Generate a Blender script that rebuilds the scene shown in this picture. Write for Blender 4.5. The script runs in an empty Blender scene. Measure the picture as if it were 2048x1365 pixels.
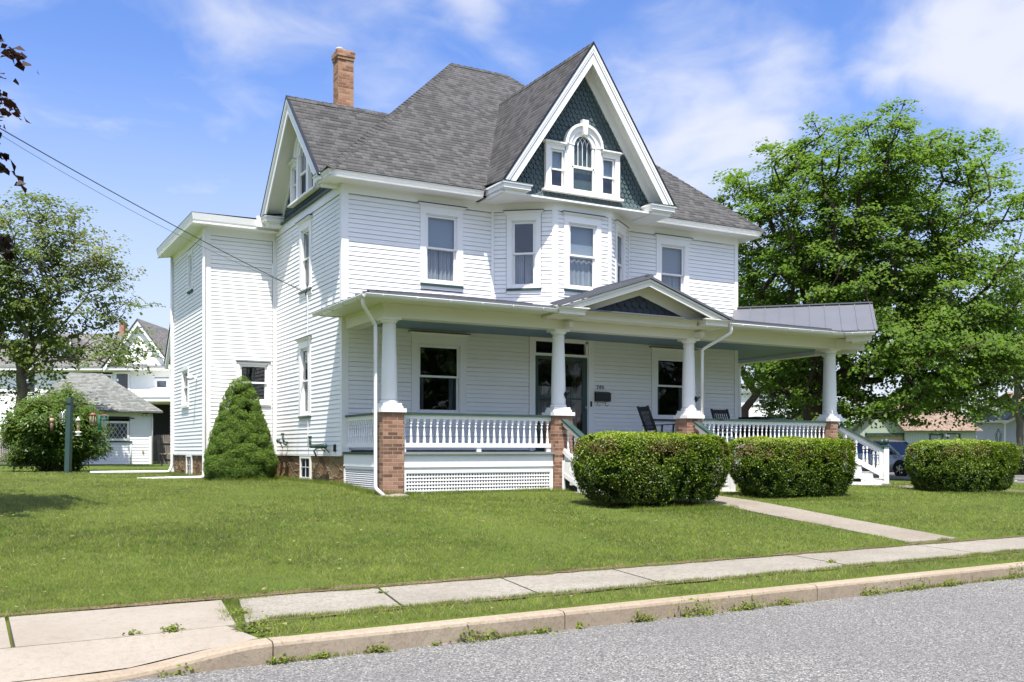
import bpy, math, random
import numpy as np
from mathutils import Vector, Matrix
S = bpy.context.scene
COL = S.collection
R = math.radians
rng = np.random.default_rng(7)
random.seed(7)

# ------------------------------------------------------------------ camera
cam_d = bpy.data.cameras.new("camera"); cam = bpy.data.objects.new("camera", cam_d); COL.objects.link(cam)
CAM = Vector((-7.0, -19.95, 0.0))
cam.location = CAM
cam.rotation_euler = (R(90), 0, R(-29.2))
cam_d.sensor_width = 36; cam_d.lens = 36 * 1950 / 2048
cam_d.shift_x = 0.0; cam_d.shift_y = (902.2 - 682.5) / 2048
cam_d.clip_start = 0.1; cam_d.clip_end = 6000
S.camera = cam
# ------------------------------------------------------------------ sun and sky
SUN_EL, SUN_AZ = 67.0, 28.0          # azimuth: degrees to the left of the street side (-y)
sd = Vector((-math.sin(R(SUN_AZ)) * math.cos(R(SUN_EL)), -math.cos(R(SUN_AZ)) * math.cos(R(SUN_EL)), math.sin(R(SUN_EL))))
sun_d = bpy.data.lights.new("sun", 'SUN'); sun = bpy.data.objects.new("sun", sun_d); COL.objects.link(sun)
sun_d.energy = 5.0; sun_d.angle = R(0.53); sun_d.color = (1.0, 0.955, 0.88)
sun.rotation_euler = sd.to_track_quat('Z', 'Y').to_euler(); sun.location = (0, 0, 60)
S.view_settings.view_transform = 'Standard'; S.view_settings.look = 'None'
S.view_settings.exposure = 0.90; S.view_settings.gamma = 1.0
S.render.engine = 'CYCLES'
S.cycles.use_denoising = True
S.cycles.max_bounces = 7; S.cycles.diffuse_bounces = 4; S.cycles.glossy_bounces = 3; S.cycles.transparent_max_bounces = 12
S.cycles.transmission_bounces = 4
S.cycles.caustics_reflective = False; S.cycles.caustics_refractive = False
S.cycles.sample_clamp_indirect = 6.0

W = bpy.data.worlds.new("World"); S.world = W; W.use_nodes = True
nt = W.node_tree; nt.nodes.clear()
def wn(t, **k):
    n = nt.nodes.new(t)
    for a, b in k.items(): setattr(n, a, b)
    return n
L = nt.links.new
out = wn('ShaderNodeOutputWorld'); bg = wn('ShaderNodeBackground'); L(bg.outputs[0], out.inputs[0])
bg.inputs[1].default_value = 0.060
sky = wn('ShaderNodeTexSky', sky_type='NISHITA'); sky.sun_disc = False
sky.sun_elevation = R(SUN_EL); sky.sun_rotation = math.atan2(sd.x, sd.y); sky.air_density = 1.25; sky.dust_density = 0.7; sky.ozone_density = 2.2
tc = wn('ShaderNodeTexCoord')
def wmath(op, a, b=None, c=None, clamp=False):
    n = wn('ShaderNodeMath', operation=op); n.use_clamp = clamp
    for i, v in enumerate((a, b, c)):
        if v is None: continue
        if isinstance(v, (int, float)): n.inputs[i].default_value = v
        else: L(v, n.inputs[i])
    return n.outputs[0]
def vmath(op, a, b):
    n = wn('ShaderNodeVectorMath', operation=op)
    for i, v in enumerate((a, b)):
        if isinstance(v, tuple): n.inputs[i].default_value = v
        else: L(v, n.inputs[i])
    return n
sep = wn('ShaderNodeSeparateXYZ'); L(tc.outputs['Generated'], sep.inputs[0])
tint = wn('ShaderNodeMix', data_type='RGBA', blend_type='MULTIPLY'); tint.inputs[0].default_value = 1.0
L(sky.outputs[0], tint.inputs[6]); tint.inputs[7].default_value = (1.06, 1.30, 1.95, 1)
# clouds: warped noise on the sky directions, gathered into banks
mp = wn('ShaderNodeMapping'); mp.inputs['Scale'].default_value = (1.0, 1.0, 2.1); L(tc.outputs['Generated'], mp.inputs[0])
n0 = wn('ShaderNodeTexNoise'); n0.inputs['Scale'].default_value = 2.2; n0.inputs['Detail'].default_value = 3; L(mp.outputs[0], n0.inputs['Vector'])
wv = vmath('MULTIPLY_ADD', n0.outputs['Color'], (0.35, 0.35, 0.35)); L(mp.outputs[0], wv.inputs[2])
n1 = wn('ShaderNodeTexNoise'); n1.inputs['Scale'].default_value = 4.6; n1.inputs['Detail'].default_value = 7; n1.inputs['Roughness'].default_value = 0.52; L(wv.outputs[0], n1.inputs['Vector'])
def pdir(px, py):
    a = R(29.2)
    fw = Vector((math.sin(a), math.cos(a), 0)); rt = Vector((math.cos(a), -math.sin(a), 0))
    return (fw + rt * ((px - 1024) / 1950) + Vector((0, 0, (902.2 - py) / 1950))).normalized()
acc = None
for (px, py, r, amt) in ((1545, 130, .085, .42), (1440, 120, .10, .30), (1370, 250, .16, .40), (1240, 230, .13, .22), (1960, 30, .16, .42), (2060, 110, .14, .3),
                         (2040, 205, .11, .40), (1775, 165, .04, .36), (1840, 95, .07, .34), (950, 0, .05, .36), (830, 130, .10, .12), (170, 300, .30, .10), (1000, 120, .20, .12), (1600, 210, .10, .2)):
    d = pdir(px, py)
    ds = vmath('DISTANCE', tc.outputs['Generated'], tuple(d)).outputs['Value']
    mr = wn('ShaderNodeMapRange', interpolation_type='SMOOTHSTEP'); L(ds, mr.inputs[0])
    mr.inputs[1].default_value = r * 1.25; mr.inputs[2].default_value = 0.0; mr.inputs[3].default_value = 0.0; mr.inputs[4].default_value = amt
    acc = mr.outputs[0] if acc is None else wmath('MAXIMUM', acc, mr.outputs[0])
cl = wmath('ADD', wmath('MULTIPLY', wmath('SUBTRACT', n1.outputs['Fac'], 0.5), 1.5), acc)
mr = wn('ShaderNodeMapRange', interpolation_type='SMOOTHSTEP'); L(cl, mr.inputs[0])
mr.inputs[1].default_value = -0.02; mr.inputs[2].default_value = 0.50; mr.inputs[3].default_value = 0.0; mr.inputs[4].default_value = 0.88
# thin veil that thickens towards the horizon
veil = wn('ShaderNodeMapRange', interpolation_type='SMOOTHSTEP'); L(sep.outputs[2], veil.inputs[0])
veil.inputs[1].default_value = 0.40; veil.inputs[2].default_value = 0.02; veil.inputs[3].default_value = 0.0; veil.inputs[4].default_value = 0.78
vmod = wmath('MULTIPLY', veil.outputs[0], wmath('MULTIPLY_ADD', n0.outputs['Fac'], 0.9, 0.5))
tot = wmath('MAXIMUM', mr.outputs[0], vmod, clamp=True)
mixc = wn('ShaderNodeMix', data_type='RGBA'); L(tot, mixc.inputs[0]); L(tint.outputs[2], mixc.inputs[6]); mixc.inputs[7].default_value = (8.2, 8.4, 9.2, 1)
# broad unseen glow added round the sun to lift the shaded walls
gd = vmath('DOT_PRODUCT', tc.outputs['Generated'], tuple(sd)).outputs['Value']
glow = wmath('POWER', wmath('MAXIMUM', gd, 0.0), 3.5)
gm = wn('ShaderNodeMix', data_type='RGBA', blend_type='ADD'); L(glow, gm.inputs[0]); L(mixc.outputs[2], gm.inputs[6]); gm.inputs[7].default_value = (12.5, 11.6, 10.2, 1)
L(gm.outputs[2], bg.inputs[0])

# ------------------------------------------------------------------ node material helpers
MATS = {}
class NM:
    def __init__(s, name):
        s.m = bpy.data.materials.new(name); s.m.use_nodes = True; s.t = s.m.node_tree
        s.b = s.t.nodes['Principled BSDF']; s.o = s.t.nodes['Material Output']
        MATS[name] = s.m
    def n(s, t, **k):
        x = s.t.nodes.new(t)
        for a, b in k.items(): setattr(x, a, b)
        return x
    def l(s, a, b): s.t.links.new(a, b)
    def coord(s, kind='Object', scale=(1, 1, 1), rot=(0, 0, 0)):
        c = s.n('ShaderNodeTexCoord'); m = s.n('ShaderNodeMapping'); s.l(c.outputs[kind], m.inputs[0])
        m.inputs['Scale'].default_value = scale; m.inputs['Rotation'].default_value = rot
        return m.outputs[0]
    def noise(s, v, scale=5, detail=4, rough=.55, out='Fac'):
        x = s.n('ShaderNodeTexNoise'); s.l(v, x.inputs['Vector']); x.inputs['Scale'].default_value = scale
        x.inputs['Detail'].default_value = detail; x.inputs['Roughness'].default_value = rough
        return x.outputs[out]
    def ramp(s, f, stops):
        r = s.n('ShaderNodeValToRGB'); s.l(f, r.inputs[0]); e = r.color_ramp.elements
        while len(e) > 1: e.remove(e[0])
        e[0].position = stops[0][0]; e[0].color = (*stops[0][1], 1)
        for p, c in stops[1:]:
            q = e.new(p); q.color = (*c, 1)
        return r.outputs[0]
    def mix(s, f, a, b, mode='MIX'):
        x = s.n('ShaderNodeMix', data_type='RGBA', blend_type=mode)
        for i, v in ((0, f), (6, a), (7, b)):
            if isinstance(v, (int, float)): x.inputs[i].default_value = v
            elif isinstance(v, tuple): x.inputs[i].default_value = (*v, 1)
            else: s.l(v, x.inputs[i])
        return x.outputs[2]
    def math(s, op, a, b=None, clamp=False):
        x = s.n('ShaderNodeMath', operation=op); x.use_clamp = clamp
        for i, v in enumerate((a, b)):
            if v is None: continue
            if isinstance(v, (int, float)): x.inputs[i].default_value = v
            else: s.l(v, x.inputs[i])
        return x.outputs[0]
    def bump(s, h, strength=.3, dist=.01):
        b = s.n('ShaderNodeBump'); b.inputs['Strength'].default_value = strength; b.inputs['Distance'].default_value = dist
        s.l(h, b.inputs['Height']); s.l(b.outputs[0], s.b.inputs['Normal'])
    def set(s, col=None, rough=None, spec=None, metal=None):
        for v, k in ((col, 'Base Color'), (rough, 'Roughness'), (spec, 'Specular IOR Level'), (metal, 'Metallic')):
            if v is None: continue
            if isinstance(v, tuple): s.b.inputs[k].default_value = (*v, 1)
            elif isinstance(v, (int, float)): s.b.inputs[k].default_value = v
            else: s.l(v, s.b.inputs[k])
        return s

def paint(name, col, rough=.5, dirt=.12, dirtcol=None, scale=1.3, spec=.35):
    m = NM(name); v = m.coord()
    a = m.noise(v, scale, 6, .62); b = m.noise(v, scale * 16, 4, .6)
    f = m.ramp(a, [(.42, (0, 0, 0)), (.75, (1, 1, 1))])
    dc = dirtcol or tuple(c * .72 for c in col)
    c1 = m.mix(m.math('MULTIPLY', f, dirt * 2), col, dc)
    c2 = m.mix(m.math('MULTIPLY', b, dirt), c1, tuple(c * .8 for c in col))
    m.set(c2, rough, spec); m.bump(b, .12, .004)
    return m.m
paint('white_siding', (.82, .815, .80), .55, .10, (.60, .59, .56))
paint('white_trim', (.82, .81, .79), .5, .07, (.6, .58, .53))
paint('cream_trim', (.71, .69, .64), .55, .10, (.52, .49, .42))
paint('grey_skirt', (.55, .57, .59), .6, .12)
paint('green_paint', (.030, .062, .055), .42, .25, (.06, .09, .085))
paint('green_shingle', (.066, .098, .102), .6, .35, (.045, .07, .072), 5)
paint('dark_shingle', (.030, .040, .046), .6, .3, (.05, .05, .055), 5)
paint('ceiling_blue', (.19, .27, .33), .55, .1)
paint('floor_paint', (.22, .25, .26), .5, .3)
paint('black_metal', (.010, .011, .012), .35, .3, (.03, .03, .03))
paint('black_wood', (.013, .013, .014), .4, .3, (.03, .03, .03))
paint('aluminum', (.70, .70, .69), .35, .15, spec=.6)
paint('step_paint', (.33, .32, .30), .6, .5, (.22, .17, .13), 3)
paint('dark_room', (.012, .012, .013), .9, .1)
paint('brown_door', (.10, .028, .016), .35, .3)
paint('concrete_pale', (.45, .42, .38), .85, .3)
paint('grey_siding', (.46, .47, .50), .6, .1)
paint('sage_siding', (.34, .385, .315), .6, .12)
paint('garage_door_white', (.62, .60, .56), .5, .12)
paint('blind', (.30, .33, .37), .8, .08)
paint('grill_cover', (.012, .012, .014), .55, .3)
paint('table_cover', (.30, .34, .37), .6, .2)
paint('rubber', (.015, .015, .015), .8, .2)
paint('wood_grey', (.20, .17, .145), .85, .6, (.10, .085, .07), 4)
paint('wood_tan', (.40, .28, .18), .8, .4, (.22, .15, .1), 4)
paint('feeder_red', (.30, .10, .08), .4, .2)
paint('feeder_green', (.06, .20, .15), .4, .2)
paint('feeder_brown', (.12, .07, .05), .5, .2)
paint('feeder_seed', (.42, .33, .18), .9, .4)
paint('pvc_white', (.78, .77, .74), .4, .15)
paint('sill_pale', (.74, .72, .66), .5, .1)

def m_curtain():
    m = NM('curtain'); v = m.coord('Object', (1, 1, 1))
    a = m.noise(m.coord('Object', (38, 38, 1.2)), 1, 4, .6)
    c = m.ramp(a, [(.3, (.17, .18, .20)), (.7, (.42, .43, .45))])
    m.set(c, .9, .1)
m_curtain()
def m_lace():
    m = NM('door_curtain')
    a = m.noise(m.coord('Object', (30, 30, .8)), 1, 3, .6)
    m.set(m.ramp(a, [(.35, (.20, .18, .16)), (.62, (.75, .72, .68))]), .9, .1)
m_lace()
def m_glass(name, refl=.10, tintc=(.9, .93, .95)):
    m = NM(name); t = m.t
    tr = m.n('ShaderNodeBsdfTransparent'); tr.inputs[0].default_value = (*tintc, 1)
    gl = m.n('ShaderNodeBsdfGlossy'); gl.inputs['Roughness'].default_value = .02
    v = m.coord(); nz = m.noise(v, 1.1, 2, .5); bp = m.n('ShaderNodeBump'); bp.inputs['Strength'].default_value = .12; bp.inputs['Distance'].default_value = .03
    m.l(nz, bp.inputs['Height']); m.l(bp.outputs[0], gl.inputs['Normal'])
    fr = m.n('ShaderNodeLayerWeight'); fr.inputs[0].default_value = .5
    f = m.math('ADD', m.math('MULTIPLY', m.math('POWER', fr.outputs['Facing'], 5.0), .5), refl, clamp=True)
    mx = m.n('ShaderNodeMixShader'); m.l(f, mx.inputs[0]); m.l(tr.outputs[0], mx.inputs[1]); m.l(gl.outputs[0], mx.inputs[2])
    m.l(mx.outputs[0], m.o.inputs[0])
m_glass('glass', .055); m_glass('glass_porch', .045, (.7, .72, .74)); m_glass('glass_dark', .02, (.5, .52, .54)); m_glass('car_glass', .12, (.25, .28, .3))

def m_brick(name, c1, c2, c3, mortar, ms=.008):
    m = NM(name); v = m.coord('UV'); bt = m.n('ShaderNodeTexBrick'); m.l(v, bt.inputs['Vector'])
    bt.inputs['Scale'].default_value = 1; bt.inputs['Brick Width'].default_value = .205; bt.inputs['Row Height'].default_value = .074
    bt.inputs['Mortar Size'].default_value = ms; bt.inputs['Mortar Smooth'].default_value = .3; bt.inputs['Bias'].default_value = -.1
    bt.inputs['Color1'].default_value = (0, 0, 0, 1); bt.inputs['Color2'].default_value = (1, 1, 1, 1); bt.inputs['Mortar'].default_value = (.5, .5, .5, 1)
    n = m.noise(v, 26, 5, .6); big = m.noise(v, 2.2, 4, .6)
    col = m.ramp(m.math('ADD', m.math('MULTIPLY', bt.outputs['Color'], .65), m.math('MULTIPLY', n, .45)), [(.12, c1), (.45, c2), (.85, c3)])
    col = m.mix(m.math('MULTIPLY', m.ramp(big, [(.5, (0, 0, 0)), (.72, (1, 1, 1))]), .35), col, tuple(c * .45 for c in c2))
    col = m.mix(bt.outputs['Fac'], col, mortar)
    m.set(col, .85, .2); m.bump(m.math('SUBTRACT', m.math('MULTIPLY', n, .4), bt.outputs['Fac']), .8, .006)
m_brick('brick_pier', (.080, .048, .036), (.25, .130, .082), (.36, .22, .15), (.36, .28, .22), .006)
m_brick('brick_chimney', (.12, .055, .035), (.31, .155, .09), (.41, .255, .155), (.30, .22, .16), .007)

def m_shingle(name, cs, lichen=None):
    m = NM(name); v = m.coord('UV')
    bt = m.n('ShaderNodeTexBrick'); m.l(v, bt.inputs['Vector']); bt.offset = .37; bt.squash = 1.0; bt.squash_frequency = 2
    for k, x in (('Scale', 1), ('Brick Width', .17), ('Row Height', .142), ('Mortar Size', .003), ('Mortar Smooth', .15), ('Bias', 0)): bt.inputs[k].default_value = x
    bt.inputs['Color1'].default_value = (0, 0, 0, 1); bt.inputs['Color2'].default_value = (1, 1, 1, 1); bt.inputs['Mortar'].default_value = (0, 0, 0, 1)
    g = m.noise(v, 140, 3, .7); big = m.noise(v, .9, 4, .6); st = m.noise(m.coord('UV', (2.2, .35, 1)), 1.4, 4, .6)
    col = m.ramp(m.math('ADD', m.math('MULTIPLY', bt.outputs['Color'], .72), m.math('MULTIPLY', g, .34)), [(.20, cs[0]), (.48, cs[1]), (.9, cs[2])])
    col = m.mix(m.math('MULTIPLY', st, .15), col, tuple(c * .8 for c in cs[1]))
    col = m.mix(m.math('MULTIPLY', m.ramp(big, [(.45, (0, 0, 0)), (.7, (1, 1, 1))]), .12), col, tuple(c * 1.25 for c in cs[1]))
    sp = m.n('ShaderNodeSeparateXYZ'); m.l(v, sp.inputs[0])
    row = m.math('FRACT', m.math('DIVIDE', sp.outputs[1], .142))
    band = m.math('MULTIPLY', m.ramp(row, [(.0, (1, 1, 1)), (.16, (.9, .9, .9)), (.34, (0, 0, 0)), (1, (0, 0, 0))]), m.ramp(bt.outputs['Color'], [(.2, (1, 1, 1)), (.8, (.35, .35, .35))]))  # shadow of the tab edges, painted dark into the colour of each course
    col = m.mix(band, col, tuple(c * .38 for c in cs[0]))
    col = m.mix(m.math('MULTIPLY', bt.outputs['Fac'], .6), col, tuple(c * .4 for c in cs[0]))
    m.set(col, .92, .15); m.bump(m.math('ADD', m.math('ADD', m.math('MULTIPLY', row, -1.0), m.math('MULTIPLY', bt.outputs['Color'], .5)), m.math('MULTIPLY', g, .15)), .9, .012)
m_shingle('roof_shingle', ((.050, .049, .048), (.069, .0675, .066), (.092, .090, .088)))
m_shingle('roof_shingle_pale', ((.13, .135, .125), (.175, .18, .168), (.215, .22, .205)))
m_shingle('roof_shingle_tan', ((.18, .125, .095), (.24, .172, .135), (.28, .21, .17)))
m_shingle('roof_shingle_taupe', ((.12, .115, .105), (.16, .153, .142), (.20, .19, .178)))

def m_metalroof():
    m = NM('metal_roof'); v = m.coord(); n = m.noise(v, 1.5, 4, .6)
    m.set(m.mix(n, (.10, .104, .115), (.135, .14, .152)), .42, .5, .15)
m_metalroof()
def m_stone():
    m = NM('stone'); v = m.coord('UV', (2.9, 4.6, 1))
    nz = m.noise(v, 2, 3, .5, 'Color'); w = m.n('ShaderNodeMix', data_type='RGBA', blend_type='LINEAR_LIGHT'); w.inputs[0].default_value = .14
    m.l(v, w.inputs[6]); m.l(nz, w.inputs[7])
    vo = m.n('ShaderNodeTexVoronoi', feature='F1'); m.l(w.outputs[2], vo.inputs['Vector']); vo.inputs['Scale'].default_value = 1.0
    ve = m.n('ShaderNodeTexVoronoi', feature='DISTANCE_TO_EDGE'); m.l(w.outputs[2], ve.inputs['Vector']); ve.inputs['Scale'].default_value = 1.0
    sp = m.n('ShaderNodeSeparateColor'); m.l(vo.outputs['Color'], sp.inputs[0])
    g = m.noise(m.coord('UV'), 22, 5, .7)
    c = m.ramp(sp.outputs[0], [(0, (.11, .065, .035)), (.35, (.30, .19, .09)), (.6, (.17, .105, .065)), (.8, (.36, .26, .14)), (1, (.06, .045, .04))])
    c = m.mix(m.math('MULTIPLY', g, .6), c, (.06, .04, .025))
    e = m.ramp(ve.outputs['Distance'], [(.008, (.7, .7, .7)), (.04, (0, 0, 0))])
    c = m.mix(e, c, (.24, .17, .10))
    m.set(c, .9, .2); m.bump(m.math('ADD', m.ramp(ve.outputs['Distance'], [(0, (0, 0, 0)), (.12, (1, 1, 1))]), m.math('MULTIPLY', g, .5)), .8, .03)
m_stone()

def m_asphalt():
    m = NM('asphalt'); v = m.coord()
    vo = m.n('ShaderNodeTexVoronoi', feature='F1'); m.l(v, vo.inputs['Vector']); vo.inputs['Scale'].default_value = 88
    sp = m.n('ShaderNodeSeparateColor'); m.l(vo.outputs['Color'], sp.inputs[0])
    c = m.ramp(sp.outputs[0], [(0, (.052, .051, .048)), (.25, (.112, .109, .102)), (.55, (.186, .181, .170)), (.85, (.27, .26, .238)), (1, (.50, .475, .43))])
    n = m.noise(v, 160, 3, .7); big = m.noise(v, .5, 5, .6)
    c = m.mix(m.ramp(n, [(.42, (0, 0, 0)), (.62, (1, 1, 1))]), m.mix(.45, c, (.055, .054, .055)), c)
    c = m.mix(m.math('MULTIPLY', m.ramp(big, [(.35, (0, 0, 0)), (.7, (1, 1, 1))]), .45), c, (.115, .112, .108))
    m.set(c, .88, .25); m.bump(m.math('ADD', vo.outputs['Distance'], m.math('MULTIPLY', n, .6)), .7, .006)
m_asphalt()
def m_conc(name, a, b, c3, speck=.5, sc=70):
    m = NM(name); v = m.coord(); n = m.noise(v, sc, 5, .75); bg_ = m.noise(v, .9, 6, .65); st = m.noise(v, 6, 6, .7)
    n2 = m.noise(v, sc * .32, 5, .7); c = m.mix(m.ramp(bg_, [(.35, (0, 0, 0)), (.68, (1, 1, 1))]), a, b); c = m.mix(m.math('MULTIPLY', m.ramp(n2, [(.48, (0, 0, 0)), (.66, (1, 1, 1))]), speck * .7), c, tuple(x * .74 for x in a))
    c = m.mix(m.math('MULTIPLY', m.ramp(n, [(.5, (0, 0, 0)), (.68, (1, 1, 1))]), speck), c, c3)
    c = m.mix(m.math('MULTIPLY', m.ramp(st, [(.56, (0, 0, 0)), (.75, (1, 1, 1))]), .4), c, tuple(x * .55 for x in a))
    m.set(c, .9, .2); m.bump(m.math('ADD', n, m.math('MULTIPLY', st, .6)), .45, .006)
m_conc('sidewalk_concrete', (.222, .200, .163), (.285, .262, .22), (.10, .085, .065), .9, 34)
m_conc('apron_concrete', (.25, .218, .175), (.29, .26, .215), (.19, .162, .125), .6, 60)
m_conc('kerb_concrete', (.27, .215, .155), (.315, .262, .197), (.14, .11, .075), .6, 40)
m_conc('walk_concrete', (.205, .178, .14), (.26, .23, .185), (.12, .098, .075), .75, 40)

def m_ground():
    m = NM('lawn_soil'); v = m.coord(); a = m.noise(v, 60, 4, .7); b = m.noise(v, .55, 5, .6); d = m.noise(v, 3.2, 5, .65)
    c = m.ramp(a, [(.3, (.034, .055, .009)), (.5, (.083, .120, .019)), (.72, (.15, .18, .042))])
    c = m.mix(m.math('MULTIPLY', m.ramp(b, [(.42, (0, 0, 0)), (.65, (1, 1, 1))]), .5), c, (.115, .15, .03))
    c = m.mix(m.math('MULTIPLY', m.ramp(d, [(.58, (0, 0, 0)), (.74, (1, 1, 1))]), .35), c, (.17, .15, .065))
    m.set(c, .95, .1); m.bump(a, .9, .03)
m_ground()
def m_soil():
    m = NM('edge_soil'); v = m.coord(); a = m.noise(v, 30, 5, .7)
    m.set(m.ramp(a, [(.3, (.05, .035, .02)), (.6, (.17, .125, .075)), (.8, (.26, .20, .13))]), .95, .1); m.bump(a, .9, .02)
m_soil()

def m_leaf(name, stops, transl=.3, rough=.5, spec=.3, tcol=None):
    m = NM(name); at = m.n('ShaderNodeAttribute'); at.attribute_name = 'tint'
    c = m.ramp(at.outputs['Fac'], stops); m.set(c, rough, spec)
    tl = m.n('ShaderNodeBsdfTranslucent')
    m.l(m.mix(.6, c, tcol or tuple(min(1, x * 1.6) for x in stops[-1][1])), tl.inputs[0])
    mx = m.n('ShaderNodeMixShader'); mx.inputs[0].default_value = transl
    m.l(m.b.outputs[0], mx.inputs[1]); m.l(tl.outputs[0], mx.inputs[2]); m.l(mx.outputs[0], m.o.inputs[0])
m_leaf('grass_blade', [(0, (.022, .050, .004)), (.3, (.082, .142, .012)), (.55, (.145, .205, .022)), (.85, (.22, .275, .055)), (.95, (.29, .26, .12)), (1, (.40, .34, .20))], .34, .7, .08)
m_leaf('maple_leaf', [(0, (.040, .075, .011)), (.4, (.085, .145, .020)), (.75, (.13, .205, .030)), (1, (.19, .265, .044))], .5, .58, .22, (.22, .38, .04))
m_leaf('norway_leaf', [(0, (.05, .085, .016)), (.4, (.105, .155, .028)), (.7, (.17, .215, .05)), (.88, (.26, .27, .10)), (1, (.33, .27, .15))], .4, .5, .3, (.2, .28, .05))
m_leaf('copper_leaf', [(0, (.010, .006, .006)), (.6, (.026, .012, .010)), (1, (.06, .026, .018))], .12, .5, .3, (.10, .035, .025))
m_leaf('yew_leaf', [(0, (.008, .018, .003)), (.25, (.022, .050, .004)), (.5, (.060, .110, .006)), (.72, (.13, .205, .008)), (.86, (.21, .29, .014)), (.88, (.10, .055, .025)), (1, (.21, .13, .06))], .22, .45, .35, (.25, .38, .02))
m_leaf('spruce_leaf', [(0, (.03, .06, .008)), (.5, (.085, .15, .016)), (1, (.17, .26, .03))], .2, .6, .25)
m_leaf('shrub_leaf', [(0, (.02, .05, .008)), (.5, (.065, .13, .018)), (.85, (.14, .22, .035)), (1, (.24, .31, .06))], .32, .38, .45)
m_leaf('back_leaf', [(0, (.05, .10, .02)), (.5, (.10, .17, .035)), (1, (.18, .25, .06))], .3, .5, .2)
def m_bark(name, a, b):
    m = NM(name); v = m.coord('Object', (1, 1, .3)); n = m.noise(v, 9, 6, .7)
    m.set(m.mix(n, a, b), .9, .15); m.bump(n, .9, .04)
m_bark('bark_grey', (.07, .055, .04), (.22, .19, .155)); m_bark('bark_dark', (.030, .020, .016), (.085, .06, .048))
def m_solid(name, col, rough=.3, spec=.5, metal=0, coat=0):
    m = NM(name); m.set(col, rough, spec, metal); m.b.inputs['Coat Weight'].default_value = coat
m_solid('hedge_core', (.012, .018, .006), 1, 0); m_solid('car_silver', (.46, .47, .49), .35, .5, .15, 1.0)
m_solid('car_white', (.7, .7, .7), .3, .5, 0, .5); m_solid('chrome', (.6, .6, .6), .2, .5, 1); m_solid('wire', (.05, .05, .055), .6); m_solid('wire_grey', (.14, .145, .16), .6)
m_solid('feeder_clear', (.35, .38, .36), .3)
m_solid('brick_far', (.32, .17, .11), .9)
# ------------------------------------------------------------------ mesh helpers
class Face:                                   # a vertical wall plane: u along it, w outwards, z up
    def __init__(s, o, e):
        s.o = Vector((o[0], o[1], 0)); d = Vector((e[0] - o[0], e[1] - o[1], 0)); s.len = d.length; s.t = d / s.len
        s.n = Vector((s.t.y, -s.t.x, 0))
    def p(s, u, w, z): return s.o + s.t * u + s.n * w + Vector((0, 0, z))
ID = Face((0, 0), (1, 0)); ID.n = Vector((0, 1, 0))       # plain x, y, z

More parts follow.
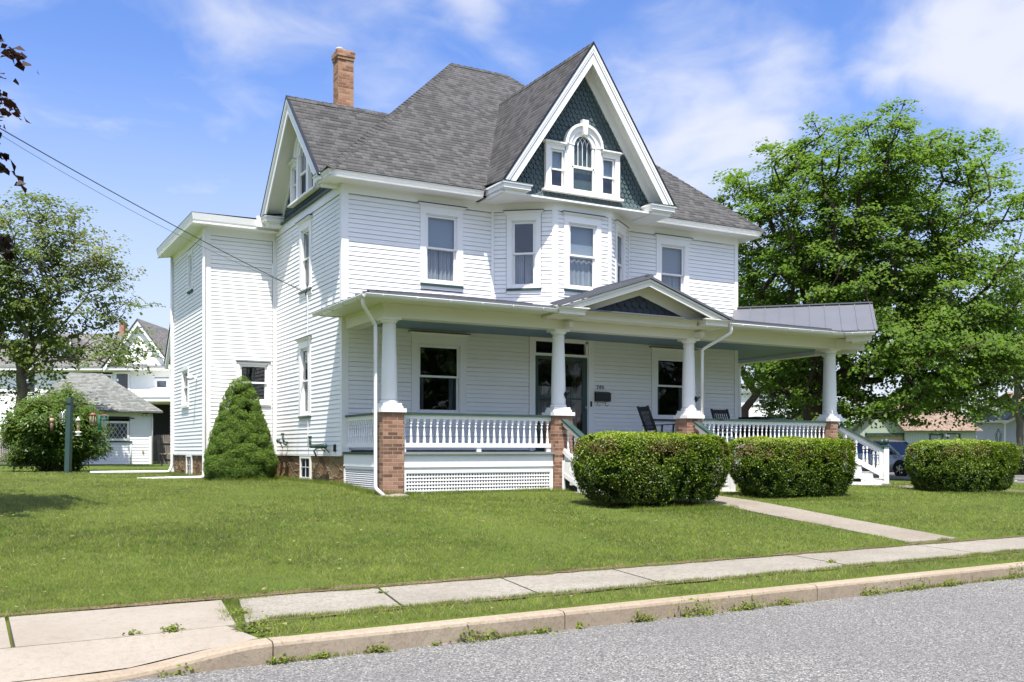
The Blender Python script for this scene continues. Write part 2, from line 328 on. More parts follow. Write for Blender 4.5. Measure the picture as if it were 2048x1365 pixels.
class MB:
    def __init__(s): s.v = []; s.f = []; s.sm = []
    def add(s, vs, fs, smooth=False):
        o = len(s.v); s.v.extend([tuple(v) for v in vs]); s.f.extend([tuple(i + o for i in f) for f in fs]); s.sm.extend([smooth] * len(fs))
    def box(s, F, u0, u1, w0, w1, z0, z1):
        c = [F.p(u, w, z) for z in (z0, z1) for (u, w) in ((u0, w0), (u1, w0), (u1, w1), (u0, w1))]
        s.add(c, [(0, 3, 2, 1), (4, 5, 6, 7), (0, 1, 5, 4), (1, 2, 6, 5), (2, 3, 7, 6), (3, 0, 4, 7)]); return s
    def b(s, x0, x1, y0, y1, z0, z1): return s.box(ID, x0, x1, y0, y1, z0, z1)
    def poly(s, pts): s.add(pts, [tuple(range(len(pts)))]); return s
    def prism(s, pts, off):                   # polygon extruded by a vector
        n = len(pts); o = Vector(off); a = [Vector(p) for p in pts]
        s.add(a + [p + o for p in a], [tuple(range(n))[::-1], tuple(range(n, 2 * n))] + [(i, (i + 1) % n, n + (i + 1) % n, n + i) for i in range(n)]); return s
    def beam(s, a, b, w, h, up=(0, 0, 1)):    # rectangular bar between two points
        a = Vector(a); b = Vector(b); d = (b - a).normalized(); r = d.cross(Vector(up)).normalized(); q = r.cross(d).normalized()
        c = [p + r * x * w / 2 + q * y * h / 2 for p in (a, b) for x, y in ((-1, -1), (1, -1), (1, 1), (-1, 1))]
        s.add(c, [(0, 1, 2, 3), (7, 6, 5, 4), (0, 4, 5, 1), (1, 5, 6, 2), (2, 6, 7, 3), (3, 7, 4, 0)]); return s
    def lathe(s, c, prof, n=20, smooth=True):  # prof: (radius, z)
        c = Vector(c); vs = []
        for r, z in prof:
            for k in range(n):
                a = 2 * math.pi * k / n; vs.append(c + Vector((r * math.cos(a), r * math.sin(a), z)))
        fs = [(i * n + k, i * n + (k + 1) % n, (i + 1) * n + (k + 1) % n, (i + 1) * n + k) for i in range(len(prof) - 1) for k in range(n)]
        fs += [tuple(range(n))[::-1], tuple((len(prof) - 1) * n + k for k in range(n))]
        s.add(vs, fs, smooth); return s
    def tube(s, pts, rad, n=8, smooth=True, flat=1.0):
        pts = [Vector(p) for p in pts]; m = len(pts); rad = rad if hasattr(rad, '__len__') else [rad] * m
        vs = []; prev = None
        for i, p in enumerate(pts):
            d = (pts[min(i + 1, m - 1)] - pts[max(i - 1, 0)]).normalized()
            if prev is None: r = d.cross(Vector((0, 0, 1)) if abs(d.z) < .9 else Vector((1, 0, 0))).normalized()
            else: r = (prev - d * prev.dot(d)).normalized()
            prev = r; q = d.cross(r)
            for k in range(n):
                a = 2 * math.pi * k / n; vs.append(p + r * math.cos(a) * rad[i] + q * math.sin(a) * rad[i] * flat)
        fs = [(i * n + k, i * n + (k + 1) % n, (i + 1) * n + (k + 1) % n, (i + 1) * n + k) for i in range(m - 1) for k in range(n)]
        fs += [tuple(range(n))[::-1], tuple((m - 1) * n + k for k in range(n))]
        s.add(vs, fs, smooth); return s
    def sphere(s, c, r, n=12, sq=(1, 1, 1)):
        pr = [(max(1e-4, math.sin(math.pi * i / n)) * r, -math.cos(math.pi * i / n) * r) for i in range(n + 1)]
        k = len(s.v); s.lathe((0, 0, 0), pr, n + 4)
        for i in range(k, len(s.v)): x, y, z = s.v[i]; s.v[i] = (c[0] + x * sq[0], c[1] + y * sq[1], c[2] + z * sq[2])
        return s
    def build(s, name, mat, parent=None, origin=None, uv=True):
        me = bpy.data.meshes.new(name); o = Vector(origin) if origin else Vector((0, 0, 0))
        me.from_pydata([Vector(v) - o for v in s.v] if origin else s.v, [], s.f); me.update()
        me.polygons.foreach_set('use_smooth', s.sm)
        if uv: auto_uv(me, o)
        me.materials.append(MATS[mat] if isinstance(mat, str) else mat)
        ob = bpy.data.objects.new(name, me); COL.objects.link(ob); ob.location = o
        if parent is not None: ob.parent = parent; ob.matrix_parent_inverse = parent.matrix_basis.inverted()
        return ob
def auto_uv(me, o):
    uvl = me.uv_layers.new(name='UVMap'); Z = Vector((0, 0, 1)); data = [0.0] * (2 * len(me.loops)); vs = me.vertices
    for pl in me.polygons:
        n = pl.normal
        if abs(n.z) > .97: t, b = Vector((1, 0, 0)), Vector((0, 1, 0))
        else: t = Z.cross(n).normalized(); b = n.cross(t)
        for li in pl.loop_indices:
            p = vs[me.loops[li].vertex_index].co + o; data[2 * li] = p.dot(t); data[2 * li + 1] = p.dot(b)
    uvl.data.foreach_set('uv', data)
def thing(name, label, cat, loc=(0, 0, 0), group=None, rz=0):
    o = bpy.data.objects.new(name, None); COL.objects.link(o); o.location = loc; o.rotation_euler = (0, 0, rz); o.empty_display_size = .3
    o['label'] = label; o['category'] = cat
    if group: o['group'] = group
    return o
def tag(o, label, cat, group=None, kind=None):
    o['label'] = label; o['category'] = cat
    if group: o['group'] = group
    if kind: o['kind'] = kind
    return o
def struct(o, kind='structure'): o['kind'] = kind; return o
def lab(o, l): o['label'] = l; return o
def par(o, p): o.parent = p; o.matrix_parent_inverse = p.matrix_basis.inverted(); return o
def copy_part(o, parent, delta):
    c = o.copy(); COL.objects.link(c); c.parent = parent; c.matrix_parent_inverse = parent.matrix_basis.inverted(); c.location = o.location + Vector(delta); return c

# raw numpy mesh of loose leaf / blade faces with a per-face tint
def np_mesh(name, co, nper, tint, mat, parent=None):
    me = bpy.data.meshes.new(name); nv = len(co); nf = nv // nper
    me.vertices.add(nv); me.loops.add(nv); me.polygons.add(nf)
    me.vertices.foreach_set('co', np.ascontiguousarray(co, np.float32).ravel())
    me.loops.foreach_set('vertex_index', np.arange(nv, dtype=np.int32))
    me.polygons.foreach_set('loop_start', np.arange(0, nv, nper, dtype=np.int32))
    a = me.attributes.new('tint', 'FLOAT', 'FACE'); a.data.foreach_set('value', np.clip(tint, 0, 1).astype(np.float32))
    me.update(calc_edges=True); me.materials.append(MATS[mat])
    ob = bpy.data.objects.new(name, me); COL.objects.link(ob)
    if parent is not None: par(ob, parent)
    return ob
def leaves(pos, size, up=.5, outdir=None, droop=0.0, aspect=.75, rg=rng):
    """four-cornered leaves round points; returns (4n,3)"""
    n = len(pos); nr = rg.normal(size=(n, 3)); nr /= np.linalg.norm(nr, axis=1)[:, None]
    nr[:, 2] = np.abs(nr[:, 2]) ; nr = nr * (1 - up) + np.array([0, 0, 1]) * up
    if outdir is not None: nr = nr + outdir
    nr /= np.linalg.norm(nr, axis=1)[:, None] + 1e-9
    a = rg.normal(size=(n, 3)); 
    if outdir is not None: a = a * .5 + outdir * .8
    a -= nr * (a * nr).sum(1)[:, None]; a /= np.linalg.norm(a, axis=1)[:, None] + 1e-9
    b = np.cross(nr, a); s = (size * rg.uniform(.65, 1.3, n))[:, None]
    a[:, 2] -= droop; fold = nr * s * .18
    p0 = pos - a * s * .5; p1 = pos + b * s * .5 * aspect + fold + a * s * .08; p2 = pos + a * s * .55; p3 = pos - b * s * .5 * aspect + fold + a * s * .08
    return np.stack([p0, p1, p2, p3], 1).reshape(-1, 3)

def vnoise(p, s=1.0, seed=0):                 # cheap smooth value noise for numpy points
    q = p * s; i = np.floor(q).astype(np.int64); f = q - i; f = f * f * (3 - 2 * f); r = 0
    def h(a):
        x = (a[..., 0] * 73856093) ^ (a[..., 1] * 19349663) ^ ((a[..., 2] if a.shape[-1] > 2 else 0) * 83492791) ^ (seed * 2654435)
        x = (x ^ (x >> 13)) * 1274126177; x = x ^ (x >> 16); return (x & 0xffff) / 65535.0
    dim = p.shape[-1]
    for c in range(2 ** dim):
        o = np.array([(c >> k) & 1 for k in range(dim)]); w = np.prod(np.where(o, f, 1 - f), -1); r = r + w * h(i + o)
    return r

# ------------------------------------------------------------------ terrain
K0, KS = -12.654, 0.0369                      # kerb line y = K0 + KS*x
def vdist(x, y): return y - K0 - KS * x
def sstep(a, b, t): t = np.clip((t - a) / (b - a), 0, 1); return t * t * (3 - 2 * t)
def gz(x, y):
    x = np.asarray(x, float); y = np.asarray(y, float)
    base = np.interp(y, [-14, -10.6, -8, -5.5, -2.3, 0, 9, 30, 400], [-1.38, -1.365, -1.18, -.99, -.84, -.74, -.67, -.63, -.6])
    base = base - sstep(11, 26, x) * .48 * sstep(-11, -4, y) - sstep(26, 60, x) * .1
    v = vdist(x, y)
    base = np.where(v < 2.12, -1.395, base); base = np.where(v < .9, -1.388 - .035 * sstep(-4.85, -5.05, x) - .125 * sstep(-5.0, -6.2, x), base); base = np.where(v < .1, -1.75, base)
    return base
def kerb_top(x): return -1.40 - .125 * float(sstep(-5.05, -6.2, np.array(x)))
# ------------------------------------------------------------------ ground, street, pavement
xs = np.unique(np.concatenate([[-2500, -800, -300, -150, -80], np.arange(-50, -12, 4), np.arange(-12, 18, .4), np.arange(18, 60, 2), [60, 80, 120, 200, 400, 900, 2500]]))
vs_ = np.unique(np.concatenate([[-2500, -600, -150, -60, -30, -15, -9.6], [0.05, .15, .30, .74, .90, 2.06, 2.16], np.arange(2.4, 24, .4), np.arange(24, 60, 3), [70, 100, 160, 300, 700, 2500]]))
XX, VV = np.meshgrid(xs, vs_); YY = VV + K0 + KS * XX; ZZ = gz(XX, YY) + (vnoise(np.stack([XX, YY], -1), .7, 3) - .5) * .03 * (VV > 2.3)
ZZ = np.where(VV < -9.5, -1.75 + 0.3 * (VV < -9.61), ZZ)
nx = len(xs); gv = np.stack([XX, YY, ZZ], -1).reshape(-1, 3)
gf = [(j * nx + i, j * nx + i + 1, (j + 1) * nx + i + 1, (j + 1) * nx + i) for j in range(len(vs_) - 1) for i in range(nx - 1)]
m = MB(); m.add(gv.tolist(), gf, True); struct(m.build('ground', 'lawn_soil', uv=False))
def strip(name, mat, x0, x1, va, vb, zf, step=.5, th=None):
    m = MB(); n = max(1, int((x1 - x0) / step)); top = []
    for i in range(n + 1):
        x = x0 + (x1 - x0) * i / n
        for v in (va, vb): y = v + K0 + KS * x; top.append((x, y, zf(x, v)))
    f = [(2 * i, 2 * i + 2, 2 * i + 3, 2 * i + 1) for i in range(n)]
    if th:
        k = len(top); top += [(a, b, c - th) for a, b, c in top]
        f += [(2 * i + k, 2 * i + 2 + k, 2 * i, 2 * i + 0) if False else (2 * i, 2 * i + k, 2 * i + 2 + k, 2 * i + 2) for i in range(n)]
        f += [(2 * i + 1, 2 * i + 3, 2 * i + 3 + k, 2 * i + 1 + k) for i in range(n)]
        f += [(0, 1, 1 + k, k), (2 * n, 2 * n + k, 2 * n + 1 + k, 2 * n + 1)]
    m.add(top, f); return m
struct(strip('street', 'asphalt', -300, 300, -9.3, .02, lambda x, v: -1.56 + .10 * min(1, max(0, -v / 4.5)) * (1 if v > -5 else .0), 10).build('street', 'asphalt'))
# kerb blocks with joints, dropping to the driveway on the left
m = MB(); js = [-60, -30, -16, -9.2, -5.04, -2.45, .73, 4.16, 7.5, 10.8, 14, 17.3, 20.6, 24, 60]
for a, b in zip(js[:-1], js[1:]):
    n = max(2, int((b - a) / .16)); n = min(n, 60); ring = []
    for i in range(n + 1):
        x = a + .006 + (b - a - .012) * i / n; y = K0 + KS * x; t = kerb_top(x); wob = .004 * math.sin(x * 5.1) + .003 * math.sin(x * 13)
        ring.append([(x, y - .012, -1.66), (x, y - .008 + wob, t - .035), (x, y + .002 + wob, t - .014), (x, y + .022, t - .002), (x, y + .16, t), (x, y + .165, t - .2)])
    k = len(m.v)
    fs = [(i * 6 + j, i * 6 + 6 + j, i * 6 + 7 + j, i * 6 + 1 + j) for i in range(n) for j in range(5)]
    fs += [tuple(range(6))[::-1], tuple(n * 6 + j for j in range(6))]
    m.add([p for r_ in ring for p in r_], fs, False)
struct(m.build('kerb', 'kerb_concrete'))
# pavement slabs
m = MB()
js = [-4.86, -3.45, -2.0, -.5, 2.45, 5.05, 7.5, 9.4, 11.2, 13, 15, 17, 19, 21, 24]
for a, b in zip(js[:-1], js[1:]):
    n = 4; hz = random.uniform(-.006, .006)
    top = []
    for i in range(n + 1):
        for v in (.76, 2.1):
            x = a + .012 + (b - a - .024) * i / n - (v - .76) * -.20 - .2; y = v + K0 + KS * x; top.append((x, y, -1.377 + hz * (i / n - .5)))
    k = len(top); top += [(p, q, r_ - .08) for p, q, r_ in top]
    f = [(2 * i, 2 * i + 2, 2 * i + 3, 2 * i + 1) for i in range(n)] + [(2 * i, 2 * i + k, 2 * i + 2 + k, 2 * i + 2) for i in range(n)]
    f += [(0, 1, 1 + k, k), (2 * n, 2 * n + k, 2 * n + 1 + k, 2 * n + 1)]
    m.add(top, f)
struct(m.build('sidewalk', 'sidewalk_concrete'))
# driveway apron and its pavement slabs on the left, pinker concrete
m = MB()
def zz(x, v): return kerb_top(x) + (-1.376 - kerb_top(x)) * min(1, max(0, (v - .17) / .6)) 
for (a, b, va, vb) in ((-6.70, -5.16, .70, 2.02), (-9.2, -6.73, .70, 2.02), (-12, -9.22, .7, 2.02), (-16, -12.02, .7, 2.02)):
    n = 8; top = []
    for i in range(n + 1):
        for v in (va, vb):
            x = a + (b - a) * i / n
            if i == n and a > -7 : x += (.02 if v == va else .20)
            top.append((x, v + K0 + KS * x, zz(x, v) + .004))
    k = len(top); top += [(p, q, r_ - .08) for p, q, r_ in top]
    m.add(top, [(2 * i, 2 * i + 2, 2 * i + 3, 2 * i + 1) for i in range(n)] + [(2 * i, 2 * i + k, 2 * i + 2 + k, 2 * i + 2) for i in range(n)] + [(0, 1, 1 + k, k), (2 * n, 2 * n + k, 2 * n + 1 + k, 2 * n + 1)])
n = 24; top = []
for i in range(n + 1):
    x = -16 + (10.9) * i / n
    for v in (.172, .695): top.append((x if v < .5 else x - .12 * (i == n), v + K0 + KS * x, zz(x, v) + .002))
m.add(top, [(2 * i, 2 * i + 2, 2 * i + 3, 2 * i + 1) for i in range(n)])
struct(m.build('driveway_apron', 'apron_concrete'))
# bare soil rim between lawn and concrete
m = MB(); n = 260; top = []
for i in range(n + 1):
    x = -14 + 26 * i / n; w1 = -.05 + .30 * float(vnoise(np.array([[x, 0.0]]), 1.9, 41)[0]) ** 2 + .05 * float(vnoise(np.array([[x, 2.0]]), 11, 45)[0]); w0 = .0 + .05 * float(vnoise(np.array([[x, 5.0]]), 5, 42)[0]) + .03 * float(vnoise(np.array([[x, 7.0]]), 17, 46)[0])
    for v, z in ((2.10 - w0, -1.368), (2.12 + w1, -1.352)): top.append((x, v + K0 + KS * x, z))
m.add(top, [(2 * i, 2 * i + 2, 2 * i + 3, 2 * i + 1) for i in range(n)]); struct(m.build('soil_rim', 'edge_soil'))
m = MB(); n = 170; top = []
for i in range(n + 1):
    x = -5.02 + 17 * i / n; w1 = .05 * float(vnoise(np.array([[x, 9.0]]), 6, 43)[0])
    for v in (.75 - .01 - w1, .745 + .02 * float(vnoise(np.array([[x, 3.0]]), 8, 44)[0])): top.append((x, v + K0 + KS * x, -1.3715))
m.add(top, [(2 * i, 2 * i + 2, 2 * i + 3, 2 * i + 1) for i in range(n)]); struct(m.build('soil_rim', 'edge_soil'))
# front walk from the pavement to the porch steps
def path(name, pts, mat, th=.05, dz=.012):
    m = MB(); top = []
    for (xa, ya, xb, yb) in pts:
        for x, y in ((xa, ya), (xb, yb)): top.append((x, y, float(gz(x, y)) + dz))
    n = len(pts) - 1; k = len(top); top += [(p, q, r_ - th) for p, q, r_ in top]
    m.add(top, [(2 * i, 2 * i + 1, 2 * i + 3, 2 * i + 2) for i in range(n)] + [(2 * i, 2 * i + 2, 2 * i + 2 + k, 2 * i + k) for i in range(n)] + [(2 * i + 1, 2 * i + 1 + k, 2 * i + 3 + k, 2 * i + 3) for i in range(n)] + [(0, k, k + 1, 1)])
    return struct(m.build(name, mat))
path('front_walk', [(5.02 + .5 * t + .03 * math.sin(9 * t), -10.32 + 6.8 * t, 6.18 + .5 * t + .02 * math.sin(14 * t), -10.28 + 6.8 * t) for t in np.linspace(0, 1, 18)], 'walk_concrete')
path('corner_walk', [(12.9 + 8.0 * t, -3.9 - .3 * t, 13.9 + 8.0 * t, -2.5 - .3 * t) for t in np.linspace(0, 1, 12)], 'walk_concrete')
# side street beyond the lawn on the right
m = MB(); ys = np.linspace(-9, 160, 60)
m.add([(x, y, float(gz(x, y)) + .012) for y in ys for x in (27.0, 30.2, 33.4)], [(3 * i + j, 3 * i + 1 + j, 3 * i + 4 + j, 3 * i + 3 + j) for i in range(59) for j in range(2)])
struct(m.build('side_street', 'asphalt'))
m = MB()
for x in (26.83, 33.42):
    for i in range(59): m.b(x, x + .15, ys[i], ys[i + 1] - .01, float(gz(x, ys[i])) - .2, float(gz(x, ys[i])) + .12)
struct(m.build('side_street_kerb', 'concrete_pale'))

# ------------------------------------------------------------------ grass
a_ = R(29.2); FW = np.array([math.sin(a_), math.cos(a_)]); RT = np.array([math.cos(a_), -math.sin(a_)])
def scatter(n, dmin, dmax, mar=.06):
    # samples spread over the wedge of ground the street side sees, denser near the street
    d = dmin * (dmax / dmin) ** rng.random(n); l = rng.uniform(-.525 - mar, .525 + mar, n) * d * 1.0
    return np.array([CAM.x, CAM.y]) + d[:, None] * FW + l[:, None] * RT, d
def blades(p, h, wd, lean=.5):
    n = len(p); z = gz(p[:, 0], p[:, 1]) - .004; az = rng.uniform(0, 2 * np.pi, n); ln = h * rng.uniform(0, lean, n)
    dx = np.cos(az); dy = np.sin(az); a2 = rng.uniform(0, 2 * np.pi, n); wx = np.cos(a2) * wd; wy = np.sin(a2) * wd
    A = np.stack([p[:, 0] - wx, p[:, 1] - wy, z], 1); B = np.stack([p[:, 0] + wx, p[:, 1] + wy, z], 1); C = np.stack([p[:, 0] + dx * ln, p[:, 1] + dy * ln, z + h], 1)
    return np.stack([A, B, C], 1).reshape(-1, 3)
def on_grass(x, y):
    v = vdist(x, y); e = (vnoise(np.stack([x, y], 1), 5, 5) - .5) * .16 + (vnoise(np.stack([x, y], 1), 19, 6) - .5) * .10
    ok = v > 2.09 + e * 1.1
    ok &= ~((x > -.1) & (x < 13.5) & (y > -2.35) & (y < 12)) & ~((x > -1.85) & (x < .3) & (y > 5.1) & (y < 9.6))
    wx0 = 5.02 + .5 * (y + 10.3) / 6.8; ok &= ~((x > wx0 + e * .9 + .03) & (x < wx0 + 1.14 + e * .9) & (y < -3.4))
    ok &= ~((x > 4.1) & (x < 7.8) & (y > -3.75) & (y < -2)) & ~((x > 26.8) & (x < 33.6))
    s = ((x - 11.1) - y) / 1.4142; q = ((x - 11.1) + y) / 1.4142; ok &= ~((np.abs(q) < .8) & (s < 3.9))
    ver = (v > .17) & (v < .80 + e) & (x > -5.02 + (v - .17) * .0 + e)
    gap = (v > .6) & (v < 2.2) & (np.abs(x + 5.10 - (v - .7) * .17) < .12 + e * .5)
    return ok, ver, gap
P, D = scatter(760000, 6.4, 36.0, .14); x, y = P[:, 0], P[:, 1]
ok, ver, gap = on_grass(x, y)
keep = (ok | ver | gap) & (rng.random(len(x)) < np.clip(1.25 - D / 60, .3, 1))
# thin worn patches
pn = vnoise(P, 1.3, 9) * .6 + vnoise(P, 4.5, 10) * .4
keep &= ~((pn > .70) & (rng.random(len(x)) < .55)) 
keep &= ~(ver & (vnoise(P, 3.0, 12) > .62) & (rng.random(len(x)) < .7))
P = P[keep]; D = D[keep]; pn = pn[keep]; isv = ver[keep] & ~ok[keep]
n1_ = vnoise(P, .45, 21); n2_ = vnoise(P, 2.4, 22)
mow = np.sin((P[:, 0] * .25 + P[:, 1]) * 2 * np.pi / 1.1) * .5 + .5
H = (.016 + .020 * n2_ + rng.random(len(P)) * .020) * np.where(isv, 1.1, 1.0) * (1 + .15 * mow)
WD = .0030 * np.clip(D / 9, 1, 3.2)
n3_ = vnoise(P, 8.5, 23); n4_ = vnoise(P, .9, 24); tint = .40 + .34 * (n1_ - .5) + .62 * (rng.random(len(P)) - .5) + .26 * (n2_ - .5) + .38 * (n3_ - .5) + .30 * (n4_ - .5) + .10 * (mow - .5) + .10 * isv
straw = rng.random(len(P)) < (.035 + .10 * isv + .05 * (pn > .62)); tint = np.where(straw, rng.uniform(.88, 1, len(P)), np.clip(tint, 0, .84))
co = blades(P, H, WD, 1.7)
g = np_mesh('grass', co, 3, tint, 'grass_blade'); struct(g, 'stuff'); g['label'] = 'mown green lawn grass in front of the white house'; g['category'] = 'grass'
# long unmown grass round piers, steps, hedges and foundation
def line_pts(segs, dens, wdt):
    o = []
    for (x0, y0, x1, y1) in segs:
        l = math.hypot(x1 - x0, y1 - y0); k = int(l * dens); t = rng.random(k); o.append(np.stack([x0 + (x1 - x0) * t + rng.normal(0, wdt, k), y0 + (y1 - y0) * t + rng.normal(0, wdt, k)], 1))
    return np.concatenate(o)
T = line_pts([(-.15, 5.1, -.12, -.1), (-.1, -.2, -.15, -2.3), (-.2, -2.45, .6, -2.5), (.4, -2.45, 3.8, -2.45), (3.7, -2.5, 4.4, -2.55), (2.9, -6.35, 5.4, -6.3), (5.6, -4.6, 6.9, -4.1), (6.8, -5.7, 9.2, -5.7), (12.6, -5.2, 15.2, -5.6), (-1.95, 5.0, -1.95, 9.5), (12.6, -3.3, 13.4, -3.4), (-2.0, 3.35, -.5, 3.1)], 520, .07)
hh = .05 + .13 * vnoise(T, 2.3, 31) * rng.random(len(T)); cb = blades(T, hh, .0045 * np.ones(len(T)), .8)
g = np_mesh('long_grass', cb, 3, np.clip(.42 + rng.normal(0, .16, len(T)), 0, .8), 'grass_blade'); struct(g, 'stuff'); g['label'] = 'tall unmown grass fringe along the piers and hedges'; g['category'] = 'grass'
# ragged tufts leaning over the concrete edges, and a thin growth line at the kerb foot
xs_ = rng.uniform(-9.5, 13, 30000); vv_ = 2.085 + rng.normal(0, .022, 30000) + (vnoise(np.stack([xs_, xs_ * 0], 1), 4.3, 51) - .55) * .10; vv2 = .762 + rng.normal(0, .018, 30000) + (vnoise(np.stack([xs_, xs_ * 0 + 3], 1), 4.9, 52) - .35) * .10
k1 = rng.random(30000) < vnoise(np.stack([xs_, xs_ * 0 + 9], 1), 2.1, 53) * 1.1; k2 = (rng.random(30000) < vnoise(np.stack([xs_, xs_ * 0 + 12], 1), 2.6, 54) * 1.1) & (xs_ > -5.0)
E1_ = np.concatenate([np.stack([xs_, vv_ + K0 + KS * xs_], 1)[k1], np.stack([xs_, vv2 + K0 + KS * xs_], 1)[k2]])
cb = blades(E1_, .022 + .03 * rng.random(len(E1_)), .0032 * np.ones(len(E1_)), 1.6); cb[:, 2] += .012
xk = rng.uniform(-6, 13, 9000); xk = xk[rng.random(9000) < np.clip(vnoise(np.stack([xk, xk * 0 + 20], 1), 1.7, 55) * 2.2 - .9, 0, 1)]
EK = np.stack([xk, K0 + KS * xk - .03 + rng.normal(0, .012, len(xk))], 1); ck = blades(EK, .02 + .035 * rng.random(len(EK)), .004 * np.ones(len(EK)), 1.2); ck[:, 2] += 1.75 - 1.556 + .004
g = np_mesh('edge_grass', np.concatenate([cb, ck]), 3, np.clip(.45 + rng.normal(0, .18, len(E1_) + len(EK)), 0, .95), 'grass_blade'); struct(g, 'stuff'); g['label'] = 'ragged grass tufts along the pavement edges and kerb'; g['category'] = 'grass'
# weeds growing out of the kerb foot and pavement joints
wp = []; wt = []
def weed(x, y, z, r_, n, up_=.5):
    q = rng.normal(0, 1, (n, 3)) * np.array([r_, r_ * .45, r_ * .5]); q[:, 2] = np.abs(q[:, 2]); q += np.array([x, y, z]); wp.append(leaves(q, .028, .3)); wt.append(np.clip(rng.normal(.5, .2, n), 0, .85))
for _ in range(46):
    x = rng.uniform(-6, 12); weed(x, K0 + KS * x - .035, -1.556, rng.uniform(.02, .07), int(rng.uniform(14, 60)))
for x, r_, n in ((-4.2, .05, 90), (-3.4, .10, 160), (-5.0, .05, 90), (-1.6, .06, 120), (-.95, .14, 300), (-.3, .08, 160), (.25, .06, 120), (1.6, .10, 150), (2.3, .10, 160), (2.9, .08, 130), (4.2, .14, 220), (5.4, .12, 160)):
    weed(x, K0 + KS * x - .04, -1.556, r_, n)
for x, v, r_, n in ((-5.62, .72, .045, 90), (-5.9, .74, .03, 30), (-5.02, .3, .04, 60), (-4.98, 1.2, .05, 80), (-5.05, .5, .08, 140), (-3.5, 1.7, .03, 40), (2.3, 1.2, .05, 60)):
    y = v + K0 + KS * x; weed(x, y, -1.385, r_, n)
g = np_mesh('kerb_weeds', np.concatenate(wp), 4, np.concatenate(wt), 'grass_blade'); struct(g, 'stuff'); g['label'] = 'small weeds sprouting along the foot of the kerb'; g['category'] = 'weeds'
# fallen leaves and debris on the lawn
q, dd = scatter(170, 7.5, 16, .0); o_, v_, g_ = on_grass(q[:, 0], q[:, 1]); q = q[o_ | v_]
q3 = np.concatenate([q, (gz(q[:, 0], q[:, 1]) + .045)[:, None]], 1)
g = np_mesh('fallen_leaves', leaves(q3, .045, .8), 4, rng.uniform(.8, 1, len(q3)), 'grass_blade'); struct(g, 'stuff'); g['label'] = 'dry tan leaves scattered over the lawn'; g['category'] = 'leaves'
# ------------------------------------------------------------------ the white house
house = thing('house', 'large white clapboard house with grey shingle roof, green gables and a columned porch', 'house', (0, 0, -.8))
WX, WD_ = 11.1, 9.9
FR = Face((0, 0), (WX, 0)); LF = Face((0, 5.13), (0, 0)); WF = Face((-1.78, 5.13), (0, 5.13)); WL = Face((-1.78, 9.46), (-1.78, 5.13)); RI = Face((WX, 0), (WX, WD_))
BL = Face((3.6, 0), (4.77, -.9)); BF = Face((4.77, -.9), (6.32, -.9)); BR = Face((6.32, -.9), (7.5, 0))
EXP = .1
def siding(F, u0, u1, z0, z1, holes=(), name='wall', wob=True):
    m = MB(); k = 0; z = z0
    while z < z1 - .005:
        e = min(EXP, z1 - z); iv = [(u0, u1)]
        for (a, b, c, d) in holes:
            if z + e > c + .065 and z < d - .06:
                iv = [s for (p, q) in iv for s in ((p, min(q, a)), (max(p, b), q)) if s[1] - s[0] > .004]
        jit = random.uniform(-.003, .003)
        for p, q in iv:
            n = max(1, int((q - p) / 1.3)); us = [p + (q - p) * i / n for i in range(n + 1)]
            pts = []
            for u in us:
                wz = .0025 * math.sin(u * 2.1 + z * 7) + jit
                pts += [F.p(u, .004, z + e + wz - .010), F.p(u, .014, z + wz), F.p(u, -.012, z + wz), F.p(u, -.012, z + wz - .0105), F.p(u, .004, z + wz - .0105)]
            m.add(pts, [f for i in range(n) for f in ((5 * i, 5 * i + 1, 5 * i + 6, 5 * i + 5), (5 * i + 1, 5 * i + 2, 5 * i + 7, 5 * i + 6), (5 * i + 2, 5 * i + 3, 5 * i + 8, 5 * i + 7), (5 * i + 3, 5 * i + 4, 5 * i + 9, 5 * i + 8))])
        z += e
    m.build(name, 'white_siding', house)
    # sheathing behind, with the same holes (seen only through gaps)
    return
def corner(F0, u0, u1, z0, z1, F=None, w=.028, name='corner_board', mat='white_trim'):
    MB().box(F0, u0, u1, 0, w, z0, z1).build(name, mat, house)
BLIND, CURT = 'blind', 'curtain'
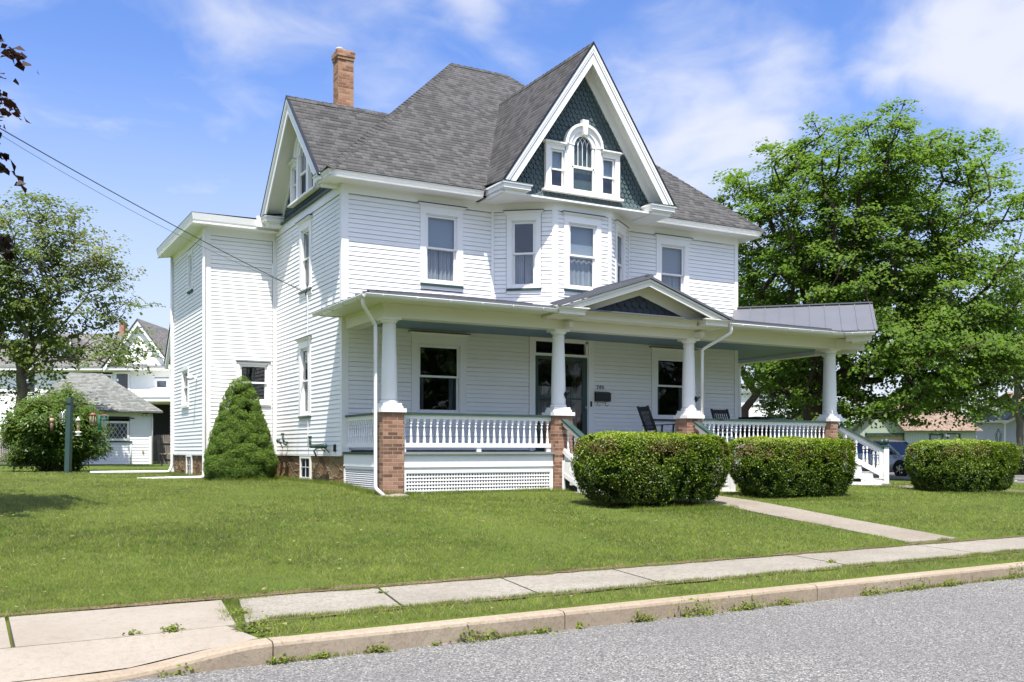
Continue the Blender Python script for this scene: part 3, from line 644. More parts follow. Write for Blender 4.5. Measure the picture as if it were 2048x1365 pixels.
def window(F, u0, u1, z0, z1, ca=.13, head=.17, cap=True, sill='green_paint', inner=('blind', 'curtain'), mid=.5, lip=.0, glassm='glass', skirt=.08, depth=.5, sashm='white_trim', single=False):
    """double hung window: u0..z1 is the sash opening"""
    m = MB(); o = .034
    m.box(F, u0 - ca, u0, 0, o, z0 - .03, z1 + .002); m.box(F, u1, u1 + ca, 0, o, z0 - .03, z1 + .002)
    m.box(F, u0 - ca, u1 + ca, 0, o + .004, z1 + .002, z1 + head)
    if cap:
        for k, (e, a, b) in enumerate(((.02, .0, .012), (.035, .012, .03), (.06, .03, .048))):
            m.box(F, u0 - ca - e, u1 + ca + e, 0, o + .015 + e * .8, z1 + head + a, z1 + head + b)
    m.box(F, u0 - ca, u1 + ca, 0, o + .012, z0 - .055, z0 - .032)
    # jamb lining
    m.box(F, u0, u0 + .022, -.10, .018, z0, z1); m.box(F, u1 - .022, u1, -.10, .018, z0, z1); m.box(F, u0, u1, -.10, .018, z1 - .02, z1 - .001); m.box(F, u0, u1, -.10, .022, z0 - .03, z0 + .01)
    w = m.build('window', 'white_trim', house)
    if cap: MB().box(F, u0 - ca - .07, u1 + ca + .07, 0, o + .075, z1 + head + .049, z1 + head + .066).build('drip_cap', 'black_metal', w)
    if sill:
        MB().box(F, u0 - ca - .0, u1 + ca + .0, 0, .055, z0 - .105, z0 - .058).build('sill', sill, w)
        if skirt: MB().box(F, u0 - ca, u1 + ca, 0, .026, z0 - .105 - skirt, z0 - .107).build('apron', 'white_trim', w)
    a, b = u0 + .024, u1 - .024; zm = z0 + (z1 - z0) * mid; st = .042
    def sash(p, q, wo, nm='sash'):
        s = MB(); s.box(F, a, a + st, wo - .03, wo, p, q); s.box(F, b - st, b, wo - .03, wo, p, q); s.box(F, a + st, b - st, wo - .03, wo, q - st, q); s.box(F, a + st, b - st, wo - .03, wo, p, p + st)
        so = s.build(nm, sashm, w)
        MB().box(F, a + st, b - st, wo - .018, wo - .014, p + st, q - st).build('pane', glassm, w)
    if single: sash(z0 + .012, z1 - .022, -.02)
    else: sash(zm - .02, z1 - .022, -.012); sash(z0 + .012, zm + .018, -.045)
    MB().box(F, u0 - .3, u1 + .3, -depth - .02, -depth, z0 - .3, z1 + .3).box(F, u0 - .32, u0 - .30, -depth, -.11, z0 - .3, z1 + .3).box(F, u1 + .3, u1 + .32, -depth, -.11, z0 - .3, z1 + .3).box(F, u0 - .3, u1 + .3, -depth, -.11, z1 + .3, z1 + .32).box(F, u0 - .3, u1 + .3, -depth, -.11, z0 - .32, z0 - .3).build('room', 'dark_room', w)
    def cloth(p, q, wv, mat, nm, ua, ub, amp=.012, fr=70):
        n = max(6, int((ub - ua) * 90)); pts = []
        for i in range(n + 1):
            u = ua + (ub - ua) * i / n; ww = wv + amp * math.sin(u * fr + .6 * math.sin(u * 9))
            pts += [F.p(u, ww, p), F.p(u, ww * 1.0, q)]
        c = MB(); c.add(pts, [(2 * i, 2 * i + 2, 2 * i + 3, 2 * i + 1) for i in range(n)], True); c.build(nm, mat, w)
    up, lo = inner
    if up == 'blind': cloth(zm - .03, z1 - .03, -.11, 'blind', 'blind', a, b, .0)
    if up == 'side': cloth(zm, z1, -.16, 'curtain', 'curtain', a, a + (b - a) * .18, .02, 50); cloth(zm, z1, -.16, 'curtain', 'curtain', b - (b - a) * .18, b, .02, 50)
    if lo == 'curtain':
        g = (b - a) * .5
        cloth(z0, zm + .05, -.15, 'curtain', 'curtain', a, a + g - .012, .02, 62); cloth(z0, zm + .05, -.155, 'curtain', 'curtain', a + g + .012, b, .02, 66)
    if lo == 'sheer': cloth(z0, zm + .05, -.13, 'curtain', 'curtain', a, b, .008, 44)
    if lo == 'side': cloth(z0, zm, -.16, 'curtain', 'curtain', a, a + (b - a) * .18, .02, 50); cloth(z0, zm, -.16, 'curtain', 'curtain', b - (b - a) * .18, b, .02, 50)
    return w
def hole(u0, u1, z0, z1, ca=.13, head=.17, b=.19): return (u0 - ca, u1 + ca, z0 - b, z1 + head)

ZB, ZF = -.08, 5.52
# openings --------------------------------------------------------------
wA = (1.94, 2.72, 3.80, 5.30); wB = (8.50, 9.28, 3.80, 5.30)
pL = (1.75, 2.79, .87, 2.38); pR = (8.38, 9.42, .87, 2.38)
D0, D1 = 4.76, 6.28
siding(FR, .13, 3.62, 2.90, ZF, [hole(*wA, b=.184)]); siding(FR, 7.48, WX - .12, 2.90, ZF, [hole(*wB, b=.184)])
siding(FR, .13, WX - .12, 0.02, 2.90, [hole(*pL, ca=.16, head=.2, b=.055), hole(*pR, ca=.17, head=.2, b=.055), (D0 - .16, D1 + .17, -.1, 2.80)])
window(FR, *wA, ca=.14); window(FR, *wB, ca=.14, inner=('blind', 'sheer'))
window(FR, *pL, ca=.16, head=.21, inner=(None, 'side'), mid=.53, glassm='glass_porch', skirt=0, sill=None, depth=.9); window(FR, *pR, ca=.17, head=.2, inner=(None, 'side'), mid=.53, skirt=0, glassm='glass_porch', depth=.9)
corner(FR, 0, .128, ZB, ZF); corner(FR, WX - .118, WX, 0, ZF)
# left wall: u runs from the back (y=5.13) to the front corner
lw2 = (5.13 - 2.86, 5.13 - 2.24, 3.86, 5.24); lw1 = (5.13 - 2.90, 5.13 - 2.30, .88, 2.44)
siding(LF, .10, 5.13 - .11, ZB, ZF, [hole(*lw2, b=.184), hole(*lw1, b=.104)])
window(LF, *lw2, ca=.15, inner=('blind', None)); window(LF, *lw1, ca=.15, inner=(None, 'side'), skirt=0)
corner(LF, 5.13 - .108, 5.13 + .028, ZB, ZF); corner(LF, 0, .098, ZB, ZF)
# wing
ww = (1.78 - .95, 1.78 - .22, 1.28, 2.22)
siding(WF, .12, 1.68, ZB, 5.42, [(ww[0] - .07, ww[1] + .07, ww[2] - .104, ww[3] + .06)])
window(WF, *ww, ca=.07, head=.05, cap=False, inner=(None, None), skirt=0, sill='sill_pale')
MB().box(WF, ww[0] - .08, ww[1] + .08, 0, .06, ww[3] + .052, ww[3] + .07).build('drip_cap', 'black_metal', house)
corner(WF, 0, .118, ZB, 5.42); corner(WF, 1.69, 1.775, ZB, 5.42)
l2 = (9.46 - 7.16, 9.46 - 6.72, 4.33, 5.22); l1 = (9.46 - 8.05, 9.46 - 7.28, 1.28, 2.20)
siding(WL, .10, 4.33 - .11, ZB, 5.42, [(l2[0] - .09, l2[1] + .09, l2[2] - .104, l2[3] + .1), (l1[0] - .09, l1[1] + .09, l1[2] - .104, l1[3] + .08)])
window(WL, *l2, ca=.09, head=.10, cap=False, inner=(None, None), skirt=0); window(WL, *l1, ca=.09, head=.08, cap=False, inner=('blind', 'curtain'), skirt=0, sill='sill_pale')
corner(WL, 4.33 - .108, 4.33 + .028, ZB, 5.42); corner(WL, 0, .098, ZB, 5.42)
siding(RI, 0, WD_, ZB, ZF)
siding(Face((WX, WD_), (-1.78, WD_)), 0, 12.88, ZB, 5.42)
siding(Face((-1.78, WD_), (-1.78, 9.46)), 0, .44, ZB, 5.42)
# bay
bl = (.48, 1.04, 3.80, 5.30); bf = (.37, 1.14, 3.80, 5.28); br = (.46, 1.02, 3.80, 5.30)
siding(BL, .07, BL.len - .06, 2.95, ZF, [hole(*bl, b=.184)]); siding(BF, .08, BF.len - .08, 2.95, ZF, [hole(*bf, b=.184)]); siding(BR, .06, BR.len - .07, 2.95, ZF, [hole(*br, b=.184)])
window(BL, *bl, ca=.12, inner=(None, 'curtain')); window(BF, *bf, ca=.13, inner=('blind', 'sheer')); window(BR, *br, ca=.12, inner=('blind', 'sheer'))
for F, a, b in ((BL, 0, .068), (BL, BL.len - .058, BL.len + .02), (BF, 0, .078), (BF, BF.len - .078, BF.len), (BR, -.02, .058), (BR, BR.len - .068, BR.len)): corner(F, a, b, 2.95, ZF, w=.026)
for F in (BL, BF, BR): MB().box(F, -.012, F.len + .012, 0, .034, ZF, 5.71).build('frieze', 'white_trim', house)
# friezes
MB().box(FR, 0, 3.6, 0, .034, ZF, 5.71).build('frieze', 'white_trim', house); MB().box(FR, 7.5, WX, 0, .034, ZF, 5.71).build('frieze', 'white_trim', house)
MB().box(LF, 0, 5.13 + .034, 0, .034, ZF, 5.71).build('frieze', 'white_trim', house)
MB().box(WF, 0, 1.745, 0, .034, 5.42, 5.60).box(WL, 0, 4.33 + .034, 0, .034, 5.42, 5.60).build('frieze', 'white_trim', house)
# foundation
for F_, l_ in ((LF, 5.13), (WF, 1.78), (WL, 4.33), (RI, WD_)): MB().box(F_, 0, l_, -.25, -.02, -1.2, ZB).build('foundation', 'stone', house)
MB().box(LF, 0, 5.10, -.02, .012, ZB - .035, ZB).box(WL, 0, 4.33, -.02, .012, ZB - .035, ZB).box(WF, .0, 1.74, -.02, .012, ZB - .035, ZB).build('water_table', 'white_trim', house)
def cellar(F, u0, u1, z0, z1):
    m = MB(); m.box(F, u0, u0 + .07, -.02, .02, z0, z1); m.box(F, u1 - .07, u1, -.02, .02, z0, z1); m.box(F, u0, u1, -.02, .03, z0 - .05, z0 - .001); m.box(F, u0 + .07, u1 - .07, -.02, .018, z1 - .05, z1)
    w = m.build('cellar_window', 'sill_pale', house)
    MB().box(F, u0 + .07, u1 - .07, -.016, -.010, z0, z1 - .05).build('pane', 'glass_dark', w); MB().box(F, u0 + .07, u1 - .07, -.0195, -.0175, z0, z1 - .05).build('shade', 'blind', w)
    n = MB(); um = (u0 + u1) / 2; n.box(F, um - .012, um + .012, -.008, .004, z0, z1 - .05); n.box(F, u0 + .07, u1 - .07, -.008, .002, (z0 + z1) / 2 - .02, (z0 + z1) / 2); n.build('glazing_bar', 'grey_skirt', w)
cellar(LF, 5.13 - 3.02, 5.13 - 2.20, -.62, -.13); cellar(WL, 9.46 - 7.57, 9.46 - 6.85, -.62, -.11)

# ------------------------------------------------------------------ roofs
OV = .5; EZ = 5.87; SL = .932
R0 = (4.95, 4.95, EZ + SL * 5.45); R1 = (6.75, 4.95, EZ + SL * 5.45)
c0, c1, c2, c3 = (-OV, -OV, EZ), (WX + OV, -OV, EZ), (WX + OV, WD_ + OV, EZ), (-OV, WD_ + OV, EZ)
GX, GY, GZ = 5.61, -1.25, 9.42; GB = 5.95; HW = 2.37; GS = (GZ - GB) / HW; ybk = -OV + (GZ - EZ) / SL; yb2 = -OV + (GB - EZ) / SL
GY2, HZ, LW = 2.37, 8.24, 2.35; yb = 5.87; xbk = -OV + (HZ - EZ) / SL
m = MB(); a_pt = (GX, ybk, GZ); m.poly([c0, (GX - HW, -OV, EZ), a_pt, R0]); m.poly([(GX + HW, -OV, EZ), c1, R1, a_pt]); m.poly([a_pt, R1, R0]); m.poly([c1, c2, R1]); m.poly([c2, c3, R0, R1])
b_pt = (xbk, GY2, HZ); m.poly([c3, (-OV, GY2 + LW, EZ), b_pt, R0]); m.poly([(-OV, GY2 - LW, EZ), c0, R0, b_pt])
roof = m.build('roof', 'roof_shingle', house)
def ridge(a, b, nm='ridge_cap', off=.012, w=.13, parent=None, k=.9):   # overlapping ridge shingles
    a, b = Vector(a), Vector(b); d = b - a; L_ = d.length; d.normalize(); r = d.cross(Vector((0, 0, 1))).normalized(); q = r.cross(d).normalized()
    m = MB(); n = int(L_ / .20)
    for i in range(n):
        p = a + d * (L_ * i / n); e = a + d * (L_ * (i + 1.15) / n); lo = off; hi = off + .007
        m.add([p - r * w - q * (w * k) + q * hi, p + q * hi * 1.4, p + r * w - q * (w * k) + q * hi, e - r * w - q * (w * k) + q * lo, e + q * lo, e + r * w - q * (w * k) + q * lo], [(0, 1, 4, 3), (1, 2, 5, 4)])
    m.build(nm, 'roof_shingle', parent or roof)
ridge(c0, R0, k=.64); ridge(c1, R1, k=.64); ridge(R0, R1, k=.93)
# cornice: soffit, fascia and crown round the hip eaves
def cornice(pts, name='cornice', zlo=5.71, mat='white_trim', inward=None, ez=EZ):
    """pts: outer eave polyline (x,y) at fascia line with the matching wall points"""
    m = MB()
    for (o0, o1, i0, i1) in pts:
        O0, O1, I0, I1 = [Vector((a, b, 0)) for a, b in (o0, o1, i0, i1)]
        z = lambda p, h: Vector((p.x, p.y, h))
        n = (O0 - I0); n.normalize()
        dd = (O1 - O0).normalized(); nn = Vector((dd.y, -dd.x, 0)); 
        if nn.dot(O0 - I0) < 0: nn = -nn
        # soffit
        m.poly([z(O0, zlo), z(O1, zlo), z(I1, zlo), z(I0, zlo)])
        f = .0
        prof = [(-.06, zlo), (-.06, zlo + .035), (-.03, zlo + .04), (-.03, zlo + .085), (-.012, zlo + .10), (.012, ez - .03), (.015, ez - .012)]
        A = []
        for w_, h in prof:
            k0 = O0 + (O0 - I0).normalized() * w_ * ((O0 - I0).length / max(.001, abs((O0 - I0).dot(nn)))); k1 = O1 + (O1 - I1).normalized() * w_ * ((O1 - I1).length / max(.001, abs((O1 - I1).dot(nn))))
            A.append((z(k0, h), z(k1, h)))
        vs = [p for pr in A for p in pr]; m.add(vs, [(2 * i, 2 * i + 1, 2 * i + 3, 2 * i + 2) for i in range(len(A) - 1)])
    # bed mould at the wall
        m.add([z(I0, zlo - .05) , z(I1, zlo - .05), z(I1 + nn * .07, zlo - .002), z(I0 + nn * .07, zlo - .002)], [(0, 1, 2, 3)])
    return m.build(name, mat, house)
e = OV - .03
cornice([((-e, -e), (3.17, -e), (-.0, -.0), (3.17, 0))]); cornice([((7.99, -e), (WX + e, -e), (7.99, 0), (WX, 0))])
cornice([((WX + e, -e), (WX + e, WD_ + e), (WX, 0), (WX, WD_))])
cornice([((-e, .30), (-e, -e), (0, .30), (0, 0))])
MB().b(-e, -.0, .30, .305, 5.65, 5.90).build('cornice_end', 'white_trim', house)

# front gable --------------------------------------------------------------
GX, GY, GZ = 5.61, -1.25, 9.42; GB = 5.95; HW = 2.37; GS = (GZ - GB) / HW
ybk = -OV + (GZ - EZ) / SL; yb2 = -OV + (GB - EZ) / SL
m = MB()
m.poly([(GX, GY, GZ), (GX, ybk, GZ), (GX - HW, yb2, GB), (GX - HW, GY, GB)][::-1]); m.poly([(GX, GY, GZ), (GX, ybk, GZ), (GX + HW, yb2, GB), (GX + HW, GY, GB)])
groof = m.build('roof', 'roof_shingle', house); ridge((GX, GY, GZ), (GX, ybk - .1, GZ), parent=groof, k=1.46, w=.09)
def gable_trim(C, hw, zb, za, y, t, nrm, wall, wallw, foot_extra=0.0):
    """C: centre along t at z=0. t: along, nrm: outward. y: outward distance of the rake edge, wall: outward distance of the gable wall"""
    P = lambda u, w, z: Vector(C) + Vector(t) * u + Vector(nrm) * w + Vector((0, 0, z))
    s = (za - zb) / hw; cs = 1 / math.sqrt(1 + s * s)
    def off(d): return d / cs       # vertical drop for a perpendicular offset
    m = MB()
    for sg in (-1, 1):
        # layers: (perp start, perp end, w outer, w inner)
        for (a, b, wo, wi) in ((.020, .085, y, y - .05), (.085, .125, y - .012, y - .05), (.125, .27, y - .035, y - .07)):
            za0, zb0 = za - off(a), za - off(b); hwa = (za0 - zb) / s; hwb = (zb0 - zb) / s
            pts = [P(0, wo, za0), P(sg * hwa, wo, zb), P(sg * hwb, wo, zb), P(0, wo, zb0)]
            m.prism(pts, Vector(nrm) * (wi - wo))
    m.build('rake_board', 'white_trim', house)
    m = MB()
    for sg in (-1, 1):
        za0 = za - off(.13); hwa = (za0 - zb) / s
        m.poly([P(0, y - .05, za0), P(sg * hwa, y - .05, zb), P(sg * hwa, wall, zb), P(0, wall, za0)])
        za0, zb0 = za - off(.13), za - off(.13 + wallw); hwa = (za0 - zb) / s; hwb = (zb0 - zb) / s
        m.prism([P(0, wall + .04, za0), P(sg * hwa, wall + .04, zb), P(sg * hwb, wall + .04, zb), P(0, wall + .04, zb0)], Vector(nrm) * -.05)
    m.build('rake_soffit', 'white_trim', house)
    m = MB()      # dark roof edge
    for sg in (-1, 1): m.prism([P(0, y + .012, za + .012), P(sg * (hw + .02), y + .012, zb - .012), P(sg * hw, y + .012, zb - .05), P(0, y + .012, za - off(.022))], Vector(nrm) * -.35 if False else Vector(nrm) * -.06)
    m.build('drip_edge', 'black_metal', house)
    return P, s
P, s = gable_trim((GX, 0, 0), HW, GB, GZ, 1.25, (1, 0, 0), (0, -1, 0), .80, .20)
def scales(P, wall, zb, ztop, hw_at, flare=0, z0f=None, mat='green_shingle', holes=(), sw=.118, sh=.112, name='shingle_panel', ulim=None):
    m = MB(); base = MB()
    hb = hw_at(zb); base.poly([P(-hb, wall - .01, zb), P(hb, wall - .01, zb), P(hw_at(ztop - .02), wall - .01, ztop - .02), P(-hw_at(ztop - .02), wall - .01, ztop - .02)])
    k = 0; z = zb
    while z < ztop:
        n = int(hw_at(z) / sw) + 2
        for i in range(-n, n + 1):
            u = (i + (.5 if k % 2 else 0)) * sw
            if abs(u) > hw_at(z + sh * .4) + .0: continue
            if any(a < u < b and c < z + sh * .5 < d for a, b, c, d in holes): continue
            fl = 0 if z0f is None else max(0, (z0f - z) / (z0f - zb)) ** 1.5 * flare; fl2 = 0 if z0f is None else max(0, (z0f - z - sh) / (z0f - zb)) ** 1.5 * flare
            h = sw * .5 - .006; w0 = wall + .024 + fl + random.uniform(-.002, .002); w1 = wall + .002 + fl2; zo = random.uniform(-.004, .004)
            kk_ = sh / .135; pr = [(-h, .075 * kk_), (-h * .93, .045 * kk_), (-h * .62, .014 * kk_), (-h * .25, 0), (h * .25, 0), (h * .62, .014 * kk_), (h * .93, .045 * kk_), (h, .075 * kk_)]
            T_ = sh * 1.15
            f1 = [P(u + a, w0 + (w1 - w0) * b / T_, z + b + zo) for a, b in pr]; top = [P(u + h, w1, z + T_), P(u - h, w1, z + T_)]
            b1 = [P(u + a, w0 - .018 + (w1 - w0) * b / T_, z + b + zo) for a, b in pr]
            o = len(f1); vs = f1 + top + b1; fs = [tuple(range(o + 2))] + [(j, j + 1, o + 2 + j + 1, o + 2 + j)[::-1] for j in range(o - 1)]
            m.add(vs, fs)
        z += sh; k += 1
    b_ = base.build(name, mat, house); m.build('scale_shingles', mat, b_); return b_
def hwf(z): return max(.0, (GZ - .36 - .22 - z) / s)
wz0, wz1 = 5.98, 7.08
def hw_front(z): return min(hwf(z), 1.62 if z < 5.95 else 9)
scales(P, .80, 5.74, 8.66, lambda z: min(hwf(z) , 1.60 + (0 if z < 5.96 else 9)), flare=.14, z0f=6.02, holes=((-1.02, .98, 5.95, 7.1), (-.42, .42, 7.0, 7.55)))
MB().poly([(GX - 1.62, -.95, 5.742), (GX + 1.62, -.95, 5.742), (GX + 1.62, -.5, 5.742), (GX - 1.62, -.5, 5.742)]).build('flare_soffit', 'green_paint', house)
# soffit that carries the gable round the bay
m = MB(); m.b(GX - HW + .02, GX + HW - .02, -1.12, -.02, 5.70, 5.735); m.build('gable_soffit', 'white_trim', house)
def returns(P, hw, zb, y, inner, length, ztop, zlow):
    for sg in (-1, 1):
        m = MB(); a, b = sorted((sg * (hw + .015), sg * (hw - length)))
        for (ex, z0, z1) in ((-.10, zlow, zlow + .07), (-.06, zlow + .07, zlow + .10), (-.02, zlow + .10, ztop - .045), (.01, ztop - .045, ztop - .01)):
            if sg < 0: q = [(a - ex, y + ex), (b + ex, y + ex), (b + ex, inner), (a - ex, inner)]
            else: q = [(a - ex, y + ex), (b + ex, y + ex), (b + ex, inner), (a - ex, inner)]
            m.prism([P(u, w, z0) for u, w in q], (0, 0, z1 - z0))
        r = m.build('cornice_return', 'white_trim', house)
        m = MB(); m.prism([P(a - .02, y + .02, ztop - .008), P(b + .02, y + .02, ztop - .008), P(b, inner, ztop + .075), P(a, inner, ztop + .075)], (0, 0, .012)); m.build('return_cap', 'green_paint', r)
returns(P, HW, GB, 1.27, .35, .72, 5.925, 5.685)

def palladian(P, wall, uc, z0, S_=1.0, zs=1.0):
    """three part window with an arched middle light"""
    Z = lambda z: z0 + (z - 5.95) * zs
    w0 = wall + .03; w1 = wall + .115
    m = MB(); F = Face((0, 0), (1, 0)); F.p = lambda u, w, z: P(uc + u * S_, w, z)
    def bx(a, b, c, d, wa=w0, wb=w1, mm=m): mm.box(F, a, b, wa, wb, Z(c), Z(d))
    bx(-1.03, -.90, 6.0, 6.93); bx(.90, 1.03, 6.0, 6.93); bx(-.52, -.33, 6.0, 7.14); bx(.33, .52, 6.0, 7.14)
    bx(-.90, -.52, 6.0, 6.05); bx(.52, .90, 6.0, 6.05); bx(-.33, .33, 6.0, 6.04)
    bx(-1.10, 1.10, 5.95, 6.0, w0, w1 + .05)
    for sg in (-1, 1):
        for (e, a, b, o) in ((0, 6.93, 7.03, 0), (.02, 7.03, 7.06, .03), (.05, 7.06, 7.09, .07)):
            u0, u1 = sorted((sg * (1.03 + e), sg * .50)); bx(u0, u1, a, b, w0, w1 + o)
    win = m.build('gable_window', 'white_trim', house)
    # arch
    m = MB(); n = 18; zc = 7.10
    def arc(r0, r1, wa, wb, mm):
        pts = []
        for i in range(n + 1):
            t = math.pi * i / n; pts += [P(uc + S_ * r * math.cos(t), w, Z(zc + r * math.sin(t))) for r, w in ((r0, wb), (r1, wb), (r1, wa), (r0, wa))]
        mm.add(pts, [(4 * i + j, 4 * i + (j + 1) % 4, 4 * i + 4 + (j + 1) % 4, 4 * i + 4 + j) for i in range(n) for j in range(4)])
    arc(.24, .36, w0, w1 - .02, m); arc(.34, .47, w0, w1 + .01, m); arc(.46, .52, w0, w1 + .06, m)
    m.prism([P(uc - S_ * .05, w1 + .08, Z(7.36)), P(uc + S_ * .05, w1 + .08, Z(7.36)), P(uc + S_ * .085, w1 + .08, Z(7.70)), P(uc - S_ * .085, w1 + .08, Z(7.70))], P(0, -.12, 0) - P(0, 0, 0))
    m.build('arch', 'white_trim', win)
    g = w0 + .012
    def fr(a, b, c, d, zmid):
        s_ = MB(); st = .035
        for (p, q, o) in ((zmid - .02, d, .035), (c, zmid + .02, .015)):
            for (x0, x1, y0, y1) in ((a, a + st, p, q), (b - st, b, p, q), (a + st, b - st, q - st, q), (a + st, b - st, p, p + st)): s_.box(F, x0, x1, g, g + o, Z(y0), Z(y1))
        s_.build('sash', 'white_trim', win); MB().box(F, a, b, g - .004, g, Z(c), Z(d)).build('pane', 'glass', win)
        MB().box(F, a, b, g - .06, g - .05, Z(zmid), Z(d)).build('blind', 'table_cover', win); MB().box(F, a, b, g - .06, g - .05, Z(c), Z(zmid)).build('shade', 'dark_room', win)
    fr(-.88, -.54, 6.07, 6.92, 6.48); fr(.54, .88, 6.07, 6.92, 6.48)
    s_ = MB()
    for (x0, x1, y0, y1) in ((-.31, -.27, 6.05, 6.62), (.27, .31, 6.05, 6.62), (-.27, .27, 6.05, 6.09), (-.33, .33, 6.58, 6.64), (-.31, -.25, 6.64, 7.1), (.25, .31, 6.64, 7.1)): s_.box(F, x0, x1, g, g + .04, Z(y0), Z(y1))
    s_.build('sash', 'white_trim', win)
    gm = MB(); pts = [P(uc + S_ * .27 * math.cos(math.pi * i / 14), g, Z(7.1 + .27 * math.sin(math.pi * i / 14))) for i in range(15)] + [P(uc - S_ * .30, g, Z(6.05)), P(uc + S_ * .30, g, Z(6.05))]
    gm.poly(pts); gm.build('pane', 'glass', win)
    dm = MB(); dm.poly([p - (P(0, 1, 0) - P(0, 0, 0)) * .06 for p in pts]); dm.build('shade', 'dark_room', win)
    # interlaced gothic bars
    tb = MB()
    for u in (-.125, 0, .125): tb.tube([P(uc + S_ * u, g + .008, Z(6.64)), P(uc + S_ * u, g + .008, Z(7.08))], .009, 5, False)
    for u0 in (-.25, -.125, 0, .125, .25):
        for sg in (-1, 1):
            q = []
            for i in range(8):
                t = (math.pi / 2) * i / 7 * .9; cu = u0 + sg * .30 * (1 - math.cos(t)); cz = 7.08 + .30 * math.sin(t)
                if math.hypot(cu, cz - 7.1) < .25 or i == 0: q.append(P(uc + S_ * cu, g + .008, Z(cz)))
                else: break
            if len(q) > 1 and abs(u0) < .2: tb.tube(q, .007, 5, False)
    tb.build('glazing_bars', 'white_trim', win)
palladian(P, .80, -.05, 5.95)

# left gable ---------------------------------------------------------------
GY2, HZ, LW = 2.37, 8.24, 2.35
yb = 5.87; SLg = (HZ - yb) / LW; xbk = -OV + (HZ - EZ) / SL
m = MB()
m.poly([(-OV - .03, GY2, HZ), (xbk + .3, GY2, HZ), (-OV, GY2 - LW, yb), (-OV - .03, GY2 - LW, yb)]); m.poly([(-OV - .03, GY2, HZ), (xbk + .3, GY2, HZ), (-OV, GY2 + LW, yb), (-OV - .03, GY2 + LW, yb)][::-1])
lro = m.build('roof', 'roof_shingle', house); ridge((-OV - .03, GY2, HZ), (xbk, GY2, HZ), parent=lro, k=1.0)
PL, s2 = gable_trim((0, GY2, 0), LW, yb, HZ, OV + .03, (0, -1, 0), (-1, 0, 0), .02, .16)
scales(PL, .02, 5.73, 7.75, lambda z: max(0, (HZ - .42 - z) / s2), holes=((-1.0, 1.0, 5.9, 7.0), (-.4, .4, 6.9, 7.5)))
palladian(PL, .02, -.08, 5.93, .93, .92)
returns(PL, LW, yb, OV + .01, .0, .42, 5.90, 5.66)
MB().box(LF, .3, 4.8, 0, .10, 5.712, 5.735).build('ledge', 'green_paint', house)
# wing flat roof with its cornice
e2 = .40; zt = 5.86
m = MB(); m.poly([(-1.78 - e2 - .02, 5.13 - e2 - .02, zt + .0), (0, 5.13 - e2 - .02, zt + .03), (0, 9.46 + e2, zt + .03), (-1.78 - e2 - .02, 9.46 + e2, zt)]); m.build('wing_roof', 'roof_shingle_taupe', house)
cornice([((-1.78 - e2, 5.13 - e2), (0.0, 5.13 - e2), (-1.78, 5.13), (0, 5.13)), ((-1.78 - e2, 9.46 + e2), (-1.78 - e2, 5.13 - e2), (-1.78, 9.46), (-1.78, 5.13))], zlo=5.60, ez=zt)
MB().b(-.62, .0, 4.64, 4.74, 5.66, 5.93).build('cornice_end', 'white_trim', house)
# chimney
m = MB(); cx0, cx1, cy0, cy1 = 1.43, 1.85, 4.4, 4.80
m.b(cx0, cx1, cy0, cy1, 8.3, 10.22); chm = m.build('chimney', 'brick_chimney', house)
MB().b(cx0 - .018, cx1 + .018, cy0 - .018, cy1 + .018, 10.22, 10.30).b(cx0 - .035, cx1 + .035, cy0 - .035, cy1 + .035, 10.30, 10.43).b(cx0 - .01, cx1 + .01, cy0 - .01, cy1 + .01, 10.43, 10.47).build('corbel', 'brick_chimney', chm)
m = MB(); m.sphere((1.62, 4.58, 10.47), .17, 10, (1.0, 1.0, .28)); m.sphere((1.5, 4.5, 10.49), .11, 8, (1, 1, .5)); m.build('mortar_crown', 'concrete_pale', chm)
# rear ell: low gabled part just showing behind the wing
F_ = Face((-1.45, 11.85), (-1.45, 9.92))
siding(F_, 0, 1.9, ZB, 2.75)
m = MB(); k_ = 0
while k_ < 12:      # clapboards inside the little gable
    z = 2.75 + k_ * .1; hw_ = (4.1 - z) / 1.05
    if hw_ > .1: m.add([(-1.47, 10.6 - hw_, z), (-1.47, 10.6 + hw_, z), (-1.455, 10.6 + hw_ - .09, z + .1), (-1.455, 10.6 - hw_ + .09, z + .1)], [(0, 1, 2, 3)])
    k_ += 1
m.b(-1.44, 3, 11.8, 11.85, -1, 2.75); m.build('rear_wall', 'white_siding', house)
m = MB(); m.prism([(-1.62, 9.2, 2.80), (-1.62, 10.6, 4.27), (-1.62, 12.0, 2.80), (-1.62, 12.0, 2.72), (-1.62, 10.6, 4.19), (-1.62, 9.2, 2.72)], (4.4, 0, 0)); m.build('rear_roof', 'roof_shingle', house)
m = MB(); m.prism([(-1.60, 10.6, 4.18), (-1.60, 11.98, 2.72), (-1.60, 11.98, 2.56), (-1.60, 10.6, 4.02)], (.1, 0, 0)); m.build('rake_board', 'white_trim', house)
# ------------------------------------------------------------------ porch (part of the house)
q2 = math.sqrt(.5)
def DG(s, o, z=0): return Vector((WX + s * q2 + o * q2, -s * q2 + o * q2, z))   # along / across the corner diagonal
PY = -2.1
cols = [(.22, PY), (4.12, PY), (7.70, PY), (12.33, PY)]
cdiag = DG(2.36, .60); cols.append((cdiag.x, cdiag.y)); cols.append((cdiag.x, 2.35))
m = MB(); fl = [(0, -2.32), (12.45, -2.32), tuple(DG(2.55, -.65)[:2]), tuple(DG(2.55, .65)[:2]), (13.42, -1.1), (13.42, 2.5), (WX, 2.5), (WX, -.02), (0, -.02)]
m.prism([(x, y, -.07) for x, y in fl], (0, 0, .05)); m.build('porch_floor', 'floor_paint', house)
PFZ = -.02
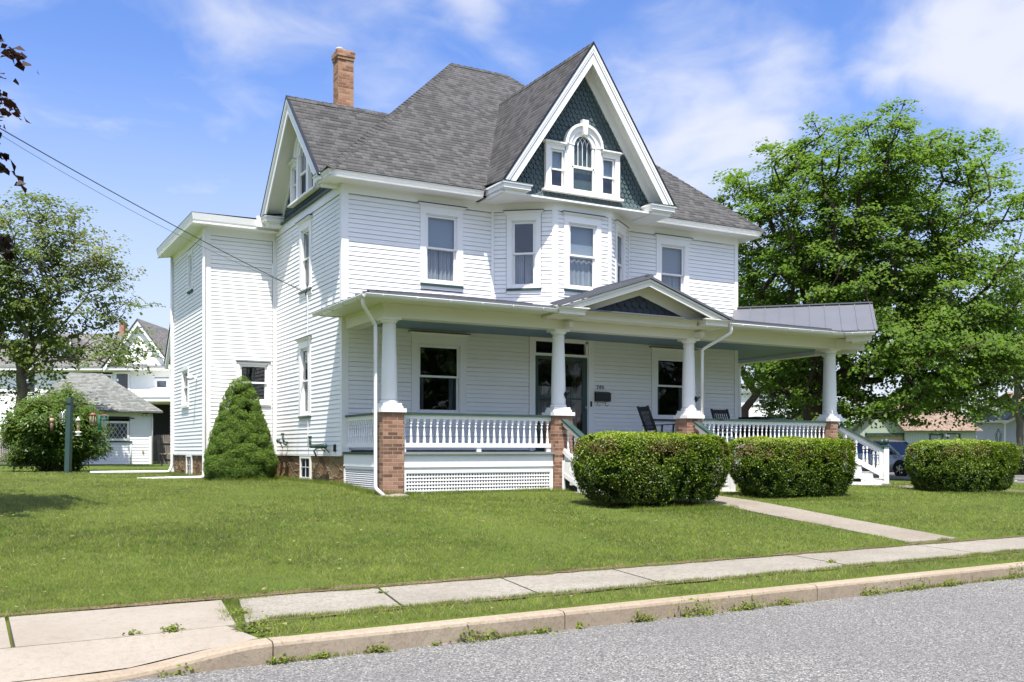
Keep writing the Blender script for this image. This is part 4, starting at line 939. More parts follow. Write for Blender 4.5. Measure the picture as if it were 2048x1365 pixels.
# piers, caps, columns
def square_turn(x, y, hw, z0, z1, ang=0):
    return [(x + hw * math.sqrt(2) * math.cos(ang + math.pi / 4 + k * math.pi / 2), y + hw * math.sqrt(2) * math.sin(ang + math.pi / 4 + k * math.pi / 2), z0) for k in range(4)]
cproto = None
for i, (x, y) in enumerate(cols):
    ang = math.pi / 4 if i in (4,) else 0
    if i < 5:
        if i == 3:      # canted pier at the corner
            pts = [(x - .22, -2.33), (x + .02, -2.33), (x + .25, -2.12), (x + .25, -1.87), (x - .22, -1.87)]
            m = MB(); m.prism([(a, b, -1.15) for a, b in pts], (0, 0, 1.9)); pr = m.build('brick_pier', 'brick_pier', house)
        else:
            m = MB(); m.prism(square_turn(x, y, .222, -1.15, 0, ang), (0, 0, 1.9)); pr = m.build('brick_pier', 'brick_pier', house)
        m = MB(); m.prism(square_turn(x, y, .260, .752, 0, ang), (0, 0, .075)); m.prism(square_turn(x, y, .208, .827, 0, ang), (0, 0, .05)); m.build('pier_cap', 'white_trim', pr)
        z0 = .877
    else:
        m = MB(); m.prism(square_turn(x, y, .2, -1.0, 0), (0, 0, 1.0)); m.build('brick_pier', 'brick_pier', house); z0 = -.02
    m = MB(); m.prism([(a, b, z0) for a, b, c in square_turn(x, y, .188, 0, 0, ang)], (0, 0, .055))
    H_ = 2.60 - z0
    m.lathe((x, y, z0), [(.166, .055), (.178, .062), (.183, .080), (.178, .098), (.166, .105)], 28); m.lathe((x, y, z0), [(.170, .105), (.170, .118)], 28); sh = [(.162, .118), (.1575, .14)]
    for k in range(13):
        t = k / 12; r = .156 - .030 * t ** 1.6; sh.append((r, .18 + (H_ - .36) * t))
    sh += [(.127, H_ - .10)]
    m.lathe((x, y, z0), sh, 28); m.lathe((x, y, z0), [(.128, H_ - .175), (.14, H_ - .168), (.14, H_ - .158), (.128, H_ - .15)], 28); m.lathe((x, y, z0), [(.129, H_ - .10), (.142, H_ - .092), (.170, H_ - .06), (.182, H_ - .04)], 28)
    m.prism([(a, b, z0 + H_ - .04) for a, b, c in square_turn(x, y, .185, 0, 0, ang)], (0, 0, .04)); m.build('porch_column', 'white_trim', house)
# brick tops get wooden skirt between piers: skirt, lattice
def lattice(F, u0, u1, z0, z1, w=-.03, pitch=.062, bar=.030, name='lattice'):
    m = MB(); n = int((u1 - u0) / pitch)
    for i in range(n + 1):
        u = u0 + (u1 - u0) * i / n; m.box(F, u - bar / 2, u + bar / 2, w, w + .012, z0, z1)
    k = int((z1 - z0) / pitch)
    for i in range(k + 1):
        z = z0 + (z1 - z0) * i / k; m.box(F, u0, u1, w + .012, w + .022, z - bar / 2, z + bar / 2)
    l = m.build(name, 'white_trim', house)
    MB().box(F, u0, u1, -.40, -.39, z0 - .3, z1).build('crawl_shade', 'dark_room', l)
    return l
PF = Face((0, -2.30), (1, -2.30))
def skirt(F, u0, u1, mat='white_trim', lat=True, zb=-.86):
    m = MB(); m.box(F, u0, u1, -.10, -.035, -.30, -.075); m.box(F, u0, u1, -.10, -.02, -.325, -.295)
    m.box(F, u0, u1, -.10, -.04, -.44, -.33); m.box(F, u0, u0 + .06, -.10, -.04, -1.0, -.44); m.box(F, u1 - .07, u1, -.10, -.04, -1.0, -.44); m.box(F, u0, u1, -.10, -.042, -1.0, zb)
    m.build('skirt_board', mat, house)
    MB().box(F, u0, u1, -.10, .01, -.072, -.022).build('floor_nosing', 'green_paint', house)
    if lat: lattice(F, u0 + .06, u1 - .07, zb, -.445, -.075)
skirt(PF, .455, 3.885); skirt(PF, 7.935, 12.105)
SD = Face((.02, -.02), (.02, -1.865))      # left side, facing -x : n should be -x
if SD.n.x > 0: SD.n = -SD.n
m = MB(); F = SD
m.box(F, 0, F.len, -.10, -.0, -.30, -.075); m.box(F, 0, F.len, -.10, .01, -.325, -.295); m.box(F, 0, .07, -.1, 0, -1.05, -.33); m.box(F, F.len - .07, F.len, -.1, 0, -1.05, -.33); m.box(F, 0, F.len, -.1, 0, -.37, -.33); m.box(F, 0, F.len, -.1, 0, -1.05, -.84)
m.build('skirt_board', 'white_trim', house)
MB().box(F, 0, F.len, -.10, .03, -.072, -.022).build('floor_nosing', 'green_paint', house)
m = MB()
for k in range(11):
    z = -.80 + k * .042; m.add([F.p(.07, -.06, z + .03), F.p(F.len - .07, -.06, z + .03), F.p(F.len - .07, -.01, z), F.p(.07, -.01, z), F.p(.07, -.06, z + .022), F.p(F.len - .07, -.06, z + .022), F.p(F.len - .07, -.01, z - .008), F.p(.07, -.01, z - .008)], [(0, 1, 2, 3), (4, 5, 6, 7), (2, 3, 7, 6)])
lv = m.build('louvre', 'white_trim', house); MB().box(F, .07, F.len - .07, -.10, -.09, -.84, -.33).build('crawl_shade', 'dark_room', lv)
# right side and diagonal skirts
RF = Face((13.40, -1.0), (13.40, 2.5)); skirt(RF, 0, 3.4)

# balustrades -------------------------------------------------------------
bal_me = None
def baluster(parent, x, y, z0, h, first=[None]):
    k = h / .50
    if first[0] is None or abs(first[0][1] - h) > .001:
        m = MB(); m.b(-.021, .021, -.021, .021, 0, .13 * k)
        m.lathe((0, 0, 0), [(.021, .13 * k), (.019, .137 * k), (.027, .15 * k), (.026, .17 * k), (.02, .23 * k), (.014, .29 * k), (.012, .32 * k), (.019, .335 * k), (.022, .35 * k), (.019, .365 * k), (.012, .375 * k), (.012, .395 * k), (.020, .41 * k)], 10)
        m.b(-.021, .021, -.021, .021, .41 * k, h)
        o = m.build('baluster', 'white_trim', parent); o.location = (x, y, z0); o.matrix_parent_inverse = parent.matrix_basis.inverted(); first[0] = (o, h); return o
    o = first[0][0].copy(); COL.objects.link(o); o.parent = parent; o.matrix_parent_inverse = parent.matrix_basis.inverted(); o.location = (x, y, z0); return o
def railing(F, u0, u1, w, n, zb=.10, ztop=.76, tilt=0):
    m = MB(); m.box(F, u0, u1, w - .035, w + .035, zb - .03, zb + .055); m.box(F, u0, u1, w - .035, w + .035, ztop - .125, ztop - .055)
    m.box(F, u0, u1, w - .05, w + .05, ztop - .062, ztop - .045)
    nb = max(1, int((u1 - u0) / 1.7))
    for i in range(nb + 1):
        u = min(max(u0 + (u1 - u0) * i / nb, u0 + .05), u1 - .05); m.box(F, u - .05, u + .05, w - .03, w + .02, -.02, zb - .03)
    for i in range(n): u = u0 + (u1 - u0) * (i + .5) / n; m.box(F, u - .029, u + .029, w - .028, w + .030, ztop - .165, ztop - .124)
    r = m.build('railing', 'white_trim', house)
    MB().box(F, u0, u1, w - .07, w + .075, ztop - .045, ztop).build('handrail', 'green_paint', r)
    for i in range(n):
        u = u0 + (u1 - u0) * (i + .5) / n; p = F.p(u, w, 0); baluster(r, p.x, p.y, zb + .055, ztop - .125 - zb - .055 + .0)
    return r
railing(PF, .45, 3.89, -.16, 24); railing(PF, 7.93, 12.11, -.16, 30)
railing(SD, 0.0, SD.len, -.10, 14)
railing(Face((13.30, -1.0), (13.30, 2.2)), 0, 3.2, -.0, 20)
# beams, soffit, ceiling ---------------------------------------------------
ZBM = 2.60; YB = -2.27
m = MB()
m.b(.05, 12.50, YB, YB + .30, ZBM, 2.86); m.b(.05, .36, YB + .3, 0, ZBM, 2.86)
m.b(13.05, 13.38, -1.0, 2.55, ZBM, 2.86)
for sg in (-1, 1):
    a = DG(2.0, sg * .60); b = DG(3.05, sg * .60); m.beam((a.x, a.y, 2.725), (b.x, b.y, 2.725), .24, .26) if sg < 0 else m.beam((a.x, a.y, 2.723), (b.x, b.y, 2.723), .236, .256)
m.build('porch_beam', 'cream_trim', house)
m = MB(); m.b(.02, 12.5, YB - .012, YB, 2.80, 2.87); m.b(.03, .05, YB, 0, 2.80, 2.87); m.b(.0, 12.5, YB - .03, YB - .012, 2.845, 2.87); m.build('beam_moulding', 'cream_trim', house)
# ceiling boards
m = MB(); y = -2.0
while y < -.03: m.b(.3, 13.1, y, min(y + .084, -.02), 2.70, 2.715); y += .088
y = 0
while y < 2.5: m.b(WX + .02, 13.1, y, y + .084, 2.70, 2.715); y += .088
m.build('porch_ceiling', 'ceiling_blue', house)
# soffit to the gutter
def sof(pts, z=2.872): m_ = MB(); m_.prism([(a, b, z) for a, b in pts], (0, 0, .015)); return m_
sof([(-.47, -2.83), (3.6, -2.83), (3.6, -2.27), (.05, -2.27), (.05, 0), (-.47, .12)]).build('porch_soffit', 'cream_trim', house)
sof([(8.15, -2.83), (11.80, -2.83), (12.4, -2.27), (8.15, -2.27)]).build('porch_soffit', 'cream_trim', house)
sof([(12.6, -.6), (13.85, -.6), (13.85, 2.9), (13.2, 2.9), (13.2, -.6)], 2.874).build('porch_soffit', 'cream_trim', house)
ed = [DG(1.5, -1.46), DG(3.28, -1.46), DG(3.28, 1.46), DG(1.5, 1.46)]; sof([(p.x, p.y) for p in ed], 2.868).build('porch_soffit', 'cream_trim', house)
MB().b(8.17, 11.82, -2.85, -2.83, 2.875, 2.955).build('porch_fascia', 'white_trim', house)
MB().b(-.49, 3.58, -2.85, -2.83, 2.875, 2.955).b(-.49, -.47, -2.83, .12, 2.875, 2.955).b(-.47, 0, .12, .135, 2.86, 2.99).build('porch_fascia', 'white_trim', house)
# gutters: open half round
def gutter(a, b, r=.065, ends=True, name='gutter', up=Vector((0, 0, 1))):
    a, b = Vector(a), Vector(b); d = (b - a).normalized(); sd_ = d.cross(up).normalized(); n = 9; m = MB(); vs = []
    for p in (a, b):
        for k in range(n + 1):
            t = math.pi * k / n; vs.append(p + sd_ * math.cos(t) * r - up * math.sin(t) * r)
        for k in range(n, -1, -1):
            t = math.pi * k / n; vs.append(p + sd_ * math.cos(t) * (r - .006) - up * math.sin(t) * (r - .006))
    N = 2 * n + 2; m.add(vs, [(k, (k + 1) % N, N + (k + 1) % N, N + k) for k in range(N)], True)
    for base, p in ((0, a), (N, b)): m.add([vs[base + k] for k in range(n + 1)], [tuple(range(n + 1))])
    m.tube([a + sd_ * r, b + sd_ * r], .009, 6); m.tube([a - sd_ * r, b - sd_ * r], .007, 6)
    L_ = (b - a).length; k = max(2, int(L_ / .62))
    for i in range(k):
        p = a + d * (L_ * (i + .5) / k); m.tube([p + sd_ * (r + .006) * math.cos(math.pi * j / 6) - up * (r + .006) * math.sin(math.pi * j / 6) for j in range(7)], .007, 5)
    return m.build(name, 'aluminum', house)
GZ_ = 2.905
gutter((-.60, -2.92, GZ_), (3.56, -2.92, GZ_)); gutter((8.20, -2.92, GZ_), (11.86, -2.92, GZ_)); gutter((-.555, .16, GZ_), (-.555, -2.86, GZ_))
gd0, gd1 = DG(1.70 + .95, -1.54, GZ_), DG(3.36, -1.54, GZ_); gutter(gd0, gd1)
# metal roofs with standing seams ------------------------------------------
WZ = 3.50; YE = -2.90; ZE = 2.965; sl = (WZ - ZE) / -YE
XE = -.52; XR = 13.95
def pz(y): return ZE + (y - YE) * sl
m = MB()
hx = XE + 2.90
m.poly([(XE, YE, ZE), (12.5, YE, ZE), (12.5, 0, WZ), (hx, 0, WZ)]); m.poly([(XE, YE, ZE), (hx, 0, WZ), (0, 0, ZE + .52 * sl), (0, .14, ZE + .52 * sl), (XE, .14, ZE)])
m.poly([(XE, YE, ZE - .014), (12.5, YE, ZE - .014), (12.5, -.6, ZE), (.2, -.6, ZE)]); m.b(XE - .012, 11.84, YE - .012, YE + .006, ZE - .028, ZE + .004); m.b(XE - .012, XE + .006, YE - .012, .14, ZE - .028, ZE + .004)
# right side run
m.poly([(XR, -.4, ZE), (XR, 3.1, ZE), (WX, 3.1, WZ + .0), (WX, .0, WZ + .0)])
pr = m.build('porch_roof', 'metal_roof', house)
m = MB()
x = XE + .28
while x < 12.0:
    if not (3.4 < x < 8.35):
        y1 = min(0, YE + (x - XE)) ; m.beam((x, YE, ZE + .016), (x, y1, pz(y1) + .016), .022, .032)
    x += .405
y = YE + .3
while y < 0: x1 = min(0, XE + (y - YE)); m.beam((XE, y, ZE + .016), (x1, y, ZE + (x1 - XE) * sl + .016), .022, .032); y += .405
m.beam((XE, YE, ZE + .012), (hx, 0, WZ + .012), .05, .03); m.build('standing_seam', 'metal_roof', pr)
# corner pavilion roof over the diagonal steps
DZ = 3.83; DH = 1.54; DE = 3.42
m = MB()
sA = DG(-.1, 0, DZ); sB = DG(DE, 0, DZ)
m.poly([sA, sB, DG(DE, -DH, ZE), DG(-.1, -DH, ZE)]); m.poly([sA, sB, DG(DE, DH, ZE), DG(-.1, DH, ZE)])
m.prism([DG(DE, 0, DZ - .012), DG(DE, -DH, ZE - .012), DG(DE, -DH, ZE - .035), DG(DE, 0, DZ - .035)], DG(-.02, 0) - DG(0, 0)); m.prism([DG(DE, 0, DZ - .012), DG(DE, DH, ZE - .012), DG(DE, DH, ZE - .035), DG(DE, 0, DZ - .035)], DG(-.02, 0) - DG(0, 0))
m.beam(DG(DE, -DH, ZE - .012), DG(1.6, -DH, ZE - .012), .02, .03)
dr = m.build('corner_porch_roof', 'metal_roof', house)
m = MB()
for s0 in np.arange(.35, DE, .375):
    for sg in (-1, 1): m.beam(DG(s0, 0, DZ + .010), DG(s0, sg * DH, ZE + .010), .02, .028)
m.beam(DG(0, 0, DZ + .022), DG(DE, 0, DZ + .022), .13, .03); m.build('standing_seam', 'metal_roof', dr)
# its pediment end
m = MB()
for sg in (-1, 1):
    m.prism([DG(3.38, 0, DZ - .06), DG(3.38, sg * (DH - .03), ZE - .03), DG(3.38, sg * (DH - .45), ZE - .03), DG(3.38, 0, DZ - .26)], DG(-.06, 0) - DG(0, 0))
m.prism([DG(3.0, 0, DZ - .2), DG(3.0, DH - .2, ZE), DG(3.0, -(DH - .2), ZE)], DG(-.04, 0) - DG(0, 0))
m.beam(DG(2.95, -1.35, 2.79), DG(2.95, 1.35, 2.79), .22, .15); m.beam(DG(3.04, -1.35, 2.89), DG(3.04, 1.35, 2.89), .42, .06)
for sg in (-1, 1): m.beam(DG(2.7, sg * 1.22, 2.80), DG(3.30, sg * 1.22, 2.80), .24, .14)
m.build('corner_pediment', 'cream_trim', house)
# main pediment over the front steps -----------------------------------------
PX, PYE, PZ, PH, PB = 5.87, -3.06, 3.755, 2.34, 2.985
s3 = (PZ - PB) / PH
m = MB(); bk = -.85
for sg in (-1, 1):
    # roof plane ends on the porch roof along a valley
    yv = YE + (PB - ZE) / sl
    m.prism([(PX, PYE, PZ), (PX + sg * PH, PYE, PB), (PX + sg * PH, yv + .05, PB), (PX, bk, PZ)], (0, 0, .022))
    m.prism([(PX, PYE - .012, PZ + .018), (PX + sg * (PH + .02), PYE - .012, PB + .010), (PX + sg * (PH + .02), PYE - .012, PB - .04), (PX, PYE - .012, PZ - .035)], (0, .016, 0))
pdr = m.build('pediment_roof', 'metal_roof', house)
m = MB()
for sg in (-1, 1):
    for k in range(1, 6):
        pass
m.beam((PX, PYE, PZ + .032), (PX, bk, PZ + .032), .14, .035)
for sg in (-1, 1):
    for yy in np.arange(PYE + .12, -1.0, .42): 
        z_ = PZ + .03; xx = PX + sg * PH; tt = max(0, min(1, 1 - (yy - (YE + .05)) * sl / (PZ - PB))) if yy > YE else 1
        m.beam((PX, yy, PZ + .036), (PX + sg * PH * tt, yy, PZ - (PZ - PB) * tt + .036), .02, .03)
m.build('standing_seam', 'metal_roof', pdr)
Pp, s4 = None, s3
cs4 = math.sqrt(1 + s3 * s3)
def PPt(u, w, z): return Vector((PX + u, -w, z))
m = MB()
for sg in (-1, 1):
    for a, b, wo, wi in ((.045, .09, 3.04, 2.98), (.09, .19, 3.015, 2.96)):
        za, zb = PZ - a * cs4, PZ - b * cs4; ha, hb = (za - PB) / s3, (zb - PB) / s3
        m.prism([PPt(0, wo, za), PPt(sg * ha, wo, PB), PPt(sg * hb, wo, PB), PPt(0, wo, zb)], (0, wo - wi, 0))
m.build('pediment_rake', 'cream_trim', house)
m = MB()
for sg in (-1, 1):
    za = PZ - .10 * cs4; ha = (za - PB) / s3; m.poly([PPt(0, 3.0, za), PPt(sg * ha, 3.0, PB), PPt(sg * ha, 2.62, PB), PPt(0, 2.62, za)])
    za, zb = PZ - .10 * cs4, PZ - .33 * cs4; ha, hb = (za - PB) / s3, (zb - PB) / s3
    m.prism([PPt(0, 2.66, za), PPt(sg * ha, 2.66, PB), PPt(sg * hb, 2.66, PB), PPt(0, 2.66, zb)], (0, .05, 0))
m.build('pediment_soffit', 'cream_trim', house)
scales(PPt, 2.63, 2.975, 3.50, lambda z: max(0, (PZ - .29 * cs4 - z) / s3), mat='dark_shingle', sw=.2, sh=.15)
# horizontal cornice of the pediment with broken-out ends
m = MB()
for (x0, x1, yo) in ((PX - PH + .02, PX - PH + .78, 3.02), (PX + PH - .78, PX + PH - .02, 3.02), (PX - PH + .782, PX + PH - .782, 2.78)):
    for ex, z0, z1 in ((-.06, 2.83, 2.895), (-.045, 2.895, 2.925), (-.02, 2.925, 2.95), (.01, 2.95, 2.975)): m.b(x0 - (ex + .0 if yo > 2.9 else 0), x1 + (ex if yo > 2.9 else 0), -yo - ex, -2.3, z0, z1)
m.b(PX - PH + .05, PX + PH - .05, -2.7, -2.25, 2.80, 2.832)
m.build('pediment_cornice', 'cream_trim', house)
for x in (4.12, 7.70):
    MB().b(x + .03, x + .14, -2.50, -2.27, 2.63, 2.74).build('bracket', 'cream_trim', house)
# door -------------------------------------------------------------------
m = MB(); F = FR
m.box(F, D0 - .155, D0, 0, .04, 0, 2.66); m.box(F, D1, D1 + .165, 0, .04, 0, 2.66); m.box(F, D0 - .155, D1 + .165, 0, .045, 2.66, 2.795)
m.box(F, D0, D1, -.10, .03, 2.275, 2.335); m.box(F, D0, D0 + .03, -.12, .02, 2.335, 2.66); m.box(F, D1 - .07, D1, -.12, .01, 2.335, 2.66); m.box(F, D0, D1, -.12, .01, 2.615, 2.66); m.box(F, D0, D0 + .02, -.16, .01, 0, 2.28); m.box(F, D1 - .02, D1, -.16, .01, 0, 2.28)
df = m.build('door_frame', 'white_trim', house)
MB().box(F, D0 + .03, D1 - .07, -.06, -.055, 2.335, 2.615).build('transom_pane', 'glass_dark', df); MB().box(F, D0, D1, -.2, -.19, 2.3, 2.64).build('transom_shade', 'dark_room', df)
MB().box(F, D0 - .05, D1 + .05, -.12, .06, -.02, .015).build('threshold', 'green_paint', df)
m = MB(); a, b = D0 + .02, D1 - .02
for r_ in ((a, a + .085, 0, 2.27), (b - .14, b, 0, 2.27), (a + .085, b - .14, 2.19, 2.27), (a + .085, b - .14, 0.02, .50), (a + .085, b - .14, 1.24, 1.29)): m.box(F, r_[0], r_[1], -.035, -.002, r_[2], r_[3])
dr_ = m.build('screen_door', 'green_paint', house)
MB().box(F, a + .08, b - .13, -.022, -.018, .5, 2.2).build('pane', 'glass_porch', dr_)
MB().tube([F.p(b - .07, .0, 1.0), F.p(b - .07, .05, 1.0), F.p(b - .07, .05, 1.12), F.p(b - .07, .0, 1.12)], .009, 6).build('handle', 'chrome', dr_)
m = MB(); m.box(F, a, b, -.16, -.12, 0, .72); m.box(F, a, a + .12, -.16, -.12, .72, 2.27); m.box(F, b - .22, b, -.16, -.12, .72, 2.27); m.box(F, a + .12, b - .22, -.16, -.12, 2.1, 2.27)
ind = m.build('front_door', 'brown_door', house)
pts = []; n = 110
for i in range(n + 1):
    u = a + .12 + (b - a - .34) * i / n; w = -.17 + .012 * math.sin(u * 85 + math.sin(u * 13)); pts += [F.p(u, w, .80), F.p(u, w, 1.56)]
m = MB(); m.add(pts, [(2 * i, 2 * i + 2, 2 * i + 3, 2 * i + 1) for i in range(n)], True); m.build('curtain', 'door_curtain', ind)
MB().box(F, a, b, -.6, -.59, 0, 2.3).build('room', 'dark_room', ind)
MB().box(F, D1 + .045, D1 + .085, .04, .06, 1.08, 1.21).build('doorbell', 'black_metal', house)
# house number 205
def strokes(F, x, z, h, segs, w=.008):
    m = MB()
    for sg in segs:
        pts = [F.p(x + a * h, .022, z + b * h) for a, b in sg]; m.tube(pts, w / 2 * 1.3, 5, False)
    return m
two = [[(.02, .8), (.1, .97), (.28, 1), (.45, .9), (.48, .72), (.36, .48), (.02, 0), (.5, 0)]]
zero = [[(.25 + .25 * math.cos(t), .5 + .5 * math.sin(t)) for t in np.linspace(0, 2 * math.pi, 16)]]
five = [[(.48, 1), (.08, 1), (.04, .56), (.25, .62), (.45, .5), (.5, .28), (.4, .06), (.2, 0), (0, .1)]]
for x_, sg in ((6.535, two), (6.615, zero), (6.695, five)): strokes(FR, x_, 1.535, .075, sg, .013).build('house_number', 'black_metal', house)
# column hooks (dark flag brackets)
for x in (4.12, 7.70):
    m = MB(); cx_, cz = x + .10, 1.20; y_ = -2.1 - .12
    m.b(cx_ - .02, cx_ + .02, y_ - .03, y_ + .02, cz - .07, cz + .07); m.tube([(cx_, y_ - .02, cz), (cx_ + .05, y_ - .10, cz + .05)], .022, 8); m.b(cx_ - .05, cx_ - .01, y_ - .035, y_ - .01, cz - .02, cz + .04); m.tube([(cx_, y_ - .03, cz - .04), (cx_ + .05, y_ - .06, cz - .01)], .012, 6)
    m.build('flag_bracket', 'black_metal', house)

# stairs -----------------------------------------------------------------
def stairs(T, width, n, rise, run, ztop, zg, both=True, nbal=4, newel_far=True, side='white_trim'):
    """T(a, c, z): a outwards from the porch edge, c across"""
    h = width / 2
    st = MB(); 
    for i in range(n):
        z = ztop - rise * (i + 1); a0 = run * i; q = [T(a0 - .0, -h + .04, z - .03), T(a0 + run + .025, -h + .04, z - .03), T(a0 + run + .025, h - .04, z - .03), T(a0, h - .04, z - .03)]
        st.prism(q, (0, 0, .03))
    tr = st.build('stair_tread', 'step_paint', house)
    rm = MB()
    for i in range(n + 1):
        z = ztop - rise * (i + 1); a0 = run * i; rm.prism([T(a0, -h + .05, z - .03), T(a0, h - .05, z - .03), T(a0 + .02, h - .05, z - .03), T(a0 + .02, -h + .05, z - .03)], (0, 0, rise - .001))
    rm.build('stair_riser', 'white_trim', house)
    for sg in (-1, 1):
        m = MB(); c0_, c1_ = sorted((sg * h, sg * (h - .045)))
        zb_ = zg - .12
        for i in range(n):   # stepped carriage: vertical strips beside each tread
            z = ztop - rise * (i + 1) - .032
            lo = max(zb_, z - .30); m.prism([T(run * i, c0_, lo), T(run * (i + 1), c0_, lo), T(run * (i + 1), c1_, lo), T(run * i, c1_, lo)], (0, 0, z - lo))
        m.beam(T(0.05, sg * (h - .02), ztop - rise * 1.0 - .30), T(run * n * .98, sg * (h - .02), zg + .02), .05, .10)
        m.beam(T(0, sg * (h - .02), zg + .03), T(run * n * .95, sg * (h - .02), zg + .03), .052, .08); m.beam(T(.03, sg * (h - .02), zg), T(.03, sg * (h - .02), ztop - rise), .056, .062, (1, 0.3, 0))
        m.build('stringer', side, house)
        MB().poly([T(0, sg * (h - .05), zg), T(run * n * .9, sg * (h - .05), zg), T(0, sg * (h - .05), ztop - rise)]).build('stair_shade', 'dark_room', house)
        if not both and sg > 0 and not newel_far: continue
        # newel
        a1 = run * n + .06; z1 = zg - .1; nh = .30
        m = MB(); e = .062; m.prism([T(a1 - e, sg * (h - .03) - e, z1), T(a1 + e, sg * (h - .03) - e, z1), T(a1 + e, sg * (h - .03) + e, z1), T(a1 - e, sg * (h - .03) + e, z1)], (0, 0, .10 - z1))
        nw = m.build('newel', 'white_trim', house)
        m = MB(); e = .085; m.prism([T(a1 - e, sg * (h - .03) - e, .10), T(a1 + e, sg * (h - .03) - e, .10), T(a1 + e, sg * (h - .03) + e, .10), T(a1 - e, sg * (h - .03) + e, .10)], (0, 0, .035))
        m.lathe(T(a1, sg * (h - .03), .135), [(.05, 0), (.05, .012), (.03, .02), (.03, .035)], 14); m.sphere(T(a1, sg * (h - .03), .235), .078, 14); m.build('ball_finial', 'green_paint', nw)
        m = MB(); e = .10; m.prism([T(a1 - e, sg * (h - .03) - e, zg - .05), T(a1 + e, sg * (h - .03) - e, zg - .05), T(a1 + e, sg * (h - .03) + e, zg - .05), T(a1 - e, sg * (h - .03) + e, zg - .05)], (0, 0, .09)); m.build('newel_base', 'step_paint', nw)
        # rail
        ra, rb = T(0.02, sg * (h - .03), .66), T(a1 - .05, sg * (h - .03), .06)
        ba, bb = T(0.02, sg * (h - .03), .0), T(a1 - .05, sg * (h - .03), -.60)
        m = MB(); m.beam(ra - Vector((0, 0, .075)), rb - Vector((0, 0, .075)), .06, .10); m.beam(ba, bb, .06, .10)
        rl = m.build('railing', 'white_trim', house); MB().beam(ra, rb, .14, .045).build('handrail', 'green_paint', rl)
        for k in range(nbal):
            t = (k + .6) / (nbal + .2); p = ba.lerp(bb, t); baluster(rl, p.x, p.y, p.z + .03, .475)
stairs(lambda a, c, z: Vector((5.91 + c, -2.33 - a, z)), 3.66, 4, .185, .29, PFZ, -.93)
stairs(lambda a, c, z: DG(2.56 + a, c, z), 1.28, 4, .175, .27, PFZ, -.86)
# downspouts ----------------------------------------------------------------
def spout(pts, r=.042, name='downspout', fl=.8, mat='pvc_white'):
    P_ = [Vector(p) for p in pts]; q = [P_[0]]
    for i in range(1, len(P_) - 1):
        a, b, c = P_[i - 1], P_[i], P_[i + 1]; da = min(.07, (b - a).length * .4); dc = min(.07, (c - b).length * .4)
        p0 = b + (a - b).normalized() * da; p1 = b + (c - b).normalized() * dc
        q += [p0.lerp(b, 0), (p0 * .56 + b * .38 + p1 * .06) , (p0 + p1) * .15 + b * .7 , (p1 * .56 + b * .38 + p0 * .06), p1]
    q.append(P_[-1]); return MB().tube(q, r, 10, True, fl).build(name, mat, house)
spout([(-.55, -2.72, 2.90), (-.55, -2.70, 2.74), (-.19, -2.42, 2.40), (-.19, -2.42, -.72), (-.10, -2.62, -.85)])
spout([(8.26, -2.92, 2.92), (8.26, -2.92, 2.70), (7.94, -2.30, 2.36), (7.94, -2.30, .72)])
spout([(-1.84, 5.00, 5.62), (-1.84, 5.06, 5.4), (-1.84, 5.06, -.50), (-1.86, 5.0, -.66), (-3.3, 5.75, -.70)], .05)
spout([(-1.84, 9.40, 5.62), (-1.84, 9.40, 2.5), (-1.84, 9.40, -.42), (-1.92, 9.36, -.60), (-3.9, 10.4, -.62)], .05)
# vent pipes, gas fittings, service cable on the left wall; flood light on the wing
m = MB()
def lw(y, z, w=.06): return Vector((-w, y, z))
m.tube([lw(1.72, .12, .02), lw(1.72, .13, .16), lw(1.72, .30, .17)], .034, 8); m.sphere(lw(1.72, .32, .17), .05, 8, (1, 1, .5)); m.tube([lw(1.70, .10, .16), lw(.95, .10, .16)], .04, 8); m.tube([lw(1.25, .10, .16), lw(.72, .11, .16)], .055, 8); m.sphere(lw(.70, .11, .16), .06, 8)
m.tube([lw(1.62, .08, .02), lw(1.66, .0, .10), lw(1.68, -.12, .04)], .02, 6); m.tube([lw(1.1, .08, .14), lw(1.1, -.02, .02)], .012, 5); m.tube([lw(.78, .08, .14), lw(.82, -.04, .02)], .012, 5)
m.build('gas_pipe', 'green_paint', house)
m = MB(); m.tube([lw(4.0, .20, .02), lw(4.0, .22, .12), lw(4.0, .38, .15)], .03, 8); m.sphere(lw(4.0, .42, .15), .05, 8, (1, 1, .6)); m.tube([lw(4.02, .2, .12), lw(3.8, .15, .12)], .03, 8); m.sphere(lw(4.5, .26, .12), .055, 8); m.tube([lw(4.5, .26, .12), lw(4.34, .20, .1)], .035, 8); m.tube([lw(4.45, .24, .1), lw(4.45, .06, .02)], .012, 5); m.build('vent_pipe', 'green_paint', house)
MB().b(-.05, -.015, .38, .46, -.02, .14).build('wall_outlet', 'black_metal', house)
m = MB(); cab = [lw(2.34, 3.66, .05), lw(2.30, 3.5, .04), lw(2.31, 2.6, .035), lw(2.3, 1.5, .03), lw(2.31, .4, .03), lw(2.25, .1, .05)]; m.tube(cab, .011, 6); m.build('service_cable', 'aluminum', house)
m = MB(); m.tube([lw(2.34, 3.9, .03), lw(2.34, 3.68, .08), lw(2.34, 3.6, .05)], .014, 6); m.sphere(lw(2.34, 3.72, .08), .03, 8); m.build('service_hook', 'black_metal', house)
m = MB(); m.b(-1.85, -1.80, 6.12, 6.20, 1.86, 1.94); m.tube([(-1.84, 6.16, 1.9), (-1.92, 6.14, 1.92)], .015, 6); m.tube([(-1.90, 6.14, 1.93), (-2.02, 6.10, 1.87)], [.035, .06], 12); m.build('flood_light', 'white_trim', house)
